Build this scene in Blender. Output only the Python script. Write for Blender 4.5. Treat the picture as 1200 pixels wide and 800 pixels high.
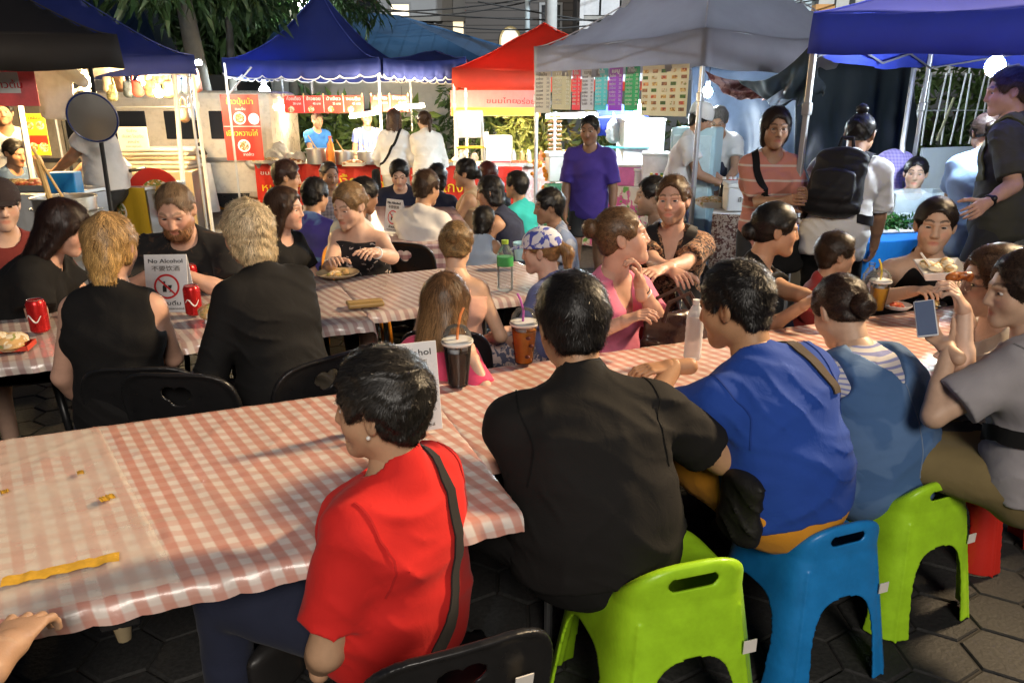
import bpy, bmesh, math, random
import numpy as np
from mathutils import Vector, Matrix
from mathutils.bvhtree import BVHTree
from mathutils.kdtree import KDTree

# ------------------------------------------------------------------ camera, world, lights, exposure
for _o in list(bpy.data.objects):
    bpy.data.objects.remove(_o)
SC = bpy.context.scene
COL = SC.collection
FPX, CAMH, HORIZON = 867.0, 1.68, 118.0
TH = math.atan((400 - HORIZON) / FPX)
_c = bpy.data.cameras.new("camera")
CAM = bpy.data.objects.new("camera", _c)
COL.objects.link(CAM)
_c.sensor_width = 36; _c.lens = 36 * FPX / 1200
_c.clip_start = .05; _c.clip_end = 400
CAM.location = (0, 0, CAMH); CAM.rotation_euler = (math.pi / 2 - TH, 0, 0)
SC.camera = CAM
W = bpy.data.worlds.new("World"); SC.world = W; W.use_nodes = True
_n = W.node_tree.nodes; _bg = _n["Background"]
_sky = _n.new("ShaderNodeTexSky"); _sky.sky_type = 'NISHITA'; _sky.sun_disc = False
_sky.sun_elevation = math.radians(-1.5); _sky.sun_rotation = math.radians(15)
_tint = _n.new("ShaderNodeMix"); _tint.data_type = 'RGBA'; _tint.blend_type = 'MULTIPLY'; _tint.inputs[0].default_value = 1; _tint.inputs[7].default_value = (.32, .55, 1, 1)   # blue dusk
W.node_tree.links.new(_sky.outputs[0], _tint.inputs[6]); W.node_tree.links.new(_tint.outputs[2], _bg.inputs[0]); _bg.inputs[1].default_value = .26
SC.view_settings.view_transform = 'Standard'; SC.view_settings.look = 'None'
SC.view_settings.gamma = 1; SC.view_settings.exposure = 0.25
SC.cycles.use_denoising = True
SC.cycles.max_bounces = 6; SC.cycles.diffuse_bounces = 3; SC.cycles.glossy_bounces = 3
SC.cycles.transmission_bounces = 6; SC.cycles.transparent_max_bounces = 12
SC.cycles.sample_clamp_indirect = 4.0
SC.cycles.caustics_reflective = False; SC.cycles.caustics_refractive = False

def lamp(name, kind, loc, energy, color, aim=None, **kw):
    l = bpy.data.lights.new(name, kind); l.energy = energy; l.color = color
    for k, v in kw.items(): setattr(l, k, v)
    o = bpy.data.objects.new(name, l); COL.objects.link(o); o.location = loc
    if aim is not None:
        o.rotation_euler = (Vector(aim) - Vector(loc)).to_track_quat('-Z', 'Y').to_euler()
    return o
# street floodlight beyond the frame whose light lies across the tables (shadows fall left and towards the camera)
lamp("street_floodlight", 'SPOT', (5.6, 4.7, 4.9), 3500, (1, .73, .43), aim=(.2, 2.6, .7), spot_size=math.radians(75), spot_blend=.5, shadow_soft_size=.38)
# soft fill light added behind the camera, no lamp of the place
lamp("added_fill_spot", 'SPOT', (1.2, -5.0, 5.2), 1650, (1, .91, .80), aim=(.3, 4.5, .4), spot_size=math.radians(100), spot_blend=.7, shadow_soft_size=1.4)

lamp("added_facade_spot", 'SPOT', (-2.5, 14.5, 7.2), 1500, (1, .93, .82), aim=(-4.5, 27, 4.2), spot_size=math.radians(110), spot_blend=.7, shadow_soft_size=.3)  # spot added out of view to brighten the building fronts
lamp("added_facade_spot", 'SPOT', (5.5, 12.5, 7.2), 5500, (.86, .94, 1), aim=(5, 22, 5.0), spot_size=math.radians(120), spot_blend=.7, shadow_soft_size=.3)  # second added spot for the building fronts, cooler and stronger
# ------------------------------------------------------------------ helpers
random.seed(7); RNG = np.random.default_rng(11)
R = math.radians
_sin, _cos = math.sin(TH), math.cos(TH)
def pix(px, py, d):
    """point seen at a photograph pixel, d metres along the camera axis"""
    u, v = (px - 600) / FPX, (400 - py) / FPX
    return Vector((u * d, d * (_cos + v * _sin), CAMH + d * (v * _cos - _sin)))
def pixz(px, py, z):
    v = (400 - py) / FPX
    return pix(px, py, (CAMH - z) / (_sin - v * _cos))
def ground(px, d, z=0.0):
    """point at height z under the pixel column px, d along the axis"""
    Y = (d + (z - CAMH) * -_sin * -1) if False else (d - (CAMH - z) * _sin) / _cos
    return Vector(((px - 600) / FPX * d, Y, z))

def tag(o, label=None, cat=None, group=None, kind=None):
    if label: o['label'] = label
    if cat: o['category'] = cat
    if group: o['group'] = group
    if kind: o['kind'] = kind
    return o
def empty(name, loc, rz=0.0, label=None, cat=None, group=None):
    o = bpy.data.objects.new(name, None); COL.objects.link(o); o.empty_display_size = .1
    o.location = loc; o.rotation_euler = (0, 0, rz)
    return tag(o, label, cat, group)
def link(name, me, m=None, parent=None, smooth=False):
    o = bpy.data.objects.new(name, me); COL.objects.link(o)
    if m is not None:
        for q in (m if isinstance(m, (list, tuple)) else [m]): me.materials.append(q)
    if parent is not None: o.parent = parent
    if smooth: me.shade_smooth()
    return o
def copy_tree(o, parent=None):
    c = o.copy(); COL.objects.link(c)
    if parent is not None: c.parent = parent
    for ch in list(o.children): copy_tree(ch, c)
    return c

class MB:
    """collects simple shapes and links them as one mesh object"""
    def __init__(s): s.v = []; s.f = []; s.mi = []; s.cur = 0
    def raw(s, vs, fs, M=None):
        b = len(s.v)
        for p in vs:
            p = Vector(p); s.v.append((M @ p) if M is not None else p)
        for f in fs: s.f.append([b + i for i in f]); s.mi.append(s.cur)
        return s
    def box(s, c, d, rz=0.0, M=None, bev=0.0):
        x, y, z = d[0] / 2, d[1] / 2, d[2] / 2
        T = Matrix.Translation(Vector(c)) @ Matrix.Rotation(rz, 4, 'Z')
        if M is not None: T = M @ T
        if bev <= 0:
            vs = [(a, b, e) for a in (-x, x) for b in (-y, y) for e in (-z, z)]
            return s.raw(vs, [(0, 1, 3, 2), (4, 6, 7, 5), (0, 4, 5, 1), (2, 3, 7, 6), (0, 2, 6, 4), (1, 5, 7, 3)], T)
        bm = bmesh.new(); bmesh.ops.create_cube(bm, size=1)
        for v in bm.verts: v.co = Vector((v.co.x * 2 * x, v.co.y * 2 * y, v.co.z * 2 * z))
        bmesh.ops.bevel(bm, geom=list(bm.edges), offset=min(bev, .45 * min(d)), segments=2, affect='EDGES', profile=.5)
        s.frombm(bm, T); return s
    def frombm(s, bm, T=None):
        bm.verts.index_update()
        s.raw([v.co.copy() for v in bm.verts], [[v.index for v in f.verts] for f in bm.faces], T); bm.free()
    def tube(s, pts, r, n=8, cap=True):
        pts = [Vector(p) for p in pts]; m = len(pts); b = len(s.v)
        rr = r if isinstance(r, (list, tuple)) else [r] * m
        up = None
        for i in range(m):
            t = (pts[min(i + 1, m - 1)] - pts[max(i - 1, 0)])
            t = t.normalized() if t.length > 1e-9 else Vector((0, 0, 1))
            if up is None:
                up = t.orthogonal().normalized()
            else:
                up = (up - t * up.dot(t)); up = up.normalized() if up.length > 1e-6 else t.orthogonal().normalized()
            w = t.cross(up)
            for k in range(n):
                a = 2 * math.pi * k / n
                s.v.append(pts[i] + (up * math.cos(a) + w * math.sin(a)) * rr[i])
        for i in range(m - 1):
            for k in range(n):
                s.f.append([b + i * n + k, b + i * n + (k + 1) % n, b + (i + 1) * n + (k + 1) % n, b + (i + 1) * n + k]); s.mi.append(s.cur)
        if cap:
            s.f.append([b + k for k in range(n)][::-1]); s.mi.append(s.cur)
            s.f.append([b + (m - 1) * n + k for k in range(n)]); s.mi.append(s.cur)
        return s
    def lathe(s, prof, n=20, M=None, c=(0, 0, 0)):
        """profile of (radius, height)"""
        T = Matrix.Translation(Vector(c))
        if M is not None: T = M @ T
        vs, fs = [], []
        for r, z in prof:
            for k in range(n):
                a = 2 * math.pi * k / n; vs.append((r * math.cos(a), r * math.sin(a), z))
        for i in range(len(prof) - 1):
            for k in range(n):
                fs.append((i * n + k, i * n + (k + 1) % n, (i + 1) * n + (k + 1) % n, (i + 1) * n + k))
        if prof[0][0] > 1e-5: fs.append([k for k in range(n)][::-1])
        if prof[-1][0] > 1e-5: fs.append([(len(prof) - 1) * n + k for k in range(n)])
        return s.raw(vs, fs, T)
    def ball(s, c, r, n=12, M=None):
        r = r if isinstance(r, (tuple, list)) else (r, r, r)
        prof = [(math.sin(math.pi * i / n), -math.cos(math.pi * i / n)) for i in range(n + 1)]
        T = Matrix.Translation(Vector(c)) @ Matrix.Diagonal((r[0], r[1], r[2], 1))
        if M is not None: T = M @ T
        return s.lathe([(max(p, 1e-4), z) for p, z in prof], n * 2, T)
    def quad(s, a, b, c, d): return s.raw([a, b, c, d], [(0, 1, 2, 3)])
    def slab(s, a, b, c, d, t):
        """quad given thickness t along its normal"""
        a, b, c, d = map(Vector, (a, b, c, d)); n = (b - a).cross(d - a).normalized() * t
        vs = [a, b, c, d, a + n, b + n, c + n, d + n]
        return s.raw(vs, [(3, 2, 1, 0), (4, 5, 6, 7), (0, 1, 5, 4), (1, 2, 6, 5), (2, 3, 7, 6), (3, 0, 4, 7)])
    def mesh(s, name):
        me = bpy.data.meshes.new(name); me.from_pydata([tuple(v) for v in s.v], [], s.f)
        if any(s.mi): me.polygons.foreach_set("material_index", s.mi)
        me.update(); return me
    def build(s, name, m=None, parent=None, smooth=False):
        o = link(name, s.mesh(name), m, parent, smooth)
        if smooth:
            try: o.data.set_sharp_from_angle(angle=R(40))
            except Exception: pass
        return o

def text_mesh(body, size, name="lettering", align='CENTER', depth=.0015):
    cu = bpy.data.curves.new("tmp_text", 'FONT'); cu.body = body; cu.size = size
    cu.align_x = align; cu.align_y = 'CENTER'; cu.extrude = depth; cu.resolution_u = 3
    o = bpy.data.objects.new("tmp_text", cu); COL.objects.link(o)
    dg = bpy.context.evaluated_depsgraph_get(); dg.update()
    me = bpy.data.meshes.new_from_object(o.evaluated_get(dg)); me.name = name
    bpy.data.objects.remove(o); bpy.data.curves.remove(cu)
    return me
def text(body, size, M, m, parent=None, name="lettering", fit=None, bold=0.0):
    """writing lying in the local xy plane of matrix M, facing its +z"""
    me = text_mesh(body, size)
    if len(me.vertices):
        co = np.empty(len(me.vertices) * 3, np.float32); me.vertices.foreach_get("co", co); co = co.reshape(-1, 3)
        if fit:
            w = co[:, 0].max() - co[:, 0].min()
            co[:, 0] *= fit / max(w, 1e-6)
            me.vertices.foreach_set("co", co.ravel()); me.update()
    o = link(name, me, m, parent); o.matrix_local = M
    return o
def upright(loc, rz, tilt=0.0):
    """frame for writing on an upright board whose face looks along -y turned by rz"""
    return Matrix.Translation(Vector(loc)) @ Matrix.Rotation(rz, 4, 'Z') @ Matrix.Rotation(math.pi / 2 + tilt, 4, 'X')

# ------------------------------------------------------------------ materials
_mats = {}
def nodes(name):
    m = bpy.data.materials.new(name); m.use_nodes = True
    return m, m.node_tree.nodes, m.node_tree.links, m.node_tree.nodes["Principled BSDF"]
def rgba(c): return (c[0], c[1], c[2], 1)
def M(name, col=(.5, .5, .5), rough=.6, metal=0.0, var=.12, scale=9.0, bump=0.0, bscale=60.0, spec=.5,
      emit=0.0, ecol=None, trans=0.0, alpha=1.0, coat=0.0, sheen=0.0, attr=False, transl=0.0, stretch=None, ior=1.45):
    if name in _mats: return _mats[name]
    m, N, L, P = nodes(name)
    P.inputs["Roughness"].default_value = rough; P.inputs["Metallic"].default_value = metal
    P.inputs["Specular IOR Level"].default_value = spec; P.inputs["IOR"].default_value = ior
    P.inputs["Coat Weight"].default_value = coat; P.inputs["Coat Roughness"].default_value = .15
    P.inputs["Sheen Weight"].default_value = sheen
    P.inputs["Transmission Weight"].default_value = trans; P.inputs["Alpha"].default_value = alpha
    tc = N.new("ShaderNodeTexCoord"); src = tc.outputs["Object"]
    if stretch:
        mp = N.new("ShaderNodeMapping"); mp.inputs["Scale"].default_value = stretch; L.new(src, mp.inputs[0]); src = mp.outputs[0]
    base = None
    if attr:
        a = N.new("ShaderNodeAttribute"); a.attribute_name = "col"; base = a.outputs["Color"]
    if var > 0:
        nz = N.new("ShaderNodeTexNoise"); nz.inputs["Scale"].default_value = scale; nz.inputs["Detail"].default_value = 6
        nz.inputs["Roughness"].default_value = .65; L.new(src, nz.inputs["Vector"])
        hs = N.new("ShaderNodeHueSaturation")
        mr = N.new("ShaderNodeMapRange"); mr.inputs[1].default_value = .25; mr.inputs[2].default_value = .75
        mr.inputs[3].default_value = 1 - var; mr.inputs[4].default_value = 1 + var
        L.new(nz.outputs[0], mr.inputs[0]); L.new(mr.outputs[0], hs.inputs["Value"])
        if base is not None: L.new(base, hs.inputs["Color"])
        else: hs.inputs["Color"].default_value = rgba(col)
        base = hs.outputs[0]
        r2 = N.new("ShaderNodeMapRange"); r2.inputs[1].default_value = .3; r2.inputs[2].default_value = .7
        r2.inputs[3].default_value = max(.02, rough - .08); r2.inputs[4].default_value = min(1, rough + .08)
        L.new(nz.outputs[0], r2.inputs[0]); L.new(r2.outputs[0], P.inputs["Roughness"])
    if base is not None: L.new(base, P.inputs["Base Color"])
    else: P.inputs["Base Color"].default_value = rgba(col)
    if bump > 0:
        n2 = N.new("ShaderNodeTexNoise"); n2.inputs["Scale"].default_value = bscale; n2.inputs["Detail"].default_value = 4
        L.new(src, n2.inputs["Vector"])
        b = N.new("ShaderNodeBump"); b.inputs["Strength"].default_value = min(1, bump); b.inputs["Distance"].default_value = .004
        L.new(n2.outputs[0], b.inputs["Height"]); L.new(b.outputs[0], P.inputs["Normal"])
    if emit > 0:
        P.inputs["Emission Color"].default_value = rgba(ecol or col); P.inputs["Emission Strength"].default_value = emit
    if transl > 0:
        tr = N.new("ShaderNodeBsdfTranslucent")
        if base is not None: L.new(base, tr.inputs[0])
        else: tr.inputs[0].default_value = rgba(col)
        mx = N.new("ShaderNodeMixShader"); mx.inputs[0].default_value = transl
        L.new(P.outputs[0], mx.inputs[1]); L.new(tr.outputs[0], mx.inputs[2])
        L.new(mx.outputs[0], N["Material Output"].inputs[0])
    _mats[name] = m
    return m
def glass(name, col=(1, 1, 1), rough=.05, ior=1.3, alpha=.28, base=None):
    """thin clear plastic: mostly see-through with a glossy skin"""
    if name in _mats: return _mats[name]
    m, N, L, P = nodes(name)
    tr = N.new("ShaderNodeBsdfTransparent"); tr.inputs[0].default_value = rgba([.6 + .4 * c for c in col])
    P.inputs["Base Color"].default_value = rgba(base or col); P.inputs["Roughness"].default_value = rough
    fr = N.new("ShaderNodeFresnel"); fr.inputs[0].default_value = ior
    mr = N.new("ShaderNodeMapRange"); mr.inputs[3].default_value = alpha; mr.inputs[4].default_value = 1
    L.new(fr.outputs[0], mr.inputs[0])
    mx = N.new("ShaderNodeMixShader"); L.new(mr.outputs[0], mx.inputs[0]); L.new(tr.outputs[0], mx.inputs[1]); L.new(P.outputs[0], mx.inputs[2])
    L.new(mx.outputs[0], N["Material Output"].inputs[0]); _mats[name] = m
    return m
def glow(name, col, strength):
    if name in _mats: return _mats[name]
    m, N, L, P = nodes(name)
    P.inputs["Base Color"].default_value = (.9, .9, .9, 1)
    P.inputs["Emission Color"].default_value = rgba(col); P.inputs["Emission Strength"].default_value = strength
    _mats[name] = m
    return m
def math_node(N, L, op, a, b=None):
    n = N.new("ShaderNodeMath"); n.operation = op
    for i, q in enumerate((a, b)):
        if q is None: continue
        if isinstance(q, (int, float)): n.inputs[i].default_value = q
        else: L.new(q, n.inputs[i])
    return n.outputs[0]
def mixc(N, L, fac, a, b):
    n = N.new("ShaderNodeMix"); n.data_type = 'RGBA'
    if isinstance(fac, (int, float)): n.inputs[0].default_value = fac
    else: L.new(fac, n.inputs[0])
    for i, q in ((6, a), (7, b)):
        if isinstance(q, (tuple, list)): n.inputs[i].default_value = rgba(q)
        else: L.new(q, n.inputs[i])
    return n.outputs[2]
def fabric_bump(N, L, P, src, wr=.5, wscale=14, fine=220):
    n1 = N.new("ShaderNodeTexNoise"); n1.inputs["Scale"].default_value = wscale; n1.inputs["Detail"].default_value = 3
    n1.inputs["Distortion"].default_value = 1.2; L.new(src, n1.inputs["Vector"])
    n2 = N.new("ShaderNodeTexNoise"); n2.inputs["Scale"].default_value = fine; L.new(src, n2.inputs["Vector"])
    s = math_node(N, L, 'ADD', n1.outputs[0], math_node(N, L, 'MULTIPLY', n2.outputs[0], .08))
    b = N.new("ShaderNodeBump"); b.inputs["Strength"].default_value = wr; b.inputs["Distance"].default_value = .005
    L.new(s, b.inputs["Height"]); L.new(b.outputs[0], P.inputs["Normal"])
def cloth(name, col, kind='plain', col2=(.8, .8, .8), scale=20.0, rough=.85, wr=.45, axis='Z', duty=.5, thr=.5, col3=None, sheen=.04):
    """clothing: plain, stripe, blotch (printed), check"""
    if name in _mats: return _mats[name]
    m, N, L, P = nodes(name)
    tc = N.new("ShaderNodeTexCoord"); src = tc.outputs["Object"]
    P.inputs["Roughness"].default_value = rough; P.inputs["Sheen Weight"].default_value = sheen; P.inputs["Specular IOR Level"].default_value = .25
    nz = N.new("ShaderNodeTexNoise"); nz.inputs["Scale"].default_value = 7; nz.inputs["Detail"].default_value = 5; L.new(src, nz.inputs["Vector"])
    if kind == 'plain':
        base = mixc(N, L, nz.outputs[0], [c * .82 for c in col], [min(1, c * 1.18) for c in col])
    elif kind == 'stripe':
        sx = N.new("ShaderNodeSeparateXYZ"); L.new(src, sx.inputs[0])
        fr = math_node(N, L, 'FRACT', math_node(N, L, 'MULTIPLY', sx.outputs[axis], scale))
        base = mixc(N, L, math_node(N, L, 'LESS_THAN', fr, duty), col, col2)
    elif kind == 'check':
        sx = N.new("ShaderNodeSeparateXYZ"); L.new(src, sx.inputs[0])
        a = math_node(N, L, 'LESS_THAN', math_node(N, L, 'FRACT', math_node(N, L, 'MULTIPLY', sx.outputs['X'], scale)), duty)
        b = math_node(N, L, 'LESS_THAN', math_node(N, L, 'FRACT', math_node(N, L, 'MULTIPLY', sx.outputs['Z'], scale)), duty)
        base = mixc(N, L, math_node(N, L, 'MULTIPLY', math_node(N, L, 'ADD', a, b), .5), col, col2)
    else:
        n2 = N.new("ShaderNodeTexNoise"); n2.inputs["Scale"].default_value = scale; n2.inputs["Detail"].default_value = 2.5
        n2.inputs["Distortion"].default_value = 1.0; L.new(src, n2.inputs["Vector"])
        mr = N.new("ShaderNodeMapRange"); mr.inputs[1].default_value = thr - .02; mr.inputs[2].default_value = thr + .02
        L.new(n2.outputs[0], mr.inputs[0])
        base = mixc(N, L, mr.outputs[0], col, col2)
        if col3:
            n3 = N.new("ShaderNodeTexNoise"); n3.inputs["Scale"].default_value = scale * 1.4; L.new(src, n3.inputs["Vector"])
            m3 = N.new("ShaderNodeMapRange"); m3.inputs[1].default_value = .58; m3.inputs[2].default_value = .61; L.new(n3.outputs[0], m3.inputs[0])
            base = mixc(N, L, m3.outputs[0], base, col3)
    L.new(base, P.inputs["Base Color"])
    fabric_bump(N, L, P, src, wr)
    _mats[name] = m
    return m
SKIN = M("skin", attr=True, rough=.5, var=.10, scale=26, bump=.12, bscale=240, spec=.42)
HAIR = M("hair", attr=True, rough=.42, var=.12, scale=40, spec=.45)
EYE = M("eyeball", attr=True, rough=.12, var=0)
# ------------------------------------------------------------------ soft shapes: distance fields meshed by surface nets
f32 = np.float32
def V(*a): return np.array(a, dtype=np.float64)
def unit(v):
    v = np.asarray(v, float); n = np.linalg.norm(v); return v / n if n > 1e-9 else np.array([0, 0, 1.0])
def surfnet(f, lo, h):
    ins = f < 0
    c = np.zeros(tuple(n - 1 for n in f.shape), np.int8)
    for dx in (0, 1):
        for dy in (0, 1):
            for dz in (0, 1):
                c += ins[dx:c.shape[0] + dx, dy:c.shape[1] + dy, dz:c.shape[2] + dz]
    act = (c > 0) & (c < 8)
    I = np.argwhere(act)
    if len(I) == 0: return np.zeros((0, 3)), np.zeros((0, 4), int)
    idx = np.full(c.shape, -1, np.int32); idx[act] = np.arange(len(I))
    corners = [(0, 0, 0), (1, 0, 0), (0, 1, 0), (1, 1, 0), (0, 0, 1), (1, 0, 1), (0, 1, 1), (1, 1, 1)]
    val = [f[I[:, 0] + a, I[:, 1] + b, I[:, 2] + e] for a, b, e in corners]
    edges = [(0, 1), (2, 3), (4, 5), (6, 7), (0, 2), (1, 3), (4, 6), (5, 7), (0, 4), (1, 5), (2, 6), (3, 7)]
    P = np.zeros((len(I), 3)); cnt = np.zeros(len(I))
    for a, b in edges:
        va, vb = val[a], val[b]; x = (va < 0) != (vb < 0)
        t = np.where(x, va / np.where(x, va - vb, 1), 0)
        ca, cb = np.array(corners[a], float), np.array(corners[b], float)
        P += np.where(x[:, None], ca + t[:, None] * (cb - ca), 0); cnt += x
    P = (P / cnt[:, None] + I) * h + lo
    Q = []
    for ax in range(3):
        o1, o2 = [(1, 2), (2, 0), (0, 1)][ax]
        s0 = [slice(None)] * 3; s1 = [slice(None)] * 3
        s0[ax] = slice(0, -1); s1[ax] = slice(1, None)
        A, B = ins[tuple(s0)], ins[tuple(s1)]
        ch = np.argwhere(A != B)
        ch = ch[(ch[:, o1] > 0) & (ch[:, o2] > 0) & (ch[:, o1] < c.shape[o1]) & (ch[:, o2] < c.shape[o2])]
        if not len(ch): continue
        sgn = A[ch[:, 0], ch[:, 1], ch[:, 2]]
        def at(d1, d2):
            k = ch.copy(); k[:, o1] -= d1; k[:, o2] -= d2
            return idx[k[:, 0], k[:, 1], k[:, 2]]
        q = np.stack([at(0, 0), at(1, 0), at(1, 1), at(0, 1)], 1)
        q[~sgn] = q[~sgn][:, ::-1]
        Q.append(q)
    Q = np.concatenate(Q)[:, ::-1]
    return P, Q[(Q >= 0).all(1)][:, ::-1]

class Field:
    def __init__(s): s.ops = []; s.lo = np.full(3, 9e9); s.hi = -s.lo; s.t = 0.0
    def _add(s, kind, args, k, mode, pts, r):
        pts = np.asarray(pts, float); lo, hi = pts.min(0) - r, pts.max(0) + r
        if mode == 'u': s.lo = np.minimum(s.lo, lo); s.hi = np.maximum(s.hi, hi)
        s.ops.append((kind, args, k, mode, lo, hi)); return s
    def rc(s, a, ra, b, rb, k=.01, mode='u', cut=None):
        """tapered capsule; cut=(point, normal) keeps the side against the normal"""
        ra += s.t; rb += s.t
        return s._add('rc', (np.asarray(a, float), ra, np.asarray(b, float), rb, cut), k, mode, [a, b], max(ra, rb))
    def el(s, c, r, Rm=None, k=.01, mode='u'):
        r = np.asarray(r, float) * np.ones(3) + s.t
        return s._add('el', (np.asarray(c, float), r, np.eye(3) if Rm is None else Rm), k, mode, [c], r.max())
    def ec(s, a, b, lat, r0, r1, k=.01, mode='u', cap=None):
        """capsule of elliptical section: r0, r1 = (across, deep)"""
        r0 = np.asarray(r0, float) + s.t; r1 = np.asarray(r1, float) + s.t
        return s._add('ec', (np.asarray(a, float), np.asarray(b, float), np.asarray(lat, float), r0, r1, cap), k, mode, [a, b], max(r0.max(), r1.max()))
    def plane(s, p, n, k=.004, lo=None, hi=None):
        """cut away the side the normal points to"""
        s.ops.append(('pl', (np.asarray(p, float), unit(n)), k, 'i', lo, hi)); return s
    def folds(s, amp, seed=0, freq=1.0): s.ops.append(('no', (amp, seed, freq), 0, 'n', None, None)); return s
    def mesh(s, h, smooth=0):
        P, Q = s._mesh(h)
        for _ in range(smooth):
            A = np.zeros_like(P); n = np.zeros(len(P))
            for i in range(4):
                a, b = Q[:, i], Q[:, (i + 1) % 4]; np.add.at(A, a, P[b]); np.add.at(A, b, P[a]); np.add.at(n, a, 1); np.add.at(n, b, 1)
            P = P * .45 + .55 * A / np.maximum(n, 1)[:, None]
        return P, Q
    def _mesh(s, h):
        lo = s.lo - 2.5 * h; n = np.ceil((s.hi + 2.5 * h - lo) / h).astype(int) + 1
        ax = [(lo[i] + h * np.arange(n[i])).astype(f32) for i in range(3)]
        f = np.full(n, .25, f32)
        for kind, A, k, mode, blo, bhi in s.ops:
            if kind == 'no':
                amp, seed, fr = A
                I = np.argwhere(np.abs(f) < .025)
                p = I * h + lo; f[I[:, 0], I[:, 1], I[:, 2]] += fold_noise(p, seed, fr) * amp; continue
            if blo is None: sl = [slice(0, m) for m in n]
            else:
                m_ = k * 1.2 + 2.5 * h + (.03 if mode == 'u' else 0)
                i0 = np.clip(np.floor((blo - m_ - lo) / h).astype(int), 0, n); i1 = np.clip(np.ceil((bhi + m_ - lo) / h).astype(int) + 1, 0, n)
                if (i1 <= i0).any(): continue
                sl = [slice(i0[i], i1[i]) for i in range(3)]
            X, Y, Z = ax[0][sl[0]][:, None, None], ax[1][sl[1]][None, :, None], ax[2][sl[2]][None, None, :]
            def dot(c, v): return ((X - f32(c[0])) * f32(v[0]) + (Y - f32(c[1])) * f32(v[1])) + (Z - f32(c[2])) * f32(v[2])
            if kind == 'rc':
                a, ra, b, rb, cut = A; ab = b - a; L2 = max(ab @ ab, 1e-10)
                t = np.clip(dot(a, ab / L2), 0, 1)
                d = np.sqrt((X - f32(a[0]) - t * f32(ab[0])) ** 2 + (Y - f32(a[1]) - t * f32(ab[1])) ** 2 + (Z - f32(a[2]) - t * f32(ab[2])) ** 2) - (f32(ra) + t * f32(rb - ra))
                if cut is not None: d = np.maximum(d, dot(cut[0], unit(cut[1])))
            elif kind == 'el':
                c, r, Rm = A; q = [dot(c, Rm[:, i]) / f32(r[i]) for i in range(3)]
                k0 = np.sqrt(q[0] ** 2 + q[1] ** 2 + q[2] ** 2); k1 = np.sqrt((q[0] / f32(r[0])) ** 2 + (q[1] / f32(r[1])) ** 2 + (q[2] / f32(r[2])) ** 2)
                d = k0 * (k0 - 1) / np.maximum(k1, 1e-4)
            elif kind == 'ec':
                a, b, lat, r0, r1, cap = A; z = unit(b - a); x = unit(lat - z * (lat @ z)); y = np.cross(z, x); L = np.linalg.norm(b - a)
                zz = dot(a, z); t = np.clip(zz / L, 0, 1); ov = zz - t * L
                aa = r0[0] + t * (r1[0] - r0[0]); bb = r0[1] + t * (r1[1] - r0[1]); m = np.minimum(aa, bb) if cap is None else f32(cap)
                qx, qy, qz = dot(a, x) / aa, dot(a, y) / bb, ov / m
                k0 = np.sqrt(qx ** 2 + qy ** 2 + qz ** 2); k1 = np.sqrt((qx / aa) ** 2 + (qy / bb) ** 2 + (qz / m) ** 2)
                d = k0 * (k0 - 1) / np.maximum(k1, 1e-4)
            else:
                d = dot(*A)
            g = f[tuple(sl)]; d = d.astype(f32)
            if mode == 'u':
                hh = np.maximum(k - np.abs(g - d), 0) / max(k, 1e-6); f[tuple(sl)] = np.minimum(g, d) - hh * hh * k * .25
            else:
                if mode == 's': d = -d
                hh = np.maximum(k - np.abs(g - d), 0) / max(k, 1e-6); f[tuple(sl)] = np.maximum(g, d) + hh * hh * k * .25
        return surfnet(f, lo, h)

def fold_noise(p, seed=0, fr=1.0):
    x, y, z = p[:, 0] * fr, p[:, 1] * fr, p[:, 2] * fr; s = seed * 1.7
    wx = x + .025 * np.sin(23 * z + s) + .02 * np.sin(17 * y + 2 * s)
    wz = z + .03 * np.sin(15 * x + s * 1.3) + .02 * np.sin(29 * y + s)
    wy = y + .02 * np.sin(19 * x + s) + .02 * np.sin(21 * z - s)
    a = (1 - np.abs(np.sin(24 * wz + 9 * wx + 6 * wy + s))) ** 2
    d = (1 - np.abs(np.sin(38 * wz + 21 * wx - 14 * wy + s))) ** 4 * np.clip(np.sin(11 * wx - 7 * wz + s) * np.sin(10 * wy + 9 * wz), 0, 1)
    b = (1 - np.abs(np.sin(17 * wx - 13 * wz + 8 * wy + 2.1 * s))) ** 2
    c = np.sin(9 * wx + s) * np.sin(8 * wz - s) * np.sin(9 * wy + .5)
    e = np.sin(47 * wz + 20 * wx) * np.sin(31 * wy + 25 * wx + s)
    return -(d * 1.1 + a * (.6 + c) * .9 + b * (.55 - c) * .7) + .25 * e + .5

def np_mesh(name, P, Q, colr=None):
    me = bpy.data.meshes.new(name); n, m = len(P), len(Q)
    me.vertices.add(n); me.vertices.foreach_set("co", np.asarray(P, f32).ravel())
    k = Q.shape[1]
    me.loops.add(m * k); me.loops.foreach_set("vertex_index", np.asarray(Q, np.int32).ravel())
    me.polygons.add(m); me.polygons.foreach_set("loop_start", np.arange(0, m * k, k, dtype=np.int32))
    try: me.polygons.foreach_set("loop_total", np.full(m, k, np.int32))
    except Exception: pass
    me.update(calc_edges=True); me.validate()
    if colr is not None:
        a = me.color_attributes.new("col", 'FLOAT_COLOR', 'POINT')
        c = np.ones((n, 4), f32); c[:, :3] = colr; a.data.foreach_set("color", c.ravel())
    me.shade_smooth()
    return me
def join_np(parts):
    P, Q, C, b = [], [], [], 0
    for p, q, c in parts:
        P.append(p); Q.append(q + b); b += len(p); C.append(np.broadcast_to(c, (len(p), 3)))
    return np.concatenate(P), np.concatenate(Q), np.concatenate(C)

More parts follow.
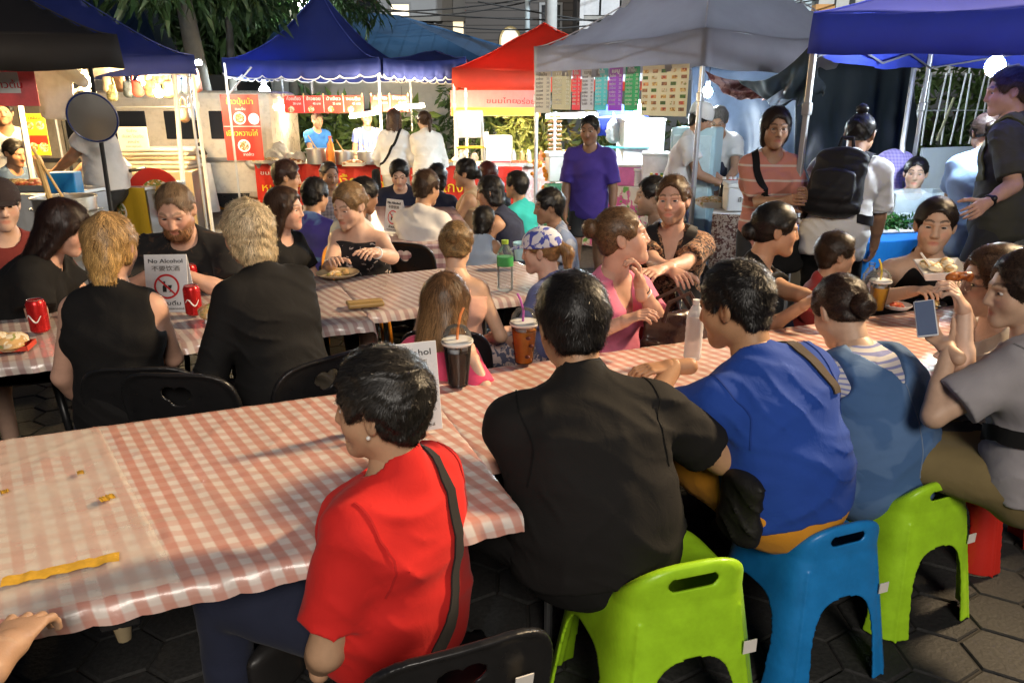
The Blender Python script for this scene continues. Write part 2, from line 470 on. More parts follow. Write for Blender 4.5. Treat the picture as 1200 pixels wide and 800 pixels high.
def rotm(yaw=0, pitch=0, roll=0):
    """columns: right, forward, up; yaw to own left, pitch nods down, roll tips to own right"""
    cy, sy = math.cos(R(yaw)), math.sin(R(yaw)); cp, sp = math.cos(R(pitch)), math.sin(R(pitch)); cr, sr = math.cos(R(roll)), math.sin(R(roll))
    Z = np.array([[cy, -sy, 0], [sy, cy, 0], [0, 0, 1]]); X = np.array([[1, 0, 0], [0, cp, sp], [0, -sp, cp]]); Y = np.array([[cr, 0, sr], [0, 1, 0], [-sr, 0, cr]])
    return Z @ X @ Y

def two_bone(a, t, l1, l2, hint):
    v = t - a; d = np.linalg.norm(v); d2 = min(max(d, abs(l1 - l2) + .02), l1 + l2 - .004); v = unit(v)
    e = a + v * d2
    x = (l1 * l1 - l2 * l2 + d2 * d2) / (2 * d2); y = math.sqrt(max(l1 * l1 - x * x, 0))
    hp = hint - v * (hint @ v); hp = unit(hp)
    return a + v * x + hp * y, e

def finger_chain(F, base, d, n, L, r, curl, k):
    pts = [base]; dd = unit(d)
    for i, fr in enumerate((.45, .31, .24)):
        c = R(curl * (.7, 1.15, .8)[i]); dd = unit(dd * math.cos(c) + n * math.sin(c)); n = unit(n - dd * (n @ dd))
        pts.append(pts[-1] + dd * L * fr)
    for i in range(3): F.rc(pts[i], r * (1 - .1 * i), pts[i + 1], r * (.92 - .1 * i), k)
    return pts
def hand_field(w, d, n, side, s, curl=22, spread=4, thumb=None, point=False):
    """wrist, direction, palm normal, side vector towards the thumb"""
    F = Field(); d = unit(d); n = unit(n - d * (n @ d)); t = np.cross(n, d)
    if t @ side < 0: t = -t
    F.rc(w - d * .05 * s, .0275 * s, w + d * .012 * s, .025 * s, .02)
    F.ec(w + d * .02 * s, w + d * .078 * s, t, (.030 * s, .0165 * s), (.040 * s, .0125 * s), .02)
    F.rc(w + d * .02 * s + t * .018 * s + n * .006 * s, .017 * s, w + d * .045 * s + t * .03 * s + n * .008 * s, .014 * s, .015)
    for i, (o, L, a) in enumerate(((.029, .074, 1), (.0095, .082, .3), (-.0105, .077, -.35), (-.029, .060, -1))):
        fd = unit(d + t * math.tan(R(spread)) * a)
        cc = curl if not (point and i == 0) else 6
        finger_chain(F, w + (d * (.088 - .006 * abs(a) * (1 if i == 3 else .4)) + t * o) * s, fd, n, L * s, .0088 * s, cc + 3 * i, .004)
    tb = w + (d * .034 + t * .034 + n * .008) * s; tc = 18 if thumb is None else thumb
    td = unit(d * .72 + t * .62 + n * .32); p = tb
    nn = unit(n * .8 - t * .6)
    for L, r0, r1, c in ((.040, .0125, .0105, 0), (.031, .0105, .0095, tc), (.025, .0095, .0075, tc)):
        td = unit(td * math.cos(R(c)) + nn * math.sin(R(c))); nn = unit(nn - td * (nn @ td))
        F.rc(p, r0 * s, p + td * L * s, r1 * s, .008); p = p + td * L * s
    return F

def head_field(F, H, Hm, s, nb, k=1.0, face=True, jaw=1.0, nose=1.0, brow=1.0):
    """head and neck around centre H in frame Hm (right, forward, up)"""
    def q(x, y, z): return H + Hm @ (np.array([x, y, z]) * s)
    F.el(q(0, -.012, .030), np.array([.0765, .096, .090]) * s, Hm, .01)
    F.el(q(0, .035, -.030), np.array([.060 * jaw, .060, .080]) * s, Hm, .035 * s)
    F.rc(q(-.042 * jaw, .012, -.062), .028 * s, q(-.010, .068, -.098), .020 * s, .03 * s)
    F.rc(q(.042 * jaw, .012, -.062), .028 * s, q(.010, .068, -.098), .020 * s, .03 * s)
    F.rc(q(0, -.022, -.04), .055 * s, nb, .056 * s, .03 * s)
    for e in (-1, 1):
        F.el(q(e * .079, -.012, -.008), np.array([.010, .020, .032]) * s, Hm @ rotm(e * 24, -12, 0), .008 * s)
        if face:
            F.el(q(e * .088, -.006, -.004), np.array([.006, .010, .018]) * s, Hm @ rotm(e * 24, -12, 0), .006 * s, 's')
    if face:
        for e in (-1, 1):
            F.el(q(e * .036, .054, -.030), np.array([.028, .024, .028]) * s, Hm, .035 * s)       # cheek
            F.el(q(e * .031, .094, .004), np.array([.018, .012, .0125]) * s, Hm, .012 * s, 's')   # eye socket
            F.rc(q(e * .014, .090, .026), .0085 * s * brow, q(e * .048, .073, .025), .0075 * s * brow, .016 * s) # brow ridge
        F.rc(q(0, .090, .016), .0085 * s, q(0, .107, -.030), .0115 * s * nose, .014 * s)
        for e in (-1, 1): F.el(q(e * .011, .098, -.035), np.array([.009, .010, .008]) * s, Hm, .006 * s)
        F.ec(q(0, .078, -.052), q(0, .079, -.080), Hm[:, 0], (.028 * s, .016 * s), (.024 * s, .014 * s), .015 * s)
        F.rc(q(-.015, .0865, -.0625), .0045 * s, q(.015, .0865, -.0625), .0045 * s, .008 * s)
        F.rc(q(0, .0905, -.0615), .0050 * s, q(0, .0905, -.062), .0050 * s, .008 * s)
        F.rc(q(-.011, .0875, -.0725), .0055 * s, q(.011, .0875, -.0725), .0055 * s, .008 * s)
        F.rc(q(-.018, .0945, -.0672), .0018 * s, q(.018, .0945, -.0672), .0018 * s, .003 * s, 's')
        F.el(q(0, .078, -.100), np.array([.018, .016, .016]) * s, Hm, .02 * s)
def head_colors(P, H, Hm, s, skin, brow, lip, beard=None, eyes=False, blush=.06):
    L = ((P - H) @ Hm) / s; x, y, z = np.abs(L[:, 0]), L[:, 1], L[:, 2]
    C = np.tile(np.asarray(skin, float), (len(P), 1))
    w = np.exp(-(((x - .042) / .022) ** 2 + ((z + .025) / .02) ** 2)) * (y > .03); C[:, 0] *= 1 + w * blush; C[:, 1] *= 1 - w * .10; C[:, 2] *= 1 - w * .10
    w = np.clip(1.3 - np.sqrt((x / .023) ** 2 + ((z + .0672) / .0105) ** 2), 0, 1) * (y > .05); w = (np.minimum(w * 1.6, 1) * .75)[:, None]; C = C * (1 - w) + np.asarray(lip) * w
    arch = .030 + .006 * np.sin(np.clip((x - .012) / .038, 0, 1) * math.pi)
    w = ((x > .011) & (x < .050) & (np.abs(z - arch) < .0046) & (y > .045)).astype(float)[:, None] * .75; C = C * (1 - w) + np.asarray(brow) * w
    if beard is not None:
        line = -.047 + .035 * np.clip((x - .030) / .035, 0, 1) ** 1.5; w = np.clip((line - z) / .014, 0, 1) * np.clip((y + .015) / .02, 0, 1) * np.clip((z + .132) / .01, 0, 1) * np.clip((np.sqrt((x / .024) ** 2 + ((z + .067) / .011) ** 2) - 1) * 3, 0, 1); w = (w * beard[1])[:, None]
        C = C * (1 - w) + np.asarray(beard[0]) * w
    if eyes:
        w = ((((x - .031) / .016) ** 2 + ((z - .003) / .0075) ** 2 < 1) & (y > .05))[:, None]; C = np.where(w, (.06, .045, .035), C)
    return C

# ------------------------------------------------------------------ hair
def hair_field(F, H, Hm, s, style, vol=.012, up=1.0):
    def q(x, y, z): return H + Hm @ (np.array([x, y, z]) * s)
    v = vol
    F.el(q(0, -.014, .033), np.array([.0765 + v, .096 + v, .090 + v]) * s, Hm, .01)
    if style in ('short', 'crop'):
        F.ec(q(0, -.05, .02), q(0, -.060, -.055), Hm[:, 0], ((.068 + v) * s, (.045 + v) * s), ((.054 + v * .5) * s, (.026 + v * .5) * s), .03 * s)
        for e in (-1, 1): F.rc(q(e * .070, .012, .01), .013 * s, q(e * .071, .014, -.014), .008 * s, .015 * s)
    elif style == 'bob':
        F.ec(q(0, -.03, .02), q(0, -.045, -.085), Hm[:, 0], ((.074 + v) * s, (.070 + v) * s), ((.066 + v) * s, (.050 + v) * s), .03 * s)
        for e in (-1, 1): F.rc(q(e * .068, .010, .03), .018 * s, q(e * .066, -.008, -.070), .018 * s, .03 * s)
    elif style == 'gathered':
        F.ec(q(0, -.045, .03), q(0, -.070, -.06), Hm[:, 0], ((.074 + v) * s, (.055 + v) * s), ((.058 + v) * s, (.036 + v) * s), .03 * s)
        F.ec(q(0, -.085, -.05), q(0, -.080, -.14), Hm[:, 0], (.050 * s, .030 * s), (.040 * s, .022 * s), .025 * s)
        for e in (-1, 1): F.rc(q(e * .068, .02, .03), .016 * s, q(e * .064, -.02, -.05), .016 * s, .03 * s)
    elif style == 'long':
        F.ec(q(0, -.04, .02), q(0, -.075, -.19), Hm[:, 0], ((.080 + v) * s, (.062 + v) * s), ((.082 + v) * s, (.034 + v) * s), .03 * s)
        for e in (-1, 1): F.rc(q(e * .074, .03, .03), .02 * s, q(e * .086, -.02, -.15), .022 * s, .03 * s)
    elif style in ('tied', 'bun', 'topbun', 'pony', 'lowbun'):
        F.ec(q(0, -.045, .03), q(0, -.060, -.035), Hm[:, 0], ((.072 + v) * s, (.050 + v) * s), ((.050 + v) * s, (.03 + v) * s), .03 * s)
        for e in (-1, 1): F.rc(q(e * .070, .025, .03), .014 * s, q(e * .071, .0, -.005), .010 * s, .02 * s)
    elif style == 'bald':
        pass
    # face and ear openings
    F.el(q(0, .118, -.022), up * np.array([.077 if style not in ('short', 'crop') else .088, .083, .112 if style not in ('short', 'crop') else .117]) * s, Hm, .010 * s, 's')
    F.el(q(0, .090, -.10), np.array([.085, .085, .07]) * s, Hm, .012 * s, 's')
    if style in ('short', 'crop', 'tied', 'bun', 'topbun', 'pony', 'lowbun'):
        for e in (-1, 1): F.el(q(e * .094, .006, -.022), np.array([.03, .031, .040]) * s, Hm, .01 * s, 's')
        if style in ('short', 'crop'): F.el(q(0, .028, -.078), np.array([.14, .078, .076]) * s, Hm, .012 * s, 's')
        F.plane(q(0, -.08, -.080 if style == 'short' else -.062), Hm @ np.array([0, .55 if style in ('short', 'crop') else .2, -1.0]))
    if style == 'bun': F.el(q(0, -.125, .055), np.array([.042, .036, .040]) * s, Hm, .012 * s)
    if style == 'lowbun': F.el(q(0, -.122, -.022), np.array([.043, .034, .040]) * s, Hm, .012 * s)
    if style == 'topbun': F.el(q(0, -.075, .135), np.array([.036, .034, .032]) * s, Hm, .012 * s)
    if style == 'pony':
        F.rc(q(0, -.105, .035), .024 * s, q(0, -.150, -.02), .034 * s, .012 * s); F.rc(q(0, -.150, -.02), .034 * s, q(0, -.135, -.15), .016 * s, .02 * s)
HAIRN = {'n': 0}
def make_hair(name, F, H, Hm, s, h, color, root, style, n, length, width=.0016, curl=0.0, lift=.004, streak=.35, tips=None, seed=1):
    P, Q = F.mesh(h); rg = np.random.default_rng(seed)
    color = np.asarray(color, float); tips = color if tips is None else np.asarray(tips, float)
    L = ((P - H) @ Hm) / s
    ang = np.arctan2(L[:, 0], -L[:, 1] + .02)
    st = np.sin(ang * 37 + 4 * np.sin(L[:, 2] * 30)) * .5 + np.sin(ang * 71 + L[:, 2] * 50) * .5
    g = np.clip((.06 - L[:, 2]) / .16, 0, 1)[:, None]
    C = (color * (1 - g) + tips * g) * (1 + streak * .5 * st)[:, None]
    parts = [(P, Q, np.clip(C, .002, 1))]
    if n > 0 and len(P):
        # normals from faces
        a, b, c, d = (P[Q[:, i]] for i in range(4)); fn = np.cross(c - a, d - b); N = np.zeros_like(P)
        for i in range(4): np.add.at(N, Q[:, i], fn)
        N /= np.maximum(np.linalg.norm(N, axis=1, keepdims=True), 1e-9)
        kd = KDTree(len(P))
        for i, p in enumerate(P): kd.insert(p, i)
        kd.balance()
        whorl = H + Hm @ (np.array([.008, -.055, .115]) * s)
        if style in ('tied', 'bun', 'pony', 'lowbun', 'topbun'):
            tie = H + Hm @ (np.array([0, -.11, .05] if style in ('bun', 'pony') else [0, -.11, -.02] if style != 'topbun' else [0, -.07, .12]) * s)
        else: tie = None
        pick = rg.choice(len(P), size=n); steps = 4
        p = P[pick] + rg.normal(0, h * .3, (n, 3)); nn = N[pick]; VV, tw = [], rg.normal(0, 1, (n, 3))
        ln = length * s * rg.uniform(.55, 1.4, n)[:, None]
        br = (1 + streak * rg.normal(0, 1, n))[:, None]
        for k in range(steps + 1):
            Lk = ((p - H) @ Hm) / s
            if tie is not None:
                fl = tie - p; near = np.linalg.norm(fl, axis=1, keepdims=True) < .055 * s
                fl = np.where(near, np.cross(nn, fl), fl)
                if style == 'pony': fl = np.where((Lk[:, 1:2] < -.10), np.array([[0, 0, -1.0]]), fl)
            else:
                fl = p - whorl; fl = fl / np.maximum(np.linalg.norm(fl, axis=1, keepdims=True), 1e-6)
                dn = -Hm[:, 2] if style not in ('long', 'bob') else np.array([0, 0, -1.0])
                fl = fl + dn * np.clip((.10 - Lk[:, 2:3]) * (9 if style in ('long', 'bob') else 4), 0, 2)
                if style in ('short', 'crop'): fl = fl + Hm[:, 1] * np.clip(Lk[:, 2:3] * 8, 0, .8)
            fl = fl + tw * (.30 if tie is None else .10) + (curl * np.sin(k * 1.7 + tw * 3) if curl else 0)
            fl = fl - nn * (fl * nn).sum(1, keepdims=True); fl /= np.maximum(np.linalg.norm(fl, axis=1, keepdims=True), 1e-6)
            sd = np.cross(fl, nn); wd = width * (1 - .8 * (k / steps) ** 1.5)
            off = .0015 + lift * (1 if tie is None else .45) * (rg.uniform(.2, 1.5, (n, 1)) + 1.8 * (rg.random((n, 1)) < .05)) * ((k / steps) ** 1.3) + h * .1
            VV.append((p + nn * off - sd * wd, p + nn * off + sd * wd))
            if k < steps:
                p = p + fl * ln / steps
                near = [kd.find(x) for x in p]
                ii = np.array([q[1] for q in near]); nn = N[ii]; dd = ((p - P[ii]) * nn).sum(1, keepdims=True)
                p = np.where(np.abs(dd) < .05, p - nn * np.clip(dd, -.05, .05) * (.9 if k < steps - 1 else .5), p)
        arr = np.stack([q for pr in VV for q in pr], 1)          # n, 2*(steps+1), 3
        base = np.arange(n)[:, None] * (2 * (steps + 1))
        qs = np.concatenate([base + np.array([[2 * k, 2 * k + 1, 2 * k + 3, 2 * k + 2]]) for k in range(steps)], 0)
        gl = np.clip((.06 - (((arr.reshape(-1, 3) - H) @ Hm) / s)[:, 2]) / .16, 0, 1)[:, None]
        cc = (color * (1 - gl) + tips * gl) * np.repeat(br, 2 * (steps + 1), 0)
        parts.append((arr.reshape(-1, 3), qs, np.clip(cc, .002, 1)))
    P, Q, C = join_np(parts)
    return link(name, np_mesh(name, P, Q, C), HAIR, root)

SKINS = {'thai': (.42, .24, .145), 'tan': (.36, .20, .12), 'pale': (.56, .36, .27), 'pink': (.55, .32, .23), 'east': (.52, .34, .235), 'dark': (.26, .14, .085), 'fair': (.60, .41, .31)}
BLACKH = (.012, .010, .009); BROWNH = (.055, .030, .016); BLONDH = (.32, .20, .085)
PEOPLE = []
def person(label, hp, d, yaw, s=1.0, group=None, lean=8, side=0, hy=0, pitch=0, roll=0, skin='thai', sex='m', fat=1.0, belly=0.0,
           pose='sit', knees=(12, 12), Lw=None, Rw=None, Lpix=None, Rpix=None, Lhint=None, Rhint=None, Lhand=None, Rhand=None,
           hair='short', hcol=BLACKH, htips=None, hvol=.012, hn=900, hlen=.035, hcurl=0.0, streak=.3, beard=None,
           top='tee', tcol=None, sleeve=.55, neckline='crew', loose=1.0, hem=.06, fold=.0085, bottom='trousers', bcol=None, bhem=None,
           q=1, shoes=True, eyes=True, eyecol=(.05, .03, .02), squint=1.0, torso=1.0, bare=False, legs=True, gaze=(0, 0), jaw=1.0, nose=1.0, kneeup=0.0, fwdleg=0.0, neck=1.0, seat=.43, hup=1.0, hlift=.006):
    """q: 0 far, 1 middle, 2 near. Wrist targets Lw/Rw = (outward, forward, up) from between the shoulders."""
    hb, hh, hd = ((.013, .0075, .0062), (.0095, .0052, .0046), (.0070, .0040, .0038))[q]
    _j = random.Random(len(label) * 7 + int(hp[0])); jaw *= _j.uniform(.90, 1.08); nose *= _j.uniform(.85, 1.25)
    sk = np.array(SKINS[skin]) if isinstance(skin, str) else np.array(skin)
    fem = sex == 'f'
    # --- spine
    def dirv(a): return V(math.sin(R(side)) * math.cos(R(a)), math.sin(R(a)), math.cos(R(a)) * math.cos(R(side)))
    if pose == 'sit' and seat:
        zT = (.16 * dirv(lean * .55)[2] + .18 * dirv(lean * 1.05)[2] + .165 * dirv(lean * 1.35)[2]) * s
        nk0 = unit(dirv(lean * 1.35) * .6 + V(0, .35 * math.sin(R(pitch + lean)) + .12, 1) * .8)
        zr = (nk0 * .128 * s * neck + rotm(hy, pitch, roll) @ V(0, .028, .055) * s)[2]
        torso = min(max((pix(hp[0], hp[1], d).z - seat - .145 * s - zr) / zT, .68), 1.2)
    T = s * torso
    P0 = V(0, 0, 0); u1, u2, u3 = dirv(lean * .55), dirv(lean * 1.05), dirv(lean * 1.35)
    Wp = P0 + u1 * .16 * T; Cp = Wp + u2 * .18 * T; Nb = Cp + u3 * .165 * T
    nk = unit(u3 * .6 + V(0, .35 * math.sin(R(pitch + lean)) + .12, 1) * .8)
    Hm = rotm(hy, pitch, roll)
    Hc = Nb + nk * .128 * s * neck + Hm @ V(0, .028, .055) * s
    if pose == 'sit': pass
    tgt = np.array(pix(hp[0], hp[1], d)); yr = R(yaw - 90); c_, s_ = math.cos(yr), math.sin(yr)
    Rz = np.array([[c_, -s_, 0], [s_, c_, 0], [0, 0, 1]])
    loc = tgt - Rz @ Hc; base = V(loc[0], loc[1], 0)
    lift = V(0, 0, loc[2])
    P0, Wp, Cp, Nb, Hc = (p + lift for p in (P0, Wp, Cp, Nb, Hc))
    def loc_of(px): return Rz.T @ (np.array(pix(*px)) - base)
    root = empty("person", tuple(base), yr, label, "person", group)
    PEOPLE.append((label, [round(float(x), 2) for x in base[:2]], round(float(P0[2] - .145 * s), 3)))
    lat = unit(V(math.cos(R(side)), 0, -math.sin(R(side)))); fw = np.cross(V(0, 0, 1), lat)
    fwd2 = unit(np.cross(u2, lat)); fwd1 = unit(np.cross(u1, lat)); fwd3 = unit(np.cross(u3, lat))
    sw = (.143 if fem else .168) * s * (.6 + .4 * fat); g = fat
    Sh = [Nb - u3 * .062 * s + lat * e * sw + fwd3 * .005 for e in (-1, 1)]
    # --- arms
    arms = []
    for i, (e, w_, px, hint) in enumerate(((-1, Lw, Lpix, Lhint), (1, Rw, Rpix, Rhint))):
        A = Sh[i]
        if px is not None: tg = loc_of(px)
        else:
            w = w_ if w_ is not None else ((.16, .30, -.36) if pose == 'sit' else (.24, .06, -.56))
            mid = (Sh[0] + Sh[1]) / 2; tg = mid + V(e * w[0], w[1], w[2]) * s
        hn_ = V(e * .55, -.25, -1) if hint is None else V(e * hint[0], hint[1], hint[2])
        E, Wr = two_bone(A, tg, .285 * s, .245 * s, hn_)
        arms.append((A, E, Wr))
    # --- legs
    hips = [P0 + lat * e * .088 * s * (.7 + .3 * g) - V(0, 0, .015) * s for e in (-1, 1)]; lg = []
    for i, e in enumerate((-1, 1)):
        if pose == 'sit':
            a = R(knees[i]); kn = hips[i] + V(e * math.sin(a), math.cos(a), kneeup - .02) * .42 * s
            kz = max(kn[2], .30 * s); kn[2] = kz
            an = V(kn[0] + e * .0, kn[1] + (.03 + fwdleg) * s, .075 * s); tipd = V(e * math.sin(a * .6), math.cos(a * .6), 0)
        else:
            st = knees[i] / 100
            an = V(hips[i][0] + e * .03 * s, hips[i][1] * 0 + st * s - .0, .075 * s)
            kn = (hips[i] + an) / 2 + V(0, .02 + abs(st) * .1, .01) * s; tipd = V(e * .2, 1, 0)
        lg.append((hips[i], kn, an, unit(tipd)))
    # --- fields shared by skin and clothes
    def trunk(F, belt=1.0, arms_too=True, bust=True, k=.05):
        k *= s
        F.ec(P0 - V(0, 0, .05) * s, P0 + u1 * .06 * T, lat, V(.158 * g, .118 * g) * s * belt, V(.152 * g, .112 * g) * s * belt, k)
        F.ec(P0 + u1 * .05 * T, Wp + u2 * .03 * T, lat, V(.146 * g * belt, .108 * g) * s, V((.132 if fem else .142) * g * belt, .100 * g) * s, k)
        F.ec(Wp, Cp, lat, V(.132 * g if fem else .142 * g, .100 * g) * s, V(.152 * (.5 + .5 * g), .108 * (.5 + .5 * g)) * s, k)
        F.ec(Cp, Nb - u3 * .07 * s, lat, V(.152 * (.5 + .5 * g), .108 * (.5 + .5 * g)) * s, V(.112, .074) * s, k)
        if belly > 0: F.el(Wp + fwd1 * (.05 + .04 * belly) * s, V(.12 + .03 * belly, .09 + .03 * belly, .13) * s, None, k)
        if fem and bust:
            for e in (-1, 1): F.el(Cp + u2 * .005 * s + fwd2 * .085 * s + lat * e * .072 * s, V(.056, .052, .056) * s, None, .04 * s)
        for i, e in enumerate((-1, 1)):
            F.rc(Nb - u3 * .052 * s + lat * e * .05 * s, .056 * s, Sh[i] - lat * e * .012 * s, .053 * s, .04 * s)
            F.rc(Nb + u3 * .02 * s - fwd3 * .012 * s, .040 * s, Sh[i] - lat * e * .02 * s + u3 * .006 * s, .034 * s, .035 * s)
            F.rc(Cp + lat * e * .10 * s - fwd2 * .02 * s, .07 * s, Sh[i] - lat * e * .03 * s, .05 * s, .05 * s)
    def arm(F, i, t0=0., f=2.0, flare=0.0):
        A, E, Wr = arms[i]; m = .94 if fem else 1.0; m *= (.55 + .45 * g)
        if f <= 1:
            en = A + (E - A) * f; F.rc(A, .053 * s * m, en, (.053 - .012 * f) * s * m + flare, .03 * s, 'u', (en, E - A))
        else:
            F.rc(A, .053 * s * m, E, .040 * s * m + flare * .3, .03 * s)
            ff = f - 1; en = E + (Wr - E) * min(ff, 1)
            if ff > 0:
                F.rc(E, .039 * s * m + flare * .3, en, (.039 - .012 * min(ff, 1)) * s * m + flare, .02 * s, 'u', None if ff >= 1 else (en, Wr - E))
                if flare == 0: F.rc(E + (Wr - E) * .12, .037 * s * m, E + (Wr - E) * .45, .036 * s * m, .02 * s)
    # --- skin
    B = Field(); trunk(B)
    B.rc(Nb - u3 * .05 * s, .062 * s, Nb + (Hc - Nb) * .45, .052 * s, .04 * s)
    for i in (0, 1): arm(B, i)
    if legs:
        for hip, kn, an, td in lg:
            B.rc(hip, .083 * s * g, kn, .056 * s, .03 * s); B.rc(kn, .053 * s, an, .036 * s, .02 * s)
            B.rc(kn + (an - kn) * .2 - td * .012 * s, .046 * s, kn + (an - kn) * .42 - td * .016 * s, .045 * s, .03 * s)
            if not shoes:
                B.rc(an - V(0, 0, .03) * s - td * .02 * s, .036 * s, an - V(0, 0, .045) * s + td * .13 * s, .024 * s, .03 * s)
    parts = [(*B.mesh(hb), sk)]
    HF = Field(); head_field(HF, Hc, Hm, s, Nb + (Hc - Nb) * .05, jaw=jaw * (.88 if fem else 1.0), nose=nose * (.92 if fem else 1.0), brow=.75 if fem else 1.0)
    hpP, hpQ = HF.mesh(hh)
    lip = sk * np.array([.95, .55, .52]) if not fem else sk * np.array([.95, .45, .45])
    parts.append((hpP, hpQ, head_colors(hpP, Hc, Hm, s, sk, np.array(hcol) * .8 + sk * .06, lip, beard, eyes=not (eyes and q > 0))))
    for i, e in enumerate((-1, 1)):
        A, E, Wr = arms[i]; dv = unit(Wr - E); hs = (Lhand, Rhand)[i] or {}
        dd = V(*hs['dir']) * V(e, 1, 1) if 'dir' in hs else dv
        pn = V(*hs['palm']) * V(e, 1, 1) if 'palm' in hs else (V(-e * .35, 0, -1) if pose == 'sit' else V(-e, .2, 0))
        side_ = V(*hs['side']) * V(e, 1, 1) if 'side' in hs else (V(-e, .2, .3) if pose == 'sit' else V(-e * .2, 1, 0))
        hf = hand_field(Wr, dd, pn, side_, s * (.92 if fem else 1.0), hs.get('curl', 26), hs.get('spread', 4), hs.get('thumb'), hs.get('point', False))
        hP, hQ = hf.mesh(hd); parts.append((hP, hQ, sk * V(1.0, .96, .94)))
    P_, Q_, C_ = join_np(parts)
    body = link("body", np_mesh("body", P_, Q_, C_), SKIN, root)
    out = {'root': root, 'body': body, 'H': Hc, 'Hm': Hm, 's': s, 'arms': arms, 'N': Nb, 'C': Cp, 'W': Wp, 'P': P0, 'lat': lat, 'f': fwd2, 'u': u2, 'Sh': Sh, 'legs': lg, 'Rz': Rz, 'base': base}
    # --- eyes
    if eyes and q > 0:
        for e in (-1, 1):
            mb = MB(); n1, n2 = 14, 10
            c = Hc + Hm @ (V(e * .031, .0755, .0035) * s)
            vs, fs, cc = [], [], []
            gz = unit(V(gaze[0], 1, gaze[1]))
            for a in range(n2 + 1):
                for b in range(n1):
                    th = math.pi * a / n2; ph = 2 * math.pi * b / n1
                    dl = V(math.sin(th) * math.cos(ph), math.cos(th), math.sin(th) * math.sin(ph))
                    x = unit(np.cross(gz, V(0, 0, 1))); z = np.cross(x, gz); dw = x * dl[0] + gz * dl[1] + z * dl[2]
                    vs.append(c + Hm @ (dw * V(.0155, .0115, .0072 * squint) * s))
                    cc.append((.004, .004, .004) if th < .36 else eyecol if th < .78 else (.62, .57, .53))
            for a in range(n2):
                for b in range(n1): fs.append((a * n1 + b, (a + 1) * n1 + b, (a + 1) * n1 + (b + 1) % n1, a * n1 + (b + 1) % n1))
            link("eye", np_mesh("eye", np.array(vs), np.array(fs), np.array(cc)), EYE, root)
    # --- top
    if top:
        F = Field(); tt = (.015 * loose if top != 'suit' else .012) * (1 if s > .8 else .9); F.t = tt
        trunk(F, belt=1.0 + .05 * loose)
        if top == 'tee':
            for i in (0, 1): arm(F, i, f=sleeve, flare=.012 * loose)
            if neckline == 'collar':
                t0 = F.t; F.t = 0
                F.rc(Nb - u3 * .028 * s, .088 * s, Nb + unit(Hc - Nb) * .045 * s - fwd3 * .006 * s, .070 * s, .012 * s); F.t = t0
            F.plane(P0 - u1 * hem * s, -u1, .004)
            t0 = F.t; F.t = 0
            ax_ = unit(Hc - Nb)
            if neckline == 'collar': F.rc(Nb - ax_ * .01 * s + fwd3 * .018 * s, .060 * s, Nb + ax_ * .16 * s + fwd3 * .03 * s, .072 * s, .006, 's')
            else: F.rc(Nb - u3 * .012 * s + fwd3 * .022 * s, .062 * s, Nb + ax_ * .16 * s + fwd3 * .03 * s, .078 * s, .006, 's')
            if neckline in ('v', 'open'):
                dep = .15 if neckline == 'v' else .13
                a0 = Nb + fwd3 * .10 * s; a1 = Nb - u3 * dep * s + fwd3 * (.105 + (.03 if fem else 0)) * s
                F.ec(a0 + u3 * .03 * s, a1, lat, V(.062, .05) * s, V(.006, .05) * s, .004, 's')
            F.t = t0
        elif top in ('sleeveless', 'tank', 'halter', 'strappy'):
            F.plane(P0 - u1 * hem * s, -u1, .004)
            t0 = F.t; F.t = 0
            ax_ = unit(Hc - Nb)
            for i, e in enumerate((-1, 1)):
                wdt = {'sleeveless': .145, 'tank': .118, 'halter': .045, 'strappy': .3}[top] * s; wd2 = wdt if top != 'halter' else .135 * s
                if top != 'strappy':
                    F.ec(Nb + lat * e * (wdt + .11 * s) + u3 * .06 * s, Cp + lat * e * (wd2 + .13 * s) + u2 * .05 * s, lat, V(.11, .2) * s, V(.11, .2) * s, .008, 's', cap=.06 * s)
            if top != 'strappy':
                F.rc(Nb - u3 * (.02 if top != 'halter' else .045) * s + fwd3 * .03 * s, .068 * s, Nb + ax_ * .16 * s + fwd3 * .03 * s, .085 * s, .006, 's')
                if top == 'tank': F.el(Nb - u3 * .05 * s + fwd3 * .10 * s, V(.075, .08, .075) * s, None, .006, 's')
            else:
                F.plane(Cp + u2 * .075 * s, unit(u2 - fwd2 * .12), .004)
            F.t = t0
            if top == 'strappy':
                for i, e in enumerate((-1, 1)):
                    o = .072 if top == 'strappy' else .075; o2 = .105 if top == 'strappy' else .060
                    pth = [Cp + u2 * .03 * s + fwd2 * .118 * s + lat * e * o * s, Nb - u3 * .075 * s + fwd3 * .083 * s + lat * e * (o + o2) * .5 * s, Nb - u3 * .005 * s + fwd3 * .02 * s + lat * e * o2 * s,
                           Nb - u3 * .05 * s - fwd3 * .066 * s + lat * e * o2 * .9 * s, Cp + u2 * .02 * s - fwd2 * .105 * s + lat * e * o * s]
                    F.t = 0
                    for a, b in zip(pth, pth[1:]): F.rc(a, .008 * s, b, .008 * s, .004)
        if fold: F.folds(fold * s, seed=abs(hash(label[:9])) % 17 if False else len(label) % 17)
        out['top'] = link("shirt" if top == 'tee' else "top", np_mesh("shirt", *F.mesh(hb, 2)), tcol, root)
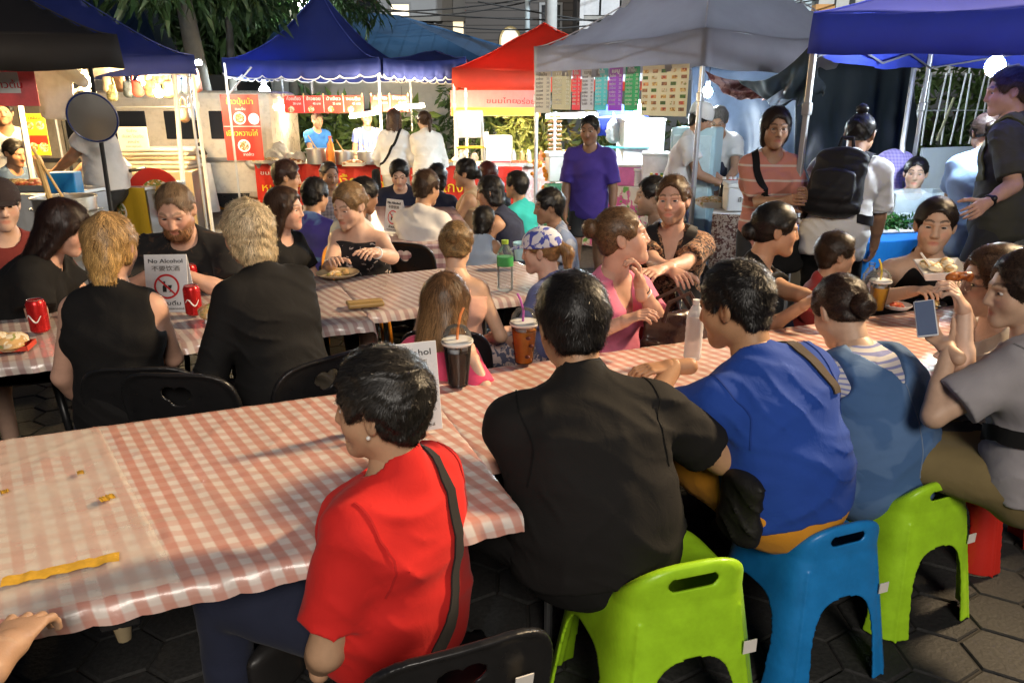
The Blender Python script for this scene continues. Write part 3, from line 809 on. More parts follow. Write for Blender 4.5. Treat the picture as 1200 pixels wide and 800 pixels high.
    # --- bottom
    if bottom and legs:
        F = Field(); F.t = .012
        F.ec(P0 - V(0, 0, .05) * s, P0 + u1 * .075 * T, lat, V(.160 * g, .120 * g) * s, V(.152 * g, .110 * g) * s, .04 * s)
        full = {'trousers': 1.93, 'shorts': .82, 'skirt': 1.3}[bottom] if bhem is None else bhem
        for hip, kn, an, td in lg:
            if full <= 1:
                en = hip + (kn - hip) * full; F.rc(hip, .086 * s * g, en, .066 * s + .012 * (bottom == 'shorts'), .04 * s, 'u', (en, kn - hip))
            else:
                en = kn + (an - kn) * (full - 1); F.rc(hip, .086 * s * g, kn, .060 * s, .03 * s); F.rc(kn, .058 * s, en, .044 * s + .006, .02 * s, 'u', (en, an - kn))
        if bottom == 'skirt':
            (h0, k0, _, _), (h1, k1, _, _) = lg
            F.ec((h0 + h1) / 2, (k0 + k1) / 2, lat, V(.16 * g, .085) * s, V(abs(k1[0] - k0[0]) / 2 / s + .07, .07) * s, .04 * s)
        F.folds(.0045 * s, seed=3)
        out['bottom'] = link(bottom, np_mesh(bottom, *F.mesh(max(hb, .008), 2)), bcol, root)
    if shoes and legs:
        for hip, kn, an, td in lg:
            F = Field(); F.rc(an - V(0, 0, .028) * s - td * .03 * s, .036 * s, an - V(0, 0, .040) * s + td * .135 * s, .030 * s, .02); F.rc(an, .040 * s, an + V(0, 0, .015), .040 * s, .02, 'u', (an + V(0, 0, .02), V(0, 0, 1)))
            F.plane(V(0, 0, .004), V(0, 0, -1))
            link("shoe", np_mesh("shoe", *F.mesh(max(hb, .008))), shoes if not isinstance(shoes, bool) else M("dark_shoe", (.03, .03, .035), .6), root)
    # --- hair
    if hair:
        F = Field(); hair_field(F, Hc, Hm, s, hair, hvol, hup)
        F.folds((.0045 + .006 * hcurl) * s, seed=5, freq=2.4 + hcurl)
        out['hair'] = make_hair("hair", F, Hc, Hm, s, hh, hcol, root, hair, (int(hn * 1.6) if q > 1 else int(hn * 1.8)) if q else hn // 2, hlen, width=(.003, .0019, .0011)[q], curl=hcurl, lift=hlift, streak=streak, tips=htips, seed=len(PEOPLE))
    return out
def HP(p, x, y, z): return Vector(p['H'] + p['Hm'] @ (V(x, y, z) * p['s']))
def to_world(p, v): return Vector(p['base'] + p['Rz'] @ np.asarray(v, float))

def strap(p, pts, width, m, name="strap", over='top', parent=None, thick=.004, off=.004, tilt=None):
    """band laid over a garment through points given near it (person frame)"""
    o = p.get(over) or p['body']; me = o.data
    bv = BVHTree.FromPolygons([v.co for v in me.vertices], [q.vertices for q in me.polygons])
    pts = [Vector(x) for x in pts]; dense = []
    for a, b, c, d in zip([pts[0]] + pts[:-2], pts[:-1], pts[1:], pts[2:] + [pts[-1]]):
        for k in range(8):
            t = k / 8; dense.append(.5 * ((2 * b) + (c - a) * t + (2 * a - 5 * b + 4 * c - d) * t * t + (3 * b - a - 3 * c + d) * t ** 3))
    dense.append(pts[-1])
    pr = []
    for x in dense:
        l, n, i, ds = bv.find_nearest(x)
        if (x - l).dot(n) < 0: pass
        pr.append((l + n * off, n))
    mb = MB(); rows = []
    for i, (l, n) in enumerate(pr):
        t = (pr[min(i + 1, len(pr) - 1)][0] - pr[max(i - 1, 0)][0]).normalized(); nn = (n - t * n.dot(t)).normalized(); sd = t.cross(nn) * width / 2
        b = len(mb.v); mb.v += [l - sd, l + sd, l + sd + nn * thick, l - sd + nn * thick]; rows.append(b)
    for a, b in zip(rows, rows[1:]):
        for k in range(4): mb.f.append([a + k, a + (k + 1) % 4, b + (k + 1) % 4, b + k]); mb.mi.append(0)
    return mb.build(name, m, parent or p['root'], True)
# ================================================================== ground
def ground_mat(name, c1, c2, c3, sc=3.0, rough=.8, bump=.6):
    m, N, L, P = nodes(name)
    tc = N.new("ShaderNodeTexCoord"); src = tc.outputs["Object"]
    a = N.new("ShaderNodeTexNoise"); a.inputs["Scale"].default_value = sc * .35; a.inputs["Detail"].default_value = 7; L.new(src, a.inputs["Vector"])
    b = N.new("ShaderNodeTexNoise"); b.inputs["Scale"].default_value = sc * 14; b.inputs["Detail"].default_value = 5; L.new(src, b.inputs["Vector"])
    mr = N.new("ShaderNodeMapRange"); mr.inputs[1].default_value = .35; mr.inputs[2].default_value = .65; L.new(a.outputs[0], mr.inputs[0])
    m2 = N.new("ShaderNodeMapRange"); m2.inputs[1].default_value = .38; m2.inputs[2].default_value = .62; L.new(b.outputs[0], m2.inputs[0])
    L.new(mixc(N, L, math_node(N, L, 'MULTIPLY', m2.outputs[0], .45), mixc(N, L, mr.outputs[0], c1, c2), c3), P.inputs["Base Color"])
    P.inputs["Roughness"].default_value = rough; P.inputs["Specular IOR Level"].default_value = .15
    bp = N.new("ShaderNodeBump"); bp.inputs["Strength"].default_value = bump; bp.inputs["Distance"].default_value = .01
    L.new(b.outputs[0], bp.inputs["Height"]); L.new(bp.outputs[0], P.inputs["Normal"])
    return m
GM = ground_mat("gravel_ground", (.16, .145, .12), (.24, .215, .175), (.07, .065, .06), 3.0, .85)
PM = ground_mat("paver_concrete", (.024, .024, .024), (.045, .044, .042), (.014, .014, .014), 5.0, .62, .35)
mb = MB(); mb.quad((-90, -30, -.012), (90, -30, -.012), (90, 150, -.012), (-90, 150, -.012))
tag(mb.build("ground", GM), kind='structure')
def hex_pavement():
    P, Q, mi = [], [], []
    a = .125; w = a * math.sqrt(3); rg = np.random.default_rng(4)
    rows = int(7.4 / (1.5 * a)); cols = int(9.5 / w)
    vs, fs = [], []
    for j in range(rows):
        for i in range(cols):
            cx = -4.6 + i * w + (j % 2) * w / 2; cy = .25 + j * 1.5 * a; tz = rg.normal(0, .0012); tx, ty = rg.normal(0, .006, 2)
            b = len(vs)
            for rr, z in ((a * .985, -.014), (a * .955, -.004), (a * .915, 0)):
                for k in range(6):
                    an = math.pi / 6 + k * math.pi / 3; x, y = rr * math.cos(an), rr * math.sin(an)
                    vs.append((cx + x, cy + y, z + tz + (tx * x + ty * y if z > -.01 else 0)))
            for rr in (0, 6):
                for k in range(6): fs.append((b + rr + k, b + rr + (k + 1) % 6, b + rr + 6 + (k + 1) % 6, b + rr + 6 + k))
            fs.append(tuple(b + 12 + k for k in range(6)))
    me = bpy.data.meshes.new("pavement"); me.from_pydata(vs, [], fs); me.update()
    tag(link("pavement", me, PM), kind='structure')
hex_pavement()
mb = MB(); mb.quad((-4.8, .1, -.008), (4.9, .1, -.008), (4.9, 7.7, -.008), (-4.8, 7.7, -.008)); tag(mb.build("paving_bed", M("joint_sand", (.02, .018, .016), .95)), kind='structure')

# ================================================================== buildings and roofs behind the stalls
def siding(name, c1, c2, step, depth=.35, rough=.6, axis='Z'):
    m, N, L, P = nodes(name)
    tc = N.new("ShaderNodeTexCoord"); sx = N.new("ShaderNodeSeparateXYZ"); L.new(tc.outputs["Object"], sx.inputs[0])
    fr = math_node(N, L, 'FRACT', math_node(N, L, 'MULTIPLY', sx.outputs[axis], 1 / step))
    nz = N.new("ShaderNodeTexNoise"); nz.inputs["Scale"].default_value = 1.2; nz.inputs["Detail"].default_value = 6; L.new(tc.outputs["Object"], nz.inputs["Vector"])
    line = math_node(N, L, 'LESS_THAN', fr, .14)
    L.new(mixc(N, L, line, mixc(N, L, nz.outputs[0], [c * .75 for c in c1], [min(1, c * 1.2) for c in c1]), c2), P.inputs["Base Color"])
    P.inputs["Roughness"].default_value = rough
    b = N.new("ShaderNodeBump"); b.inputs["Strength"].default_value = depth; b.inputs["Distance"].default_value = .03; L.new(fr, b.inputs["Height"]); L.new(b.outputs[0], P.inputs["Normal"])
    return m
M_WIN = M("window_dark_glass", (.02, .022, .028), .12, var=0)
M_LITWIN = glow("lit_window", (1, .80, .48), 1.1)
M_FRAME = M("window_frame", (.30, .31, .32), .5)
def block(name, label, x0, x1, d, ztop, m, cat="building", depth=6, zb=0):
    """a building whose front spans two pixel columns at distance d"""
    a, b = ground(x0, d), ground(x1, d)
    r = empty(name, ((a.x + b.x) / 2, a.y, 0), 0, label, cat)
    w = (b.x - a.x)
    MB().box((0, depth / 2, (ztop + zb) / 2), (w, depth, ztop - zb)).build("wall", m, r)
    r['w'] = w; return r, w
def window(r, x, z, w, h, m=None, bars=0, frame=M_FRAME, y=0.0, rz=0):
    fr = MB(); t = .07
    for sx in (-1, 1): fr.box((x + sx * (w / 2 + t / 2), y - .02, z), (t, .10, h + 2 * t))
    for sz in (-1, 1): fr.box((x, y - .018, z + sz * (h / 2 + t / 2)), (w - .004, .10, t))
    for k in range(bars): fr.box((x - w / 2 + w * (k + 1) / (bars + 1), y - .03, z), (.04, .06, h - .004))
    f = fr.build("window", frame, r)
    MB().box((x, y - .008, z), (w - .002, .02, h - .002)).build("pane", m or M_WIN, f)
M_WHITEWALL = siding("pale_render", (.36, .37, .38), (.24, .25, .26), 1.4, .1)
M_DARKSIDE = siding("dark_louvre", (.085, .075, .07), (.03, .028, .026), .22, .8)
M_BLUESIDE = siding("pale_blue_siding", (.40, .46, .48), (.22, .26, .28), .26, .8)
M_BEIGE = siding("beige_render", (.34, .31, .27), (.2, .19, .17), 2.1, .1)
M_CONC = M("old_concrete", (.30, .29, .27), .8, bump=.3)
r, w = block("townhouse", "pale grey townhouse with two lit windows behind the blue metal roof", 352, 548, 27, 9, M_WHITEWALL)
def wx(r, px, d): return ground(px, d).x - r.location.x
def wz(py, px, d): return pix(px, py, d).z
for px, py, ww, hh, lit in ((476, 24, .62, .72, 1), (537, 42, .55, .95, 1), (410, 20, .9, .9, 0), (505, 40, .5, .7, 0), (440, 5, .7, .8, 0)):
    window(r, wx(r, px, 27), wz(py, px, 27), ww, hh, M_LITWIN if lit else None)
MB().box((0, -.16, wz(28, 500, 27)), (r['w'], .3, .14)).build("ledge", M_CONC, r)
MB().box((r['w'] / 2 - .6, -.10, 3.2), (.35, .22, 6.4)).build("pilaster", M_CONC, r)
r, w = block("shophouse", "dark shophouse clad in horizontal louvres with an arched lit window", 548, 672, 25, 9, M_DARKSIDE)
cx, cz = wx(r, 598, 25), wz(48, 598, 25)
mb = MB(); pts = [(cx + .33 * math.cos(a), -.05, cz - .1 + .42 * math.sin(a)) for a in np.linspace(0, math.pi, 15)]
mb.tube([(cx + .33, -.05, cz - .6)] + pts + [(cx - .33, -.05, cz - .6)], .035, 6); fr = mb.build("window", M("brass_trim", (.5, .38, .18), .35, .6), r)
mb = MB(); mb.raw([(cx + .31, -.01, cz - .6)] + [(p[0] * .94 + cx * .06, -.01, p[2]) for p in pts] + [(cx - .31, -.01, cz - .6)], [tuple(range(17))]); mb.build("pane", glow("arch_light", (1, .88, .5), .35), fr)
window(r, wx(r, 643, 25), wz(40, 643, 25), .6, 1.5)
r, w = block("balcony_building", "narrow building with stacked pale balcony panels", 672, 737, 23.5, 9, M("balcony_wall", (.10, .10, .105), .7))
for z0, z1 in ((wz(48, 700, 23), wz(30, 700, 23)), (wz(25, 700, 23), wz(5, 700, 23)), (wz(0, 700, 23), wz(-20, 700, 23))):
    b = MB()
    for k in range(3):
        xx = -w / 2 + (k + .5) * w / 3; b.box((xx, -.9, (z0 + z1) / 2), (w / 3 - .06, .06, z1 - z0))
    b.build("balcony_panel", M("panel_white", (.5, .5, .51), .55), r)
    MB().box((0, -.45, z0 - .08), (w, .9, .12)).build("balcony_floor", M_CONC, r)
    rl = MB()
    for k in range(9): rl.tube([(-w / 2 + .1 + k * (w - .2) / 8, -.84, z0 - .6), (-w / 2 + .1 + k * (w - .2) / 8, -.84, z0 - .12)], .018, 5)
    rl.build("railing", M_FRAME, r)
for sx in (-1, 1): MB().box((sx * (w / 2 - .06), -.95, 4.5), (.12, .1, 9)).build("post", M("panel_white", ()), r)
r, w = block("siding_house", "wide house clad in pale blue horizontal siding", 737, 938, 21.5, 9, M_BLUESIDE)
r, w = block("apartment_building", "beige apartment building with dark framed windows", 938, 1230, 21, 9, M_BEIGE)
for px, py, ww, hh in ((955, 8, .9, 2.4), (990, 10, .8, 2.4), (1035, 5, .8, 2.0), (948, 45, .35, 1.0)):
    window(r, wx(r, px, 21), wz(py, px, 21), ww, hh, M("blind_pane", (.42, .40, .36), .6), 1, M("dark_frame", (.03, .03, .03), .5))
MB().box((wx(r, 919 + 20, 21), -.25, wz(40, 919, 21)), (.5, .3, 1.2)).build("signboard", M("orange_panel", (.45, .22, .07), .6), r)
r, w = block("added_dark_wall", "added dark wall closing the view behind all the stalls", -500, 1700, 19.5, 2.3, M("dark_wall", (.05, .05, .048), .85, bump=.3), cat="wall", depth=.25)  # wall added to give darkness and hide the horizon

def hip_roof(name, label, eave, ridge, m, wallm, zb=0):
    """eave: four corners front-left, front-right, back-right, back-left; ridge: left, right"""
    E = [Vector(p) for p in eave]; Rg = [Vector(p) for p in ridge]
    c = sum(E, Vector()) / 4; r = empty(name, (c.x, c.y, 0), 0, label, "building"); o = Vector((c.x, c.y, 0))
    e = [p - o for p in E]; g = [p - o for p in Rg]
    mb = MB()
    for tri in ((e[0], e[1], g[1], g[0]), (e[1], e[2], g[1], g[1]), (e[2], e[3], g[0], g[1]), (e[3], e[0], g[0], g[0])):
        mb.slab(*tri, .04) if tri[2] != tri[3] else mb.raw(tri[:3], [(0, 1, 2)])
    mb.build("roof", m, r)
    gt = MB()
    for a, b in zip(e, e[1:] + e[:1]): gt.tube([a - Vector((0, 0, .06)), b - Vector((0, 0, .06))], .09, 6)
    gt.build("gutter", M("grey_gutter", (.16, .17, .18), .5), r)
    q = [p.lerp(sum(e, Vector()) / 4, .12) for p in e]; w = MB()
    for a, b in zip(q, q[1:] + q[:1]): w.slab((a.x, a.y, zb), (b.x, b.y, zb), (b.x, b.y, a.z - .1), (a.x, a.y, a.z - .1), .12)
    w.build("wall", wallm, r)
M_ROOF = siding("blue_metal_roof", (.022, .065, .14), (.015, .05, .11), .34, .9, .38, axis='X')
hip_roof("roofed_house", "house with a large dark blue corrugated metal hip roof", (pix(300, 66, 16.2), pix(578, 77, 15.6), pix(640, 70, 22), pix(300, 66, 22)), (pix(345, 10, 18.6), pix(468, 20, 18.4)), M_ROOF, M_CONC)
hip_roof("roofed_hall", "low hall under a dusky slate roof beyond the bag stall", (pix(-120, 60, 15.5), pix(190, 66, 15), pix(215, 62, 20), pix(-120, 60, 20)), (pix(-60, -60, 17.5), pix(150, -32, 17.5)), siding("slate_roof", (.04, .055, .08), (.02, .03, .045), .4, .5, .5, axis='X'), M_CONC)
# utility poles, cables
for i, (px, d, lab) in enumerate(((617, 19, "slim grey steel post before the dark shophouse"), (643, 18, "thick concrete utility pole carrying cables beside the red canopy"))):
    g = ground(px, d); r = empty("utility_pole", tuple(g), 0, lab, "pole")
    MB().tube([(0, 0, 0), (0, 0, 9)], [(.07, .05), (.16, .11)][i], 10).build("shaft", M("pole_grey", (.33, .33, .32), .8, bump=.2) if i else M("steel_post", (.28, .33, .35), .5), r, True)
    if i: MB().box((0, -.05, 4.4), (1.4, .1, .1)).build("crossarm", M_CONC, r)
for i, (a, b, sag) in enumerate((((430, 14, 17), (760, -40, 20), .3), ((380, 2, 16), (1000, -8, 19), .5), ((500, 28, 17), (820, 2, 19), .35), ((560, 2, 17), (1180, 22, 19.5), .55), ((640, 22, 18), (990, -12, 20), .3), ((470, 20, 17), (640, -3, 18), .1))):
    A, B = pix(*a), pix(*b); pts = []
    for k in range(17):
        t = k / 16; p = A.lerp(B, t); p.z -= sag * 4 * t * (1 - t); pts.append(p)
    lab = ("thin cable climbing to the right over the red canopy", "long overhead cable sagging before the pale townhouse", "short cable between the blue roof and siding house", "heavy cable sagging across the dark shophouse", "cable running from the concrete pole over the siding house", "short service cable reaching the concrete pole")[i]
    MB().tube(pts, .018, 5).build("overhead_cable", M("black_cable", (.015, .015, .015), .6), None, True)
    tag(bpy.data.objects[COL.objects[-1].name], lab, "cable", "overhead cables")

# ================================================================== vegetation
def leaf_mat(name, c): return M(name, c, .5, var=.35, scale=3.0, transl=.25)
def leaves(mb, centers, n, r, size, rg, droop=.4, squash=.8, aspect=.36):
    for c in centers:
        c = Vector(c)
        for _ in range(n):
            v = Vector(rg.normal(0, 1, 3)); v.normalize(); p = c + Vector((v.x, v.y, v.z * squash)) * r * rg.uniform(.25, 1.05)
            d = (v * .7 + Vector(rg.normal(0, .6, 3)) - Vector((0, 0, droop))).normalized(); s = d.cross(Vector(rg.normal(0, 1, 3))).normalized()
            l = size * rg.uniform(.6, 1.3); w = l * aspect; q = d.cross(s) * l * .12
            mb.raw([p, p + d * l * .5 + s * w * .5 + q, p + d * l, p + d * l * .5 - s * w * .5 + q], [(0, 1, 2, 3)])
LEAF_A = leaf_mat("leaf_dark", (.035, .07, .022)); LEAF_B = leaf_mat("leaf_mid", (.07, .12, .03)); LEAF_C = leaf_mat("leaf_olive", (.10, .13, .035))
BARK = M("grey_bark", (.075, .068, .055), .9, bump=.8, bscale=18, var=.3)
def bush(px, py, d, rx, rz, n, size, m, label, seed, name="bush", stem=True):
    rg = np.random.default_rng(seed); c = pix(px, py, d); r = empty(name, (c.x, c.y, 0), 0, label, "bush", "bushes behind the stalls")
    mb = MB(); cs = [(rg.uniform(-rx, rx), rg.uniform(-.4, .4), max(.25, c.z + rg.uniform(-rz, rz))) for _ in range(n)]
    leaves(mb, cs, 70, .42, size, rg); mb.build("foliage", m, r)
    st = MB()
    for k in range(4):
        x = rg.uniform(-rx, rx) * .6; st.tube([(x * .3, 0, 0), (x * .7, .05, c.z * .5), (x, 0, c.z)], [.05, .035, .015], 6)
    st.build("stem", BARK, r, True)
for i, a in enumerate(((330, 150, 15.6, 1.2, .8, 16, .22, LEAF_A, "dark bush behind the red hanging menu"), (415, 165, 14.8, 1.1, .55, 18, .30, LEAF_B, "broad leafed bright green bush behind the soup pots"),
                       (520, 160, 15.6, 1.1, .9, 16, .22, LEAF_A, "dark bush behind the two women in white"), (600, 165, 15.0, .9, .9, 16, .24, LEAF_A, "dark bush behind the folding step ladder"),
                       (655, 175, 13.6, .9, .8, 18, .20, LEAF_C, "olive green bush between the lamp box and the man in purple"), (745, 175, 12.6, .8, .7, 14, .2, LEAF_A, "dark shrub behind the plastic bag rack"),
                       (1110, 130, 9.6, 1.0, .6, 18, .18, LEAF_B, "green shrub behind the white window bars"), (1190, 130, 9.8, .9, .6, 12, .18, LEAF_A, "dark shrub behind the lit bulb"))):
    bush(*a, seed=20 + i)
def tree(label, px, d, lean, zc, crown, n, size, m, seed, tr=.16, pn=60, group="trees over the stalls"):
    rg = np.random.default_rng(seed); g = ground(px, d); r = empty("tree", tuple(g), 0, label, "tree", group)
    top = Vector((lean, .2, zc)); t = MB(); t.tube([(0, 0, -.05), (lean * .15, .03, zc * .3), (lean * .5, .1, zc * .62), top], [tr * 1.25, tr, tr * .85, tr * .55], 10)
    cs = []
    for k in range(n):
        a = rg.uniform(0, 2 * math.pi); q = rg.uniform(.2, 1) ** .6
        c = top + Vector((math.cos(a) * crown[0] * q, math.sin(a) * crown[1] * q, rg.uniform(-.5, 1) * crown[2])); cs.append(c)
        if k % 2 == 0: t.tube([top * .85, top.lerp(c, .5) + Vector((0, 0, .15)), c], [tr * .3, tr * .2, .015], 5)
    t.build("trunk", BARK, r, True)
    mb = MB(); leaves(mb, cs, pn, .62, size, rg, droop=.9, aspect=.16); mb.build("crown", m, r)
tree("leaning grey tree with drooping feathery crown above the bag stall", 259, 12.3, -.35, 4.0, (1.5, 1.2, 1.1), 46, .42, LEAF_A, 3, .17, 90)
tree("dark tree behind the peak of the blue canopy", 352, 15.6, .1, 3.9, (1.5, 1.2, 1.0), 40, .36, LEAF_A, 5, .13, 80)
tree("slender dark tree beside the leaning grey tree", 283, 13.4, .1, 3.8, (1.0, .9, .9), 24, .40, LEAF_A, 9, .08, 80)

tree("huge dark tree mass beyond the bag stall's slate roof", 170, 23, .2, 4.2, (3.4, 1.6, 1.9), 60, .7, LEAF_A, 12, .2, 60)  # tree added to darken the glowing horizon
tree("added dark tree beyond the gap beside the blue peak", 262, 21, .2, 3.6, (2.6, 1.4, 1.7), 56, .65, LEAF_A, 13, .2, 60)  # also added, covers the bright sky in the gap
# ================================================================== tables with printed plastic cloths
DIR1 = R(21.8)
def gingham(name, w, h, f, pitch, shear=.0, rough=.28, stripe=False, c_dirt=.12):
    m, N, L, P = nodes(name)
    at = N.new("ShaderNodeAttribute"); at.attribute_name = "flat"; sx = N.new("ShaderNodeSeparateXYZ"); L.new(at.outputs["Vector"], sx.inputs[0])
    u = math_node(N, L, 'ADD', sx.outputs['X'], math_node(N, L, 'MULTIPLY', sx.outputs['Y'], shear))
    def band(v, p, duty=.5):
        t = math_node(N, L, 'PINGPONG', math_node(N, L, 'MULTIPLY', v, 1 / p), .5)
        mr = N.new("ShaderNodeMapRange"); mr.inputs[1].default_value = duty / 2 - .045; mr.inputs[2].default_value = duty / 2 + .045; L.new(t, mr.inputs[0]); return mr.outputs[0]
    a = band(u, pitch); b = band(sx.outputs['Y'], pitch) if not stripe else 0.0
    rowc = [w[i] * .45 + h[i] * .55 for i in range(3)]
    c = mixc(N, L, a, mixc(N, L, b, w, rowc), mixc(N, L, b, h, f))
    nz = N.new("ShaderNodeTexNoise"); nz.inputs["Scale"].default_value = 3.5; nz.inputs["Detail"].default_value = 7; L.new(at.outputs["Vector"], nz.inputs["Vector"])
    mr = N.new("ShaderNodeMapRange"); mr.inputs[1].default_value = .45; mr.inputs[2].default_value = .75; mr.inputs[4].default_value = c_dirt * 2; L.new(nz.outputs[0], mr.inputs[0])
    L.new(mixc(N, L, mr.outputs[0], c, (.42, .34, .27)), P.inputs["Base Color"])
    r2 = N.new("ShaderNodeMapRange"); r2.inputs[3].default_value = rough - .1; r2.inputs[4].default_value = rough + .18; L.new(nz.outputs[0], r2.inputs[0]); L.new(r2.outputs[0], P.inputs["Roughness"])
    n3 = N.new("ShaderNodeTexNoise"); n3.inputs["Scale"].default_value = 16; n3.inputs["Detail"].default_value = 4; n3.inputs["Distortion"].default_value = .8; L.new(at.outputs["Vector"], n3.inputs["Vector"])
    bp = N.new("ShaderNodeBump"); bp.inputs["Strength"].default_value = .25; bp.inputs["Distance"].default_value = .01; L.new(n3.outputs[0], bp.inputs["Height"]); L.new(bp.outputs[0], P.inputs["Normal"])
    P.inputs["Coat Weight"].default_value = .28; P.inputs["Coat Roughness"].default_value = .12
    return m
def cloth_mesh(name, s0, s1, n0, n1, over, h=.014, amp=.0025, seed=0, z=0.0, ends=(True, True), creases=()):
    """sheet laid over a table top in table coordinates (along, across), hanging over its edges"""
    rg = np.random.default_rng(seed)
    S = np.arange(s0 - (over if ends[0] else 0), s1 + (over if ends[1] else 0) + h, h); T = np.arange(n0 - over, n1 + over + h, h)
    A, B = np.meshgrid(S, T, indexing='ij')
    x, y, zz = A.copy(), B.copy(), np.zeros_like(A)
    for X, lo, hi in ((x, s0, s1), (y, n0, n1)):
        src = X.copy()
        ex = np.maximum(lo - src, 0) + np.maximum(src - hi, 0); sg = np.where(src < lo, -1, 1)
        out = np.minimum(ex, .02) * .8 + np.maximum(ex - .02, 0) * .12
        X[:] = np.clip(src, lo, hi) + sg * out * (ex > 0); zz -= np.where(ex > 0, np.maximum(ex - .004, 0) * .97, 0)
    wv = np.zeros_like(A)
    for k in range(26):
        a = rg.normal(.0, .8) + (0 if k % 3 else 1.57); f = rg.uniform(3, 22); ph = rg.uniform(0, 6.3)
        t = (A * math.cos(a) + B * math.sin(a)) * f + ph + 1.2 * np.sin(A * rg.uniform(1, 6) + ph) + 1.0 * np.sin(B * rg.uniform(2, 8))
        mask = np.clip(np.sin(A * rg.uniform(1, 4) + ph * 2) * np.sin(B * rg.uniform(2, 6) + ph), 0, 1)
        wv += (1 - np.abs(np.sin(t))) ** 7 * mask * rg.uniform(.3, 1)
    for (a0, b0, a1, b1, hgt, wd) in creases:
        dx, dy = a1 - a0, b1 - b0; L2 = dx * dx + dy * dy; t = np.clip(((A - a0) * dx + (B - b0) * dy) / L2, 0, 1)
        dd = np.hypot(A - a0 - t * dx + .012 * np.sin(t * 9), B - b0 - t * dy); wv += np.exp(-(dd / wd) ** 2) * hgt / amp * np.sin(np.pi * np.clip(t, .03, .97)) ** .4
    hang = np.clip(-zz / .05, 0, 1)
    out = hang * (.006 * np.sin(A * 21 + 2 * np.sin(B * 7)) + .008 * np.sin(A * 47 + B * 30))
    y += np.where(B < n0, -np.abs(out), np.where(B > n1, np.abs(out), 0))
    zz += wv * amp * (1 - hang) + z
    n, m = A.shape; P = np.stack([x, y, zz], -1).reshape(-1, 3)
    I = np.arange(n * m).reshape(n, m); Q = np.stack([I[:-1, :-1], I[1:, :-1], I[1:, 1:], I[:-1, 1:]], -1).reshape(-1, 4)
    me = np_mesh(name, P, Q)
    at = me.attributes.new("flat", 'FLOAT_VECTOR', 'POINT'); at.data.foreach_set("vector", np.stack([A, B, np.zeros_like(A)], -1).astype(f32).ravel())
    return me
M_STEEL = M("grey_steel", (.32, .32, .33), .35, .8, var=.1); M_BLACKP = M("black_plastic", (.012, .012, .013), .32, var=.15, scale=20)
M_TABLETOP = M("worn_tabletop", (.38, .33, .27), .6)
def T2W(s, n, a): return Vector((s * math.cos(a) - n * math.sin(a), s * math.sin(a) + n * math.cos(a), 0))
def folding_table(label, s0, s1, n0, n1, a, clabel, cm, over=.05, zt=.735, group="folding tables under printed cloths", amp=.0036, seed=0, creases=(), ends=(True, True), legin=.25, h=.014):
    c = T2W((s0 + s1) / 2, (n0 + n1) / 2, a); r = empty("folding_table", tuple(c), a, label, "table", group)
    L, Wd = s1 - s0, n1 - n0
    MB().box((0, 0, zt - .02), (L - .012, Wd - .012, .034), bev=.008).build("tabletop", M_TABLETOP, r)
    for sx in (-1, 1):
        g = MB(); x = sx * (L / 2 - legin)
        for sy in (-1, 1): g.tube([(x, sy * (Wd / 2 - .08), zt - .04), (x, sy * (Wd / 2 - .07), .0)], .014, 8)
        g.tube([(x, -Wd / 2 + .08, .28), (x, Wd / 2 - .08, .28)], .011, 8); g.tube([(x, 0, zt - .05), (x - sx * .42, 0, zt - .05)], .011, 6)
        g.build("leg_frame", M_STEEL, r, True)
    MB().box((0, 0, zt - .055), (L - .1, .05, .03)).build("rail", M_STEEL, r)
    cl = link("tablecloth", cloth_mesh("tablecloth", -L / 2, L / 2, -Wd / 2, Wd / 2, over, h, amp, seed, 0, ends, creases), cm)
    cl.location = (c.x, c.y, zt + .004); cl.rotation_euler = (0, 0, a)
    tag(cl, clabel, "tablecloth", "printed plastic tablecloths")
    return r, cl
ZT = .74
G1 = gingham("red_gingham", (.68, .60, .545), (.58, .315, .255), (.55, .265, .21), .048, shear=.25)
G2 = gingham("faded_stripe_cloth", (.50, .44, .41), (.36, .25, .24), (.32, .2, .19), .044, shear=.2, rough=.22, stripe=True)
G3 = gingham("plum_check_cloth", (.42, .35, .34), (.25, .13, .15), (.16, .06, .08), .07, rough=.35)
folding_table("long folding table nearest the camera under red gingham", -2.4, .60, 1.455, 2.37, DIR1, "red and white gingham plastic cloth across the nearest long table", G1, seed=2, ends=(True, False),
              creases=((-.02, .47, .22, -.5, .007, .016), (.08, .45, .34, -.5, .005, .012), (.5, .47, .95, -.35, .003, .02), (1.05, .46, 1.3, -.45, .003, .012), (.85, .1, 1.35, -.1, .003, .015)), h=.011)
folding_table("folding table set back between the row of stools and the woman in black", .605, 3.9, 1.75, 2.42, DIR1, "gingham cloth under the drinks beside the woman eating from a tray", G1, seed=5)
DIR2 = R(24)
folding_table("wide folding table between the blonde woman and the burly bearded man", -3.2, .72, 3.18, 4.2, DIR2, "faded striped cloth in front of the burly bearded man", G2, seed=7, amp=.003)
folding_table("short folding table carrying the big green-label bottle", .74, 1.85, 3.30, 4.08, DIR2, "faded striped cloth under the big green-label bottle", G2, seed=9, amp=.003)
g = ground(478, 6.1, .74)
DIR3 = R(100)
s_, n_ = g.x * math.cos(DIR3) + g.y * math.sin(DIR3), -g.x * math.sin(DIR3) + g.y * math.cos(DIR3)
folding_table("narrow folding table with the man in the navy shirt at its far end", s_ - 1.0, s_ + 1.1, n_ - .45, n_ + .30, DIR3, "plum checked cloth hanging low over the end of the far table", G3, over=.30, seed=11)
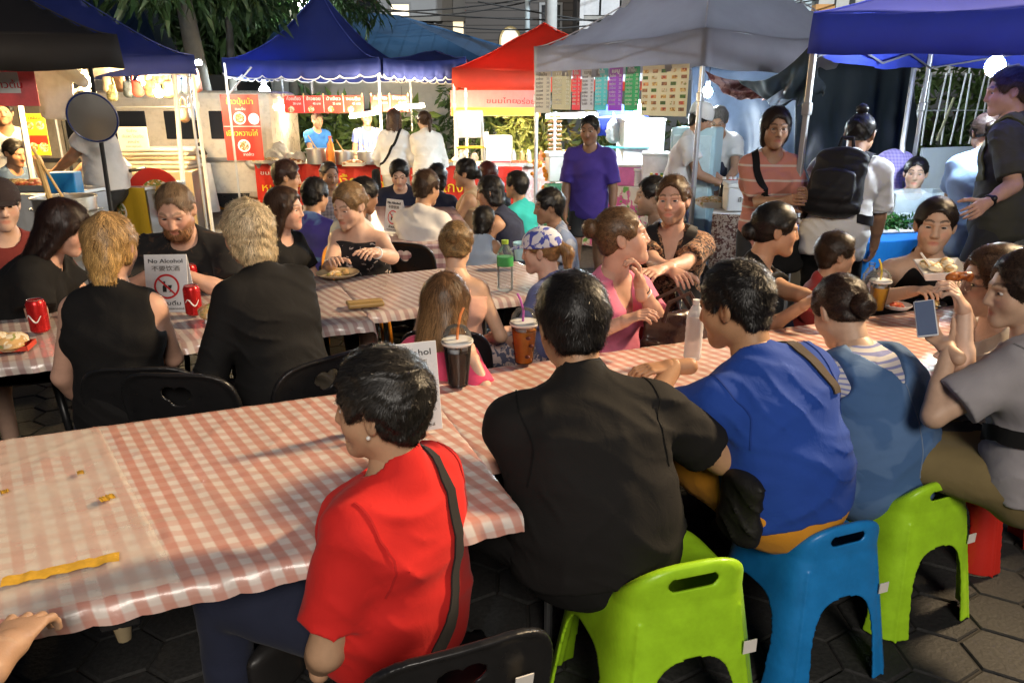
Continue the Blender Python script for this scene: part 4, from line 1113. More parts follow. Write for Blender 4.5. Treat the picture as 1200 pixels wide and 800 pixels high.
# milky film taped over the left end of the nearest cloth
def film():
    m, N, L, P = nodes("milky_film"); P.inputs["Base Color"].default_value = (.80, .74, .64, 1); P.inputs["Roughness"].default_value = .16
    at = N.new("ShaderNodeTexCoord"); nz = N.new("ShaderNodeTexNoise"); nz.inputs["Scale"].default_value = 5; nz.inputs["Detail"].default_value = 5; L.new(at.outputs["Object"], nz.inputs["Vector"])
    mr = N.new("ShaderNodeMapRange"); mr.inputs[1].default_value = .3; mr.inputs[2].default_value = .7; mr.inputs[3].default_value = .22; mr.inputs[4].default_value = .55; L.new(nz.outputs[0], mr.inputs[0]); L.new(mr.outputs[0], P.inputs["Alpha"])
    c = T2W(0, 1.9125, DIR1)
    me = cloth_mesh("plastic_film", -2.3, -.28, -.445, .445, .035, .011, .004, 21, .0, (False, False), ((-.75, .45, -.62, -.2, .012, .03), (-.95, .4, -.8, -.3, .008, .03), (-1.3, .2, -.5, .12, .006, .02)))
    for v in me.vertices: v.co.x += .27 * -v.co.y * (1 if abs(v.co.y) < .6 else 1) * np.clip((v.co.x + 2.3) / 1.0, 0, 1)
    o = link("plastic_film", me, m); o.location = (c.x, c.y, ZT + .006); o.rotation_euler = (0, 0, DIR1)
    tag(o, "wrinkled milky plastic film taped over the gingham cloth's end", "film")
film()
TAPE = M("brown_tape", (.66, .38, .04), .22, var=.25, scale=40, bump=.3, bscale=30, coat=.4)
def tape(a, b, w, label, seed):
    A, B = pixz(*a, ZT + .014), pixz(*b, ZT + .014); d = (B - A); n = Vector((-d.y, d.x, 0)).normalized() * w / 2; rg = np.random.default_rng(seed)
    K = 22; vs, fs = [], []
    for k in range(K + 1):
        p = A + d * k / K; z = .0012 * math.sin(k * 1.3 + seed) + .0008 * rg.normal(); e = .04 if k in (0, K) else 0
        vs += [p - n * (1 + .1 * rg.normal()) + Vector((0, 0, z)), p + Vector((0, 0, z + .0025 + .001 * rg.normal())), p + n * (1 + .1 * rg.normal()) + Vector((0, 0, z))]
    for k in range(K):
        for j in (0, 1): fs.append((3 * k + j, 3 * k + 3 + j, 3 * k + 4 + j, 3 * k + 1 + j))
    me = bpy.data.meshes.new("packing_tape"); me.from_pydata(vs, [], fs); me.shade_smooth(); tag(link("packing_tape", me, TAPE), label, "tape", "strips of brown packing tape")
tape((2, 682), (140, 651), .036, "long strip of brown packing tape on the milky film", 1)
tape((116, 586), (133, 580), .030, "short stub of brown tape at the film's edge", 2)
tape((0, 577), (10, 574), .022, "tiny scrap of brown tape at the picture's edge", 3)
tape((90, 554), (98, 552), .024, "small round bit of brown tape on the film", 4)
r = empty("table_clamp", tuple(pixz(140, 722, .68)), DIR1, "black plastic clamp under the nearest table's front edge", "clamp")
MB().box((0, .015, .0), (.075, .05, .05), bev=.006).build("bracket", M_BLACKP, r); MB().tube([(0, .01, -.02), (0, .01, -.062)], [.02, .014], 10).build("screw", M("clear_knob", (.25, .2, .12), .15), r, True)

# ================================================================== stools and chairs
def vox(fn, lo, hi, h):
    n = [int((hi[i] - lo[i]) / h) + 1 for i in range(3)]
    X, Y, Z = np.meshgrid(*[(lo[i] + h * np.arange(n[i])).astype(f32) for i in range(3)], indexing='ij')
    return surfnet(fn(X, Y, Z).astype(f32), np.array(lo), h)
def split_mesh(P, Q, key, names):
    """divide one moulded shape into named pieces that keep its smooth shading"""
    a, b, c, d = (P[Q[:, i]] for i in range(4)); fn = np.cross(c - a, d - b); Nn = np.zeros_like(P)
    for i in range(4): np.add.at(Nn, Q[:, i], fn)
    Nn /= np.maximum(np.linalg.norm(Nn, axis=1, keepdims=True), 1e-9)
    cen = (a + b + c + d) / 4; k = key(cen); res = []
    for i, nm in enumerate(names):
        q = Q[k == i]; u, inv = np.unique(q, return_inverse=True); me = np_mesh(nm, P[u], inv.reshape(q.shape))
        try: me.normals_split_custom_set_from_vertices([tuple(x) for x in Nn[u]])
        except Exception: pass
        res.append((nm, me))
    return res
def stool_fn(X, Y, Z):
    w = .142 + (.43 - np.minimum(Z, .43)) * .135
    p = 4.5; rq = (np.abs(X) ** p + np.abs(Y) ** p) ** (1 / p)
    dw = (rq - w) * .96
    t = np.clip((-Y - .035) / .11, 0, 1); rise = .115 * t * t * (3 - 2 * t) * (1 - .62 * np.clip(np.abs(X) / .165, 0, 1) ** 2.6)
    zs = .432 + rise + .010 * (np.abs(X) / .14) ** 2 - .008
    def sm(a, b, k):
        h = np.maximum(k - np.abs(a - b), 0) / k; return np.maximum(a, b) + h * h * k * .25
    S = sm(dw, (Z - zs) * .85, .03); inner = sm(dw + .007, (Z - zs + .008) * .85, .03)
    f = np.maximum(S, -inner); f = np.maximum(f, -Z + .004)
    def arch(A, top, half): return (1 - (np.abs(A) / half) ** 3.2 - (np.maximum(Z, 0) / top) ** 3.2) * .07
    f = np.maximum(f, np.where(np.abs(Y) > np.abs(X) * .85, arch(X, .300, .104), -1))
    f = np.maximum(f, np.where(np.abs(X) > np.abs(Y) * .85, arch(Y, .285, .108), -1))
    sl = .0165 - np.sqrt(np.maximum(np.abs(X) - .036, 0) ** 2 + (Z - .485) ** 2); f = np.maximum(f, np.where(Y < -.05, sl, -1))
    g = .003 * np.exp(-((np.abs(X) - np.abs(Y) * .80) / .006) ** 2) * (Z < .40) * (np.abs(Y) > np.abs(X)); return f - g
_SP, _SQ = vox(stool_fn, (-.215, -.215, -.01), (.215, .215, .56), .0043)
def _sk(c):
    leg = c[:, 2] < .235; k = np.zeros(len(c), int); k[leg] = 1 + (c[leg, 0] > 0) + 2 * (c[leg, 1] > 0); k[(~leg) & (c[:, 2] > .44) & (c[:, 1] < -.05)] = 5; return k
_SPARTS = split_mesh(_SP, _SQ, _sk, ["seat", "leg", "leg", "leg", "leg", "backrest"])
M_LIME = M("lime_plastic", (.34, .62, .02), .36, var=.2, scale=14, spec=.4, coat=.05, bump=.08, bscale=120); M_BLUEP = M("blue_plastic", (.012, .19, .50), .36, var=.2, scale=14, coat=.05, bump=.08, bscale=120)
M_REDP = M("red_plastic", (.52, .022, .014), .34, var=.12, scale=5); M_ORNGP = M("orange_plastic", (.80, .30, .03), .3, var=.12, scale=5); M_LABEL = M("paper_sticker", (.70, .66, .60), .6)
def stool(x, y, rz, m, label, sc=1.0, name="plastic_stool", sticker=True, wide=1.13):
    r = empty(name, (x, y, 0), rz, label, "stool", "moulded plastic stools"); r.scale = (sc * wide, sc * wide, sc)
    for nm, me in _SPARTS:
        o = bpy.data.objects.new(nm, me); COL.objects.link(o); o.parent = r
        if not me.materials: me.materials.append(None)
        o.material_slots[0].link = 'OBJECT'; o.material_slots[0].material = m
    if sticker:
        z = .30; w = .142 + (.43 - z) * .135
        MB().box((w * .80, -w - .001, z), (.030, .002, .034), M=Matrix.Translation((0, 0, 0))).build("sticker", M_LABEL, r)
    return r
def at_ground(px, py): return pixz(px, py, 0)
def stool_at(px, py, back_off, **k): pass

def chair_back(X, Y, Z):
    ys = -.205 - (Z - .43) * .20 + .55 * X ** 2 * (1 - .2 * (Z - .4))
    f = np.abs(Y - ys) - .0045
    zc = .605; e = ((np.abs(X) / .205) ** 4 + (np.abs(Z - zc) / .205) ** 4) ** .25 - 1; f = np.maximum(f, e * .16)
    rim = np.exp(-(e / .05) ** 2) * .006; f = f - rim * (np.abs(e) < .2)
    for cx in (-.022, .022): f = np.maximum(f, .030 - np.sqrt((X - cx) ** 2 + ((Z - .735) * 1.15) ** 2))
    f = np.maximum(f, .03 - np.hypot(X, (Z - .716) * 1.05))
    return f
def chair_seat(X, Y, Z):
    zs = .435 - .018 * np.exp(-(X ** 2 + (Y + .01) ** 2) / .02) + .25 * np.maximum(-Y - .17, 0) - .6 * np.maximum(Y - .15, 0) ** 1.5
    e = ((np.abs(X) / .215) ** 5 + (np.abs(Y) / .215) ** 5) ** .2 - 1
    return np.maximum(np.abs(Z - zs) - .006, e * .18)
_CB = vox(chair_back, (-.24, -.34, .36), (.24, -.10, .84), .0048); _CS = vox(chair_seat, (-.24, -.24, .36), (.24, .24, .50), .0055)
_CBm, _CSm = np_mesh("backrest", *_CB), np_mesh("seat", *_CS)
_CL = []
for sx in (-1, 1):
    for sy in (-1, 1):
        b = MB(); b.tube([(sx * .185, sy * .18 - (0 if sy > 0 else .01), .432), (sx * .205, sy * .205, .2), (sx * .225, sy * .225, 0)], [.021, .018, .015], 8); _CL.append(b.mesh("leg"))
for me in [_CBm, _CSm] + _CL: me.materials.append(None); me.shade_smooth()
def chair(x, y, rz, label, m=None, sticker=False, sc=1.0):
    m = m or M_BLACKP
    r = empty("plastic_chair", (x, y, 0), rz, label, "chair", "plastic chairs at the tables"); r.scale = (sc, sc, sc)
    for nm, me in [("backrest", _CBm), ("seat", _CSm)] + [("leg", q) for q in _CL]:
        o = bpy.data.objects.new(nm, me); COL.objects.link(o); o.parent = r; o.material_slots[0].link = 'OBJECT'; o.material_slots[0].material = m
    if sticker: MB().box((.13, -.258, .70), (.04, .003, .055), M=Matrix.Rotation(R(11.3), 4, 'X') @ Matrix.Translation((0, .124, .013))).build("sticker", M_LABEL, r)
    return r
# ================================================================== canopies
def fabric(name, c, tr=.35): return M(name, c, .75, var=.14, scale=1.6, transl=tr, bump=.25, bscale=7)
M_TARPBLUE = fabric("blue_canopy", (.040, .060, .26)); M_TARPGREY = fabric("grey_canopy", (.34, .335, .37), .5); M_TARPRED = fabric("red_canopy", (.60, .065, .03), .45)
M_TARPBLACK = fabric("black_canopy", (.022, .019, .018), .05); M_TARPCOBALT = fabric("cobalt_canopy", (.035, .06, .46), .18)
M_POLE = M("galvanised_pole", (.50, .51, .52), .4, .6, var=.1); M_WPOLE = M("white_pole", (.72, .72, .70), .45)
M_TRIM = M("white_piping", (.7, .7, .72), .6)
def tent(label, cx, cy, half, rot, ze, zp, drop, m, scallop=False, legs=(0, 1, 2, 3), power=1.35, pole=M_POLE, seed=0, hd=None, truss=True):
    hx, hy = half if isinstance(half, tuple) else (half, half)
    r = empty("market_tent", (cx, cy, 0), rot, label, "tent", "pop-up market tents"); n = 28; rg = np.random.default_rng(seed)
    P, Q = [], []
    for i in range(n + 1):
        for j in range(n + 1):
            x, y = -1 + 2 * i / n, -1 + 2 * j / n; mm = max(abs(x), abs(y)); t = 1 - mm
            edge = min(abs(x), abs(y)) if mm > .999 else 0
            z = ze + (zp - ze) * t ** power * (1 - .10 * math.sin(math.pi * min(1, (min(abs(x), abs(y)) / max(mm, 1e-6)))) * (t > 0) * (1 - t))
            z -= .05 * (1 - min(abs(x), abs(y)) ** 2) * (mm ** 3) + .012 * math.sin(7 * x + 3 * y + seed) * math.sin(6 * y - 2 * x)
            P.append((x * hx, y * hy, z))
    I = np.arange((n + 1) ** 2).reshape(n + 1, n + 1); Q = np.stack([I[:-1, :-1], I[1:, :-1], I[1:, 1:], I[:-1, 1:]], -1).reshape(-1, 4)
    me = np_mesh("canopy", np.array(P), Q); o = link("canopy", me, m, r); sd = o.modifiers.new("thick", 'SOLIDIFY'); sd.thickness = .004
    for sx in (-1, 1):
        for sy in (-1, 1):
            pts = []
            for k in range(n // 2 + 1):
                i, j = (k if sx < 0 else n - k), (k if sy < 0 else n - k); p = P[i * (n + 1) + j]; pts.append((p[0], p[1], p[2] + .004))
            MB().tube(pts, .007, 5).build("hip_seam", M("seam_tape_" + m.name, [min(1, c * 1.5 + .02) for c in m.node_tree.nodes["Hue/Saturation/Value"].inputs["Color"].default_value[:3]], .8), r, True)
    ring = [(-hx, -hy), (hx, -hy), (hx, hy), (-hx, hy)]
    vs, fs, lo = [], [], []; K = 112 if scallop else 26; tot = 0
    for a, b in zip(ring, ring[1:] + ring[:1]):
        for k in range(K):
            t = k / K; x, y = a[0] + (b[0] - a[0]) * t, a[1] + (b[1] - a[1]) * t
            nx, ny = (b[1] - a[1]), -(b[0] - a[0]); l = math.hypot(nx, ny); nx /= l; ny /= l
            sag = -.05 * (1 - (2 * t - 1) ** 2); w = .014 * math.sin(t * 31 + seed) + .010 * math.sin(t * 63 + 2 * seed)
            dr = drop + (.05 * (1 - (1 - abs(math.sin(t * math.pi * 8))) ** 2) - .03 if scallop else .008 * math.sin(t * 17 + seed))
            vs += [(x + nx * .004, y + ny * .004, ze + sag + .004), (x + nx * (.006 + w * .5), y + ny * (.006 + w * .5), ze + sag - dr * .5), (x + nx * (.006 + w), y + ny * (.006 + w), ze + sag - dr)]
            lo.append((x + nx * (.006 + w), y + ny * (.006 + w), ze + sag - dr)); tot += 1
    for k in range(tot):
        q = (k + 1) % tot
        for j in (0, 1): fs.append((3 * k + j, 3 * q + j, 3 * q + j + 1, 3 * k + j + 1))
    v = link("valance", np_mesh("valance", np.array(vs), np.array(fs)), m, r); sd = v.modifiers.new("thick", 'SOLIDIFY'); sd.thickness = .003
    if scallop:
        MB().tube(lo + lo[:1], .010, 5).build("piping", M_TRIM, v, True)
    for i in legs:
        x, y = ring[i]; x *= .985; y *= .985; b = MB(); b.box((x, y, ze / 2 - .01), (.036, .036, ze - .02), bev=.006); b.box((x, y, .004), (.12, .12, .008)); b.box((x, y, ze - .55), (.055, .055, .08), bev=.01); b.build("leg", pole, r)
    if truss:
        for i, (a, b) in list(enumerate(zip(ring, ring[1:] + ring[:1])))[1:]:
            t = MB(); A, B = Vector((a[0] * .97, a[1] * .97, 0)), Vector((b[0] * .97, b[1] * .97, 0))
            for s0, s1 in ((0, .5), (.5, 1)):
                p, q = A.lerp(B, s0), A.lerp(B, s1)
                t.tube([p + Vector((0, 0, ze - .06)), q + Vector((0, 0, ze - .24))], .008, 5); t.tube([p + Vector((0, 0, ze - .24)), q + Vector((0, 0, ze - .06))], .008, 5)
            t.build("truss", M("dull_truss", (.22, .22, .23), .5, .5), r)
    return r
tent("black canopy at the picture's left edge over the food trays", -5.45, 7.05, 1.45, R(40), 2.22, 3.35, .27, M_TARPBLACK, legs=(0, 2), seed=1, pole=M("black_pole", (.02, .02, .02), .4))
tent("dark blue canopy over the bag stall behind the black canopy", -5.9, 9.3, 1.55, R(43), 2.18, 3.5, .20, M_TARPBLUE, legs=(1,), seed=2, pole=M_WPOLE)
tent("blue canopy with a tall pointed peak and scalloped white edge", -3.30, 13.9, 1.28, R(-4), 2.32, 3.48, .25, M_TARPBLUE, True, seed=3, power=1.7)
tent("low flat blue canopy joining the pointed one to the red one", -1.33, 13.75, (.66, 1.2), R(-3), 2.32, 2.5, .27, M_TARPBLUE, True, legs=(1,), seed=4, pole=M_WPOLE)
tent("red canopy with a plain valance behind the grey one", .56, 13.9, 1.55, R(2), 2.16, 2.96, .28, M_TARPRED, legs=(0, 1), seed=5, power=1.15, pole=M_WPOLE)
tent("large grey canopy hung with drink menus", 2.08, 8.55, 1.33, R(31), 2.26, 3.25, .30, M_TARPGREY, seed=6, legs=(0, 1, 3))
tent("bright blue canopy over the herb stall and its glaring bulb", 3.60, 4.95, 1.25, R(-43), 2.18, 2.95, .22, M_TARPCOBALT, seed=7, legs=(0, 2, 3))

# ================================================================== lamps of the stalls
G_COOL = glow("cool_bulb", (.80, .93, 1), 1400); G_WARM = glow("warm_bulb", (1, .72, .36), 1000); G_HOT = glow("hot_warm_bulb", (1, .66, .28), 1700); G_TUBE = glow("warm_tube", (1, .77, .45), 720); G_TUBEC = glow("cool_tube", (.85, .95, 1), 700)
def bulb(px, py, d, rr, m, label, cord=.3, group="bare bulbs over the stalls"):
    c = pix(px, py, d); r = empty("light_bulb", tuple(c), 0, label, "lamp", group)
    MB().ball((0, 0, 0), (rr, rr, rr * 1.1), 10).build("glass_bulb", m, r, True)
    MB().lathe([(rr * .45, rr * .9), (rr * .5, rr * 1.3), (rr * .42, rr * 2.1), (.004, rr * 2.1)], 12).build("socket", M_WPOLE, r, True)
    MB().tube([(0, 0, rr * 2), (.01, 0, rr * 2 + cord)], .005, 5).build("cord", M_BLACKP, r)
bulb(310, 107, 12.3, .085, G_COOL, "round white bulb beside the red hanging menu")
bulb(1166, 78, 4.55, .055, glow("cool_bulb_small", (.85, .95, 1), 900), "glaring white bulb behind the tall man's head", .12)
bulb(829, 108, 7.6, .05, G_COOL, "white bulb over the two cooks in white", .15)
bulb(101, 96, 6.72, .05, G_HOT, "warm bulb over the wok lid", .2)
bulb(186, 109, 9.0, .05, G_WARM, "warm bulb hanging among the bags", .25)
bulb(166, 95, 9.3, .05, G_WARM, "upper warm bulb behind the hanging bags", .15)
bulb(570, 166, 12.4, .075, G_WARM, "round lamp over the white lit box", .05)
bulb(748, 128, 8.6, .05, G_COOL, "white bulb over the white plastic bags", .2)
bulb(66, 92, 6.7, .05, G_HOT, "added warm bulb behind the black valance", .1)  # bulb added out of sight to brighten the food stall
bulb(38, 78, 7.4, .05, G_WARM, "warm bulb under the black canopy", .1)
bulb(590, 122, 12.9, .06, G_WARM, "warm bulb behind the pink and yellow banner", .1)
def tube_lamp(a, b, d, m, label):
    A, B = pix(*a, d), pix(*b, d); c = (A + B) / 2; r = empty("tube_lamp", tuple(c), 0, label, "lamp", "fluorescent tubes over the stalls")
    MB().tube([A - c, B - c], .022, 8).build("tube", m, r, True); u = Vector((0, 0, .035))
    MB().tube([A - c + u, B - c + u], .018, 6).build("fitting", M_WPOLE, r)
    MB().tube([(A - c) * .6 + u, (A - c) * .6 + u * 9], .004, 4).build("cord", M_BLACKP, r)
tube_lamp((308, 123), (350, 127), 12.2, G_TUBE, "tube lamp beside the red hanging menu")
tube_lamp((410, 137), (444, 132), 11.6, G_TUBE, "tube lamp in front of the striped vendor")
tube_lamp((465, 127), (497, 124), 11.6, G_TUBE, "tube lamp between the two women in white")
tube_lamp((202, 75), (236, 74), 9.1, G_TUBEC, "white tube lamp on the tree trunk over the bags")
tube_lamp((640, 137), (700, 135), 9.6, G_TUBEC, "tube lamp behind the drink menus")
r = empty("street_light", tuple(pix(355, 3, 14.5)), 0, "greenish street floodlight above the blue peak", "lamp")
MB().ball((0, 0, 0), .11, 10).build("lens", glow("flood_lens", (.85, 1, .88), 260), r, True); MB().box((0, .1, .12), (.3, .2, .1), bev=.02).build("housing", M_STEEL, r)
g = r.location; MB().tube([(0, .15, -g.z), (0, .15, .2)], .05, 8).build("mast", M_STEEL, r, True)

# ================================================================== signs
def board(name, label, c, rz, w, h, m, lines=(), group=None, cat="sign", t=.008, discs=(), tilt=0.0, patches=()):
    """flat upright sign facing the camera side; lines = (text, size, x, z, material[, fit width])"""
    r = empty(name, tuple(c), rz, label, cat, group)
    if tilt: r.rotation_euler = (tilt, 0, rz)
    MB().box((0, 0, 0), (w, t, h), bev=.002).build("panel", m, r)
    for (x, z, pw, ph, pm) in patches: MB().box((x, -t / 2 - .001, z), (pw, .003, ph)).build("printed_panel", pm, r)
    for (x, z, rr, pm) in discs:
        b = MB(); b.lathe([(rr, 0), (rr, .003), (.001, .003)], 24, Matrix.Translation((x, -t / 2 - .0005, z)) @ Matrix.Rotation(math.pi / 2, 4, 'X')); b.build("printed_dish", pm, r)
    for L in lines:
        text(L[0], L[1], upright((L[2], -t / 2 - .004, L[3]), 0), L[4], r, fit=L[5] if len(L) > 5 else None)
    return r
M_REDV = M("red_vinyl", (.62, .035, .02), .4, var=.1, scale=4, transl=.15); M_YELV = M("yellow_print", (.82, .58, .03), .45, var=.1); M_WHITEP = M("white_print", (.75, .75, .73), .5, var=.06); M_BLACKINK = M("black_ink", (.015, .015, .02), .5, var=0); M_REDINK = M("red_ink", (.60, .02, .025), .5, var=0)
def dish_mat(name, a, b, c): 
    return cloth(name, a, 'blotch', b, 26, .5, .1, col3=c, sheen=0)
M_DISH = dish_mat("dish_print", (.70, .60, .45), (.34, .16, .05), (.20, .26, .06)); M_DISH2 = dish_mat("roll_print", (.55, .30, .08), (.18, .22, .05), (.75, .70, .6))
board("hanging_menu", "tall red hanging menu with two dishes and yellow Thai lettering", pix(284, 150, 10.3), R(4), .51, .88, M_REDV,
      (("ข้าวปุ้นน้ำ", .10, 0, .345, M_YELV, .36), ("ขนมจีน", .05, 0, .25, M_WHITEP), ("เขียวหวานไก่", .10, -.01, -.075, M_YELV, .42), ("ราดข้าว", .05, .05, -.36, M_WHITEP)), discs=((-.02, .13, .085, M_WHITEP), (.17, .12, .075, M_WHITEP), (.0, -.24, .085, M_WHITEP)), patches=((0, .02, .50, .006, M_WHITEP),))
for q, (x, z) in enumerate(((-.02, .13), (.0, -.24))):
    MB().lathe([(.066, 0), (.05, .008), (.001, .012)], 20, Matrix.Translation((x, -.009, z)) @ Matrix.Rotation(math.pi / 2, 4, 'X')).build("printed_dish", M_DISH, bpy.data.objects["hanging_menu"])
g = ground(284, 10.4); r = empty("sign_pole", tuple(g), 0, "thin pole holding the tall red hanging menu", "pole")
MB().tube([(0, .02, 0), (0, .02, 2.15)], .016, 8).build("shaft", M_POLE, r); MB().tube([(0, .02, 1.75), (.35, .02, 2.1)], .012, 6).build("brace", M_POLE, r); MB().lathe([(.16, 0), (.16, .03), (.03, .06)], 16).build("base", M_STEEL, r)
for (a, b, y, h, seed, lab, pt) in ((333, 426, 122, .27, 0, "long red menu strip pegged over the soup stall", 4), (435, 479, 122, .25, 1, "short red menu strip pegged between the tube lamps", 2)):
    A, B = pix(a, y - seed, 12.0), pix(b, y + 1 - seed, 12.0); w = (B - A).length; c = (A + B) / 2; L, D = [], []
    for k in range(pt):
        x = -w / 2 + (k + .5) * w / pt; L += [(("ก๋วยเตี๋ยว", "ข้าวซอย", "น้ำเงี้ยว", "ขนมจีน")[k], .07, x, .085, M_WHITEP, w / pt * .7), (("30 บาท", "40 บาท", "35 บาท", "40 บาท")[k], .05, x + .05, .01, M_WHITEP, w / pt * .4)]; D.append((x - .05, -.075, .05, M_DISH))
    board("menu_strip", lab, c, 0, w, h, M_REDV, L, "red menu strips over the soup stall", discs=D, patches=[(-w / 2 + k * w / pt, 0, .008, h * .9, M_WHITEP) for k in range(1, pt)])
    for k in range(pt + 1):
        x = -w / 2 + k * w / pt; MB().box((x * .98, -.012, h / 2 + .01), (.018, .03, .05)).build("peg", M("wood_peg", (.5, .36, .18), .7), bpy.data.objects[[o.name for o in COL.objects if o.name.startswith("menu_strip")][-1]])

# ================================================================== soup stall (under the pointed blue canopy)
A, B = pix(300, 196, 11.6), pix(612, 197, 11.0); w = (B - A).length; c = (A + B) / 2; rzs = math.atan2(B.y - A.y, B.x - A.x); ctz = .76
r = empty("soup_counter", (c.x, c.y, 0), rzs, "long soup counter fronted by a red banner with yellow lettering", "counter")
MB().box((0, .4, ctz - .02), (w, .84, .035), bev=.006).build("counter_top", M("worn_table_white", (.62, .60, .56), .5), r)
for x in (-w / 2 + .1, 0, w / 2 - .1): MB().box((x, .4, ctz / 2 - .02), (.05, .7, ctz - .04)).build("leg_frame", M_STEEL, r)
mb = MB()
for k in range(60):
    x0, x1 = -w / 2 + w * k / 60, -w / 2 + w * (k + 1) / 60; f = lambda x: -.035 - .012 * math.sin(x * 9) - .006 * math.sin(x * 23)
    mb.raw([(x0, f(x0) - .01, .12), (x1, f(x1) - .01, .12), (x1, f(x1), ctz - .01), (x0, f(x0), ctz - .01)], [(0, 1, 2, 3)])
bn = mb.build("banner", M_REDV, r, True)
for t, px, py, sz, m_, ft in (("หมูกระทะ", 335, 222, .17, M_YELV, .75), ("ขนมจีน", 322, 204, .08, M_WHITEP, .4), ("น้ำเงี้ยว", 405, 213, .22, M_YELV, .8), ("ก๋วยเตี๋ยว", 468, 216, .22, M_YELV, .8), ("แกงไทย", 545, 218, .22, M_YELV, .7), ("ข้าวราดแกง", 420, 238, .11, M_WHITEP, .8), ("40 บาท", 560, 238, .12, M_WHITEP, .5)):
    x = (px - 300) / (612 - 300) * w - w / 2; z = pix(px, py, 11.4).z
    text(t, sz, upright((x, -.065, z), 0), m_, r, fit=ft)
M_ALU = M("brushed_aluminium", (.62, .62, .60), .36, .9, var=.05, scale=3); M_ENAMEL = M("white_enamel", (.7, .7, .68), .3)
def pot(loc, rr, h, label, group="steel pots on the stalls", ladle=True, lid=False, soup=(.35, .16, .04)):
    r = empty("stock_pot", tuple(loc), 0, label, "pot", group)
    MB().lathe([(rr * .96, 0), (rr, .02), (rr, h), (rr + .012, h + .004), (rr + .012, h - .006), (rr - .006, h - .008), (rr - .01, .04), (.001, .04)], 28).build("pan", M_ALU, r, True)
    MB().lathe([(rr - .012, h * .8), (.001, h * .8)], 24).build("broth", M("broth_" + label[:12].replace(" ", "_"), soup, .15, var=.2), r)
    for s in (-1, 1): MB().tube([(s * rr, -.05, h * .75), (s * (rr + .04), -.04, h * .77), (s * (rr + .04), .04, h * .77), (s * rr, .05, h * .75)], .008, 6).build("handle", M_ALU, r, True)
    if ladle: MB().tube([(rr * .2, .0, h * .7), (-rr * .7, -.03, h * 1.9)], .010, 6).build("ladle", M("ladle_wood", (.55, .36, .14), .6), r, True)
    return r
def on_counter(px, py, d, z): return ground(px, d, z)
pot(ground(373, 11.35, ctz), .165, .22, "largest steel pot on the soup counter before the man in blue")
pot(ground(404, 11.3, ctz), .145, .19, "middle steel pot on the soup counter beside the sauce bottle")
pot(ground(431, 11.3, ctz), .145, .18, "steel pot on the soup counter before the striped vendor", ladle=True)
M_FOODS = [cloth("food_%d" % i, a, 'blotch', b, 22, .4, .9, col3=c, sheen=0) for i, (a, b, c) in enumerate((((.55, .30, .07), (.75, .55, .22), (.25, .10, .03)), ((.30, .12, .05), (.50, .25, .10), (.12, .05, .03)), ((.05, .12, .02), (.10, .22, .03), (.03, .07, .015)), ((.72, .62, .45), (.55, .35, .15), (.30, .30, .1)), ((.6, .10, .05), (.7, .35, .12), (.25, .04, .03))))]
def tray(loc, w, d, food, label, rz=0.0, group="trays of food on the stalls", m=None, hh=.05, name="food_tray", n=26):
    r = empty(name, tuple(loc), rz, label, "tray", group); b = MB(); t = .004
    b.box((0, 0, t / 2 + .001), (w, d, t))
    for sx in (-1, 1): b.box((sx * (w / 2), 0, hh / 2), (t, d + t, hh))
    for sy in (-1, 1): b.box((0, sy * (d / 2), hh / 2), (w, t, hh - .002))
    b.build("pan", m or M_ALU, r)
    rg = np.random.default_rng(len(label)); f = MB()
    for k in range(n):
        x, y = rg.uniform(-.42, .42) * w, rg.uniform(-.42, .42) * d; q = rg.uniform(.022, .045)
        f.ball((x, y, hh * .6 + .035 * (1 - (2 * x / w) ** 2) * (1 - (2 * y / d) ** 2)), (q * 1.3, q, q * .7), 5, None)
    f.build("food", M_FOODS[food], r, True); return r
for i, (px, d, f, lab) in enumerate(((290, 11.5, 3, "shallow tray of noodles beside the orange cooler box"), (318, 11.45, 3, "tray of pale noodles before the green bush"), (345, 11.4, 1, "tray of dark sausage near the largest pot"), (452, 11.25, 4, "tray of red curry before the woman in a white dress"), (415, 11.0, 1, "tray of grilled meat in front of the middle pot"), (478, 11.1, 0, "tray of fried food between the two women"), (520, 11.1, 0, "tray of fritters beside the second woman in white"))):
    tray(ground(max(px, 308), d, ctz), .30, .24, f, lab)
def bottle(loc, h, rr, col, label, cap=(.7, .1, .05), group=None, m=None, name="bottle", fill=None):
    r = empty(name, tuple(loc), 0, label, "bottle", group)
    MB().lathe([(rr * .9, 0), (rr, .01), (rr, h * .6), (rr * .85, h * .72), (rr * .38, h * .86), (rr * .36, h * .93), (.001, h * .93)], 18).build("bottle_body", m or M("bottle_%d" % (hash(col) % 9999), col, .2, var=.08), r, True)
    MB().lathe([(rr * .42, h * .92), (rr * .42, h), (.001, h)], 14).build("cap", M("cap_%d" % (hash(cap) % 9999), cap, .4, var=0), r, True)
    return r
bottle(ground(389, 11.1, ctz), .42, .05, (.75, .25, .04), "tall orange sauce bottle beside the largest pot", group="sauce bottles on the soup counter"); bottle(ground(386, 11.2, ctz), .30, .04, (.6, .1, .03), "short red sauce bottle beside the largest pot", group="sauce bottles on the soup counter")
def bag_heap(px, py, d, n, r0, label, m, name="plastic_bags", seed=3):
    c = pix(px, py, d); rg = np.random.default_rng(seed); F = Field()
    for k in range(n): F.el(rg.normal(0, r0, 3) * V(1.4, .8, .6), rg.uniform(.5, 1, 3) * r0 * 1.2, None, .04)
    F.folds(.02, seed, 1.6); o = link(name, np_mesh(name, *F.mesh(.018)), m); o.location = c; return tag(o, label, "bag")
M_BAGS = M("thin_white_plastic", (.78, .78, .76), .3, transl=.4, var=.08)
bag_heap(330, 186, 11.6, 8, .12, "heap of white plastic bags on the soup counter", M_BAGS)
bag_heap(500, 180, 11.2, 5, .09, "small white bag heap between the two women", M_BAGS, seed=5)
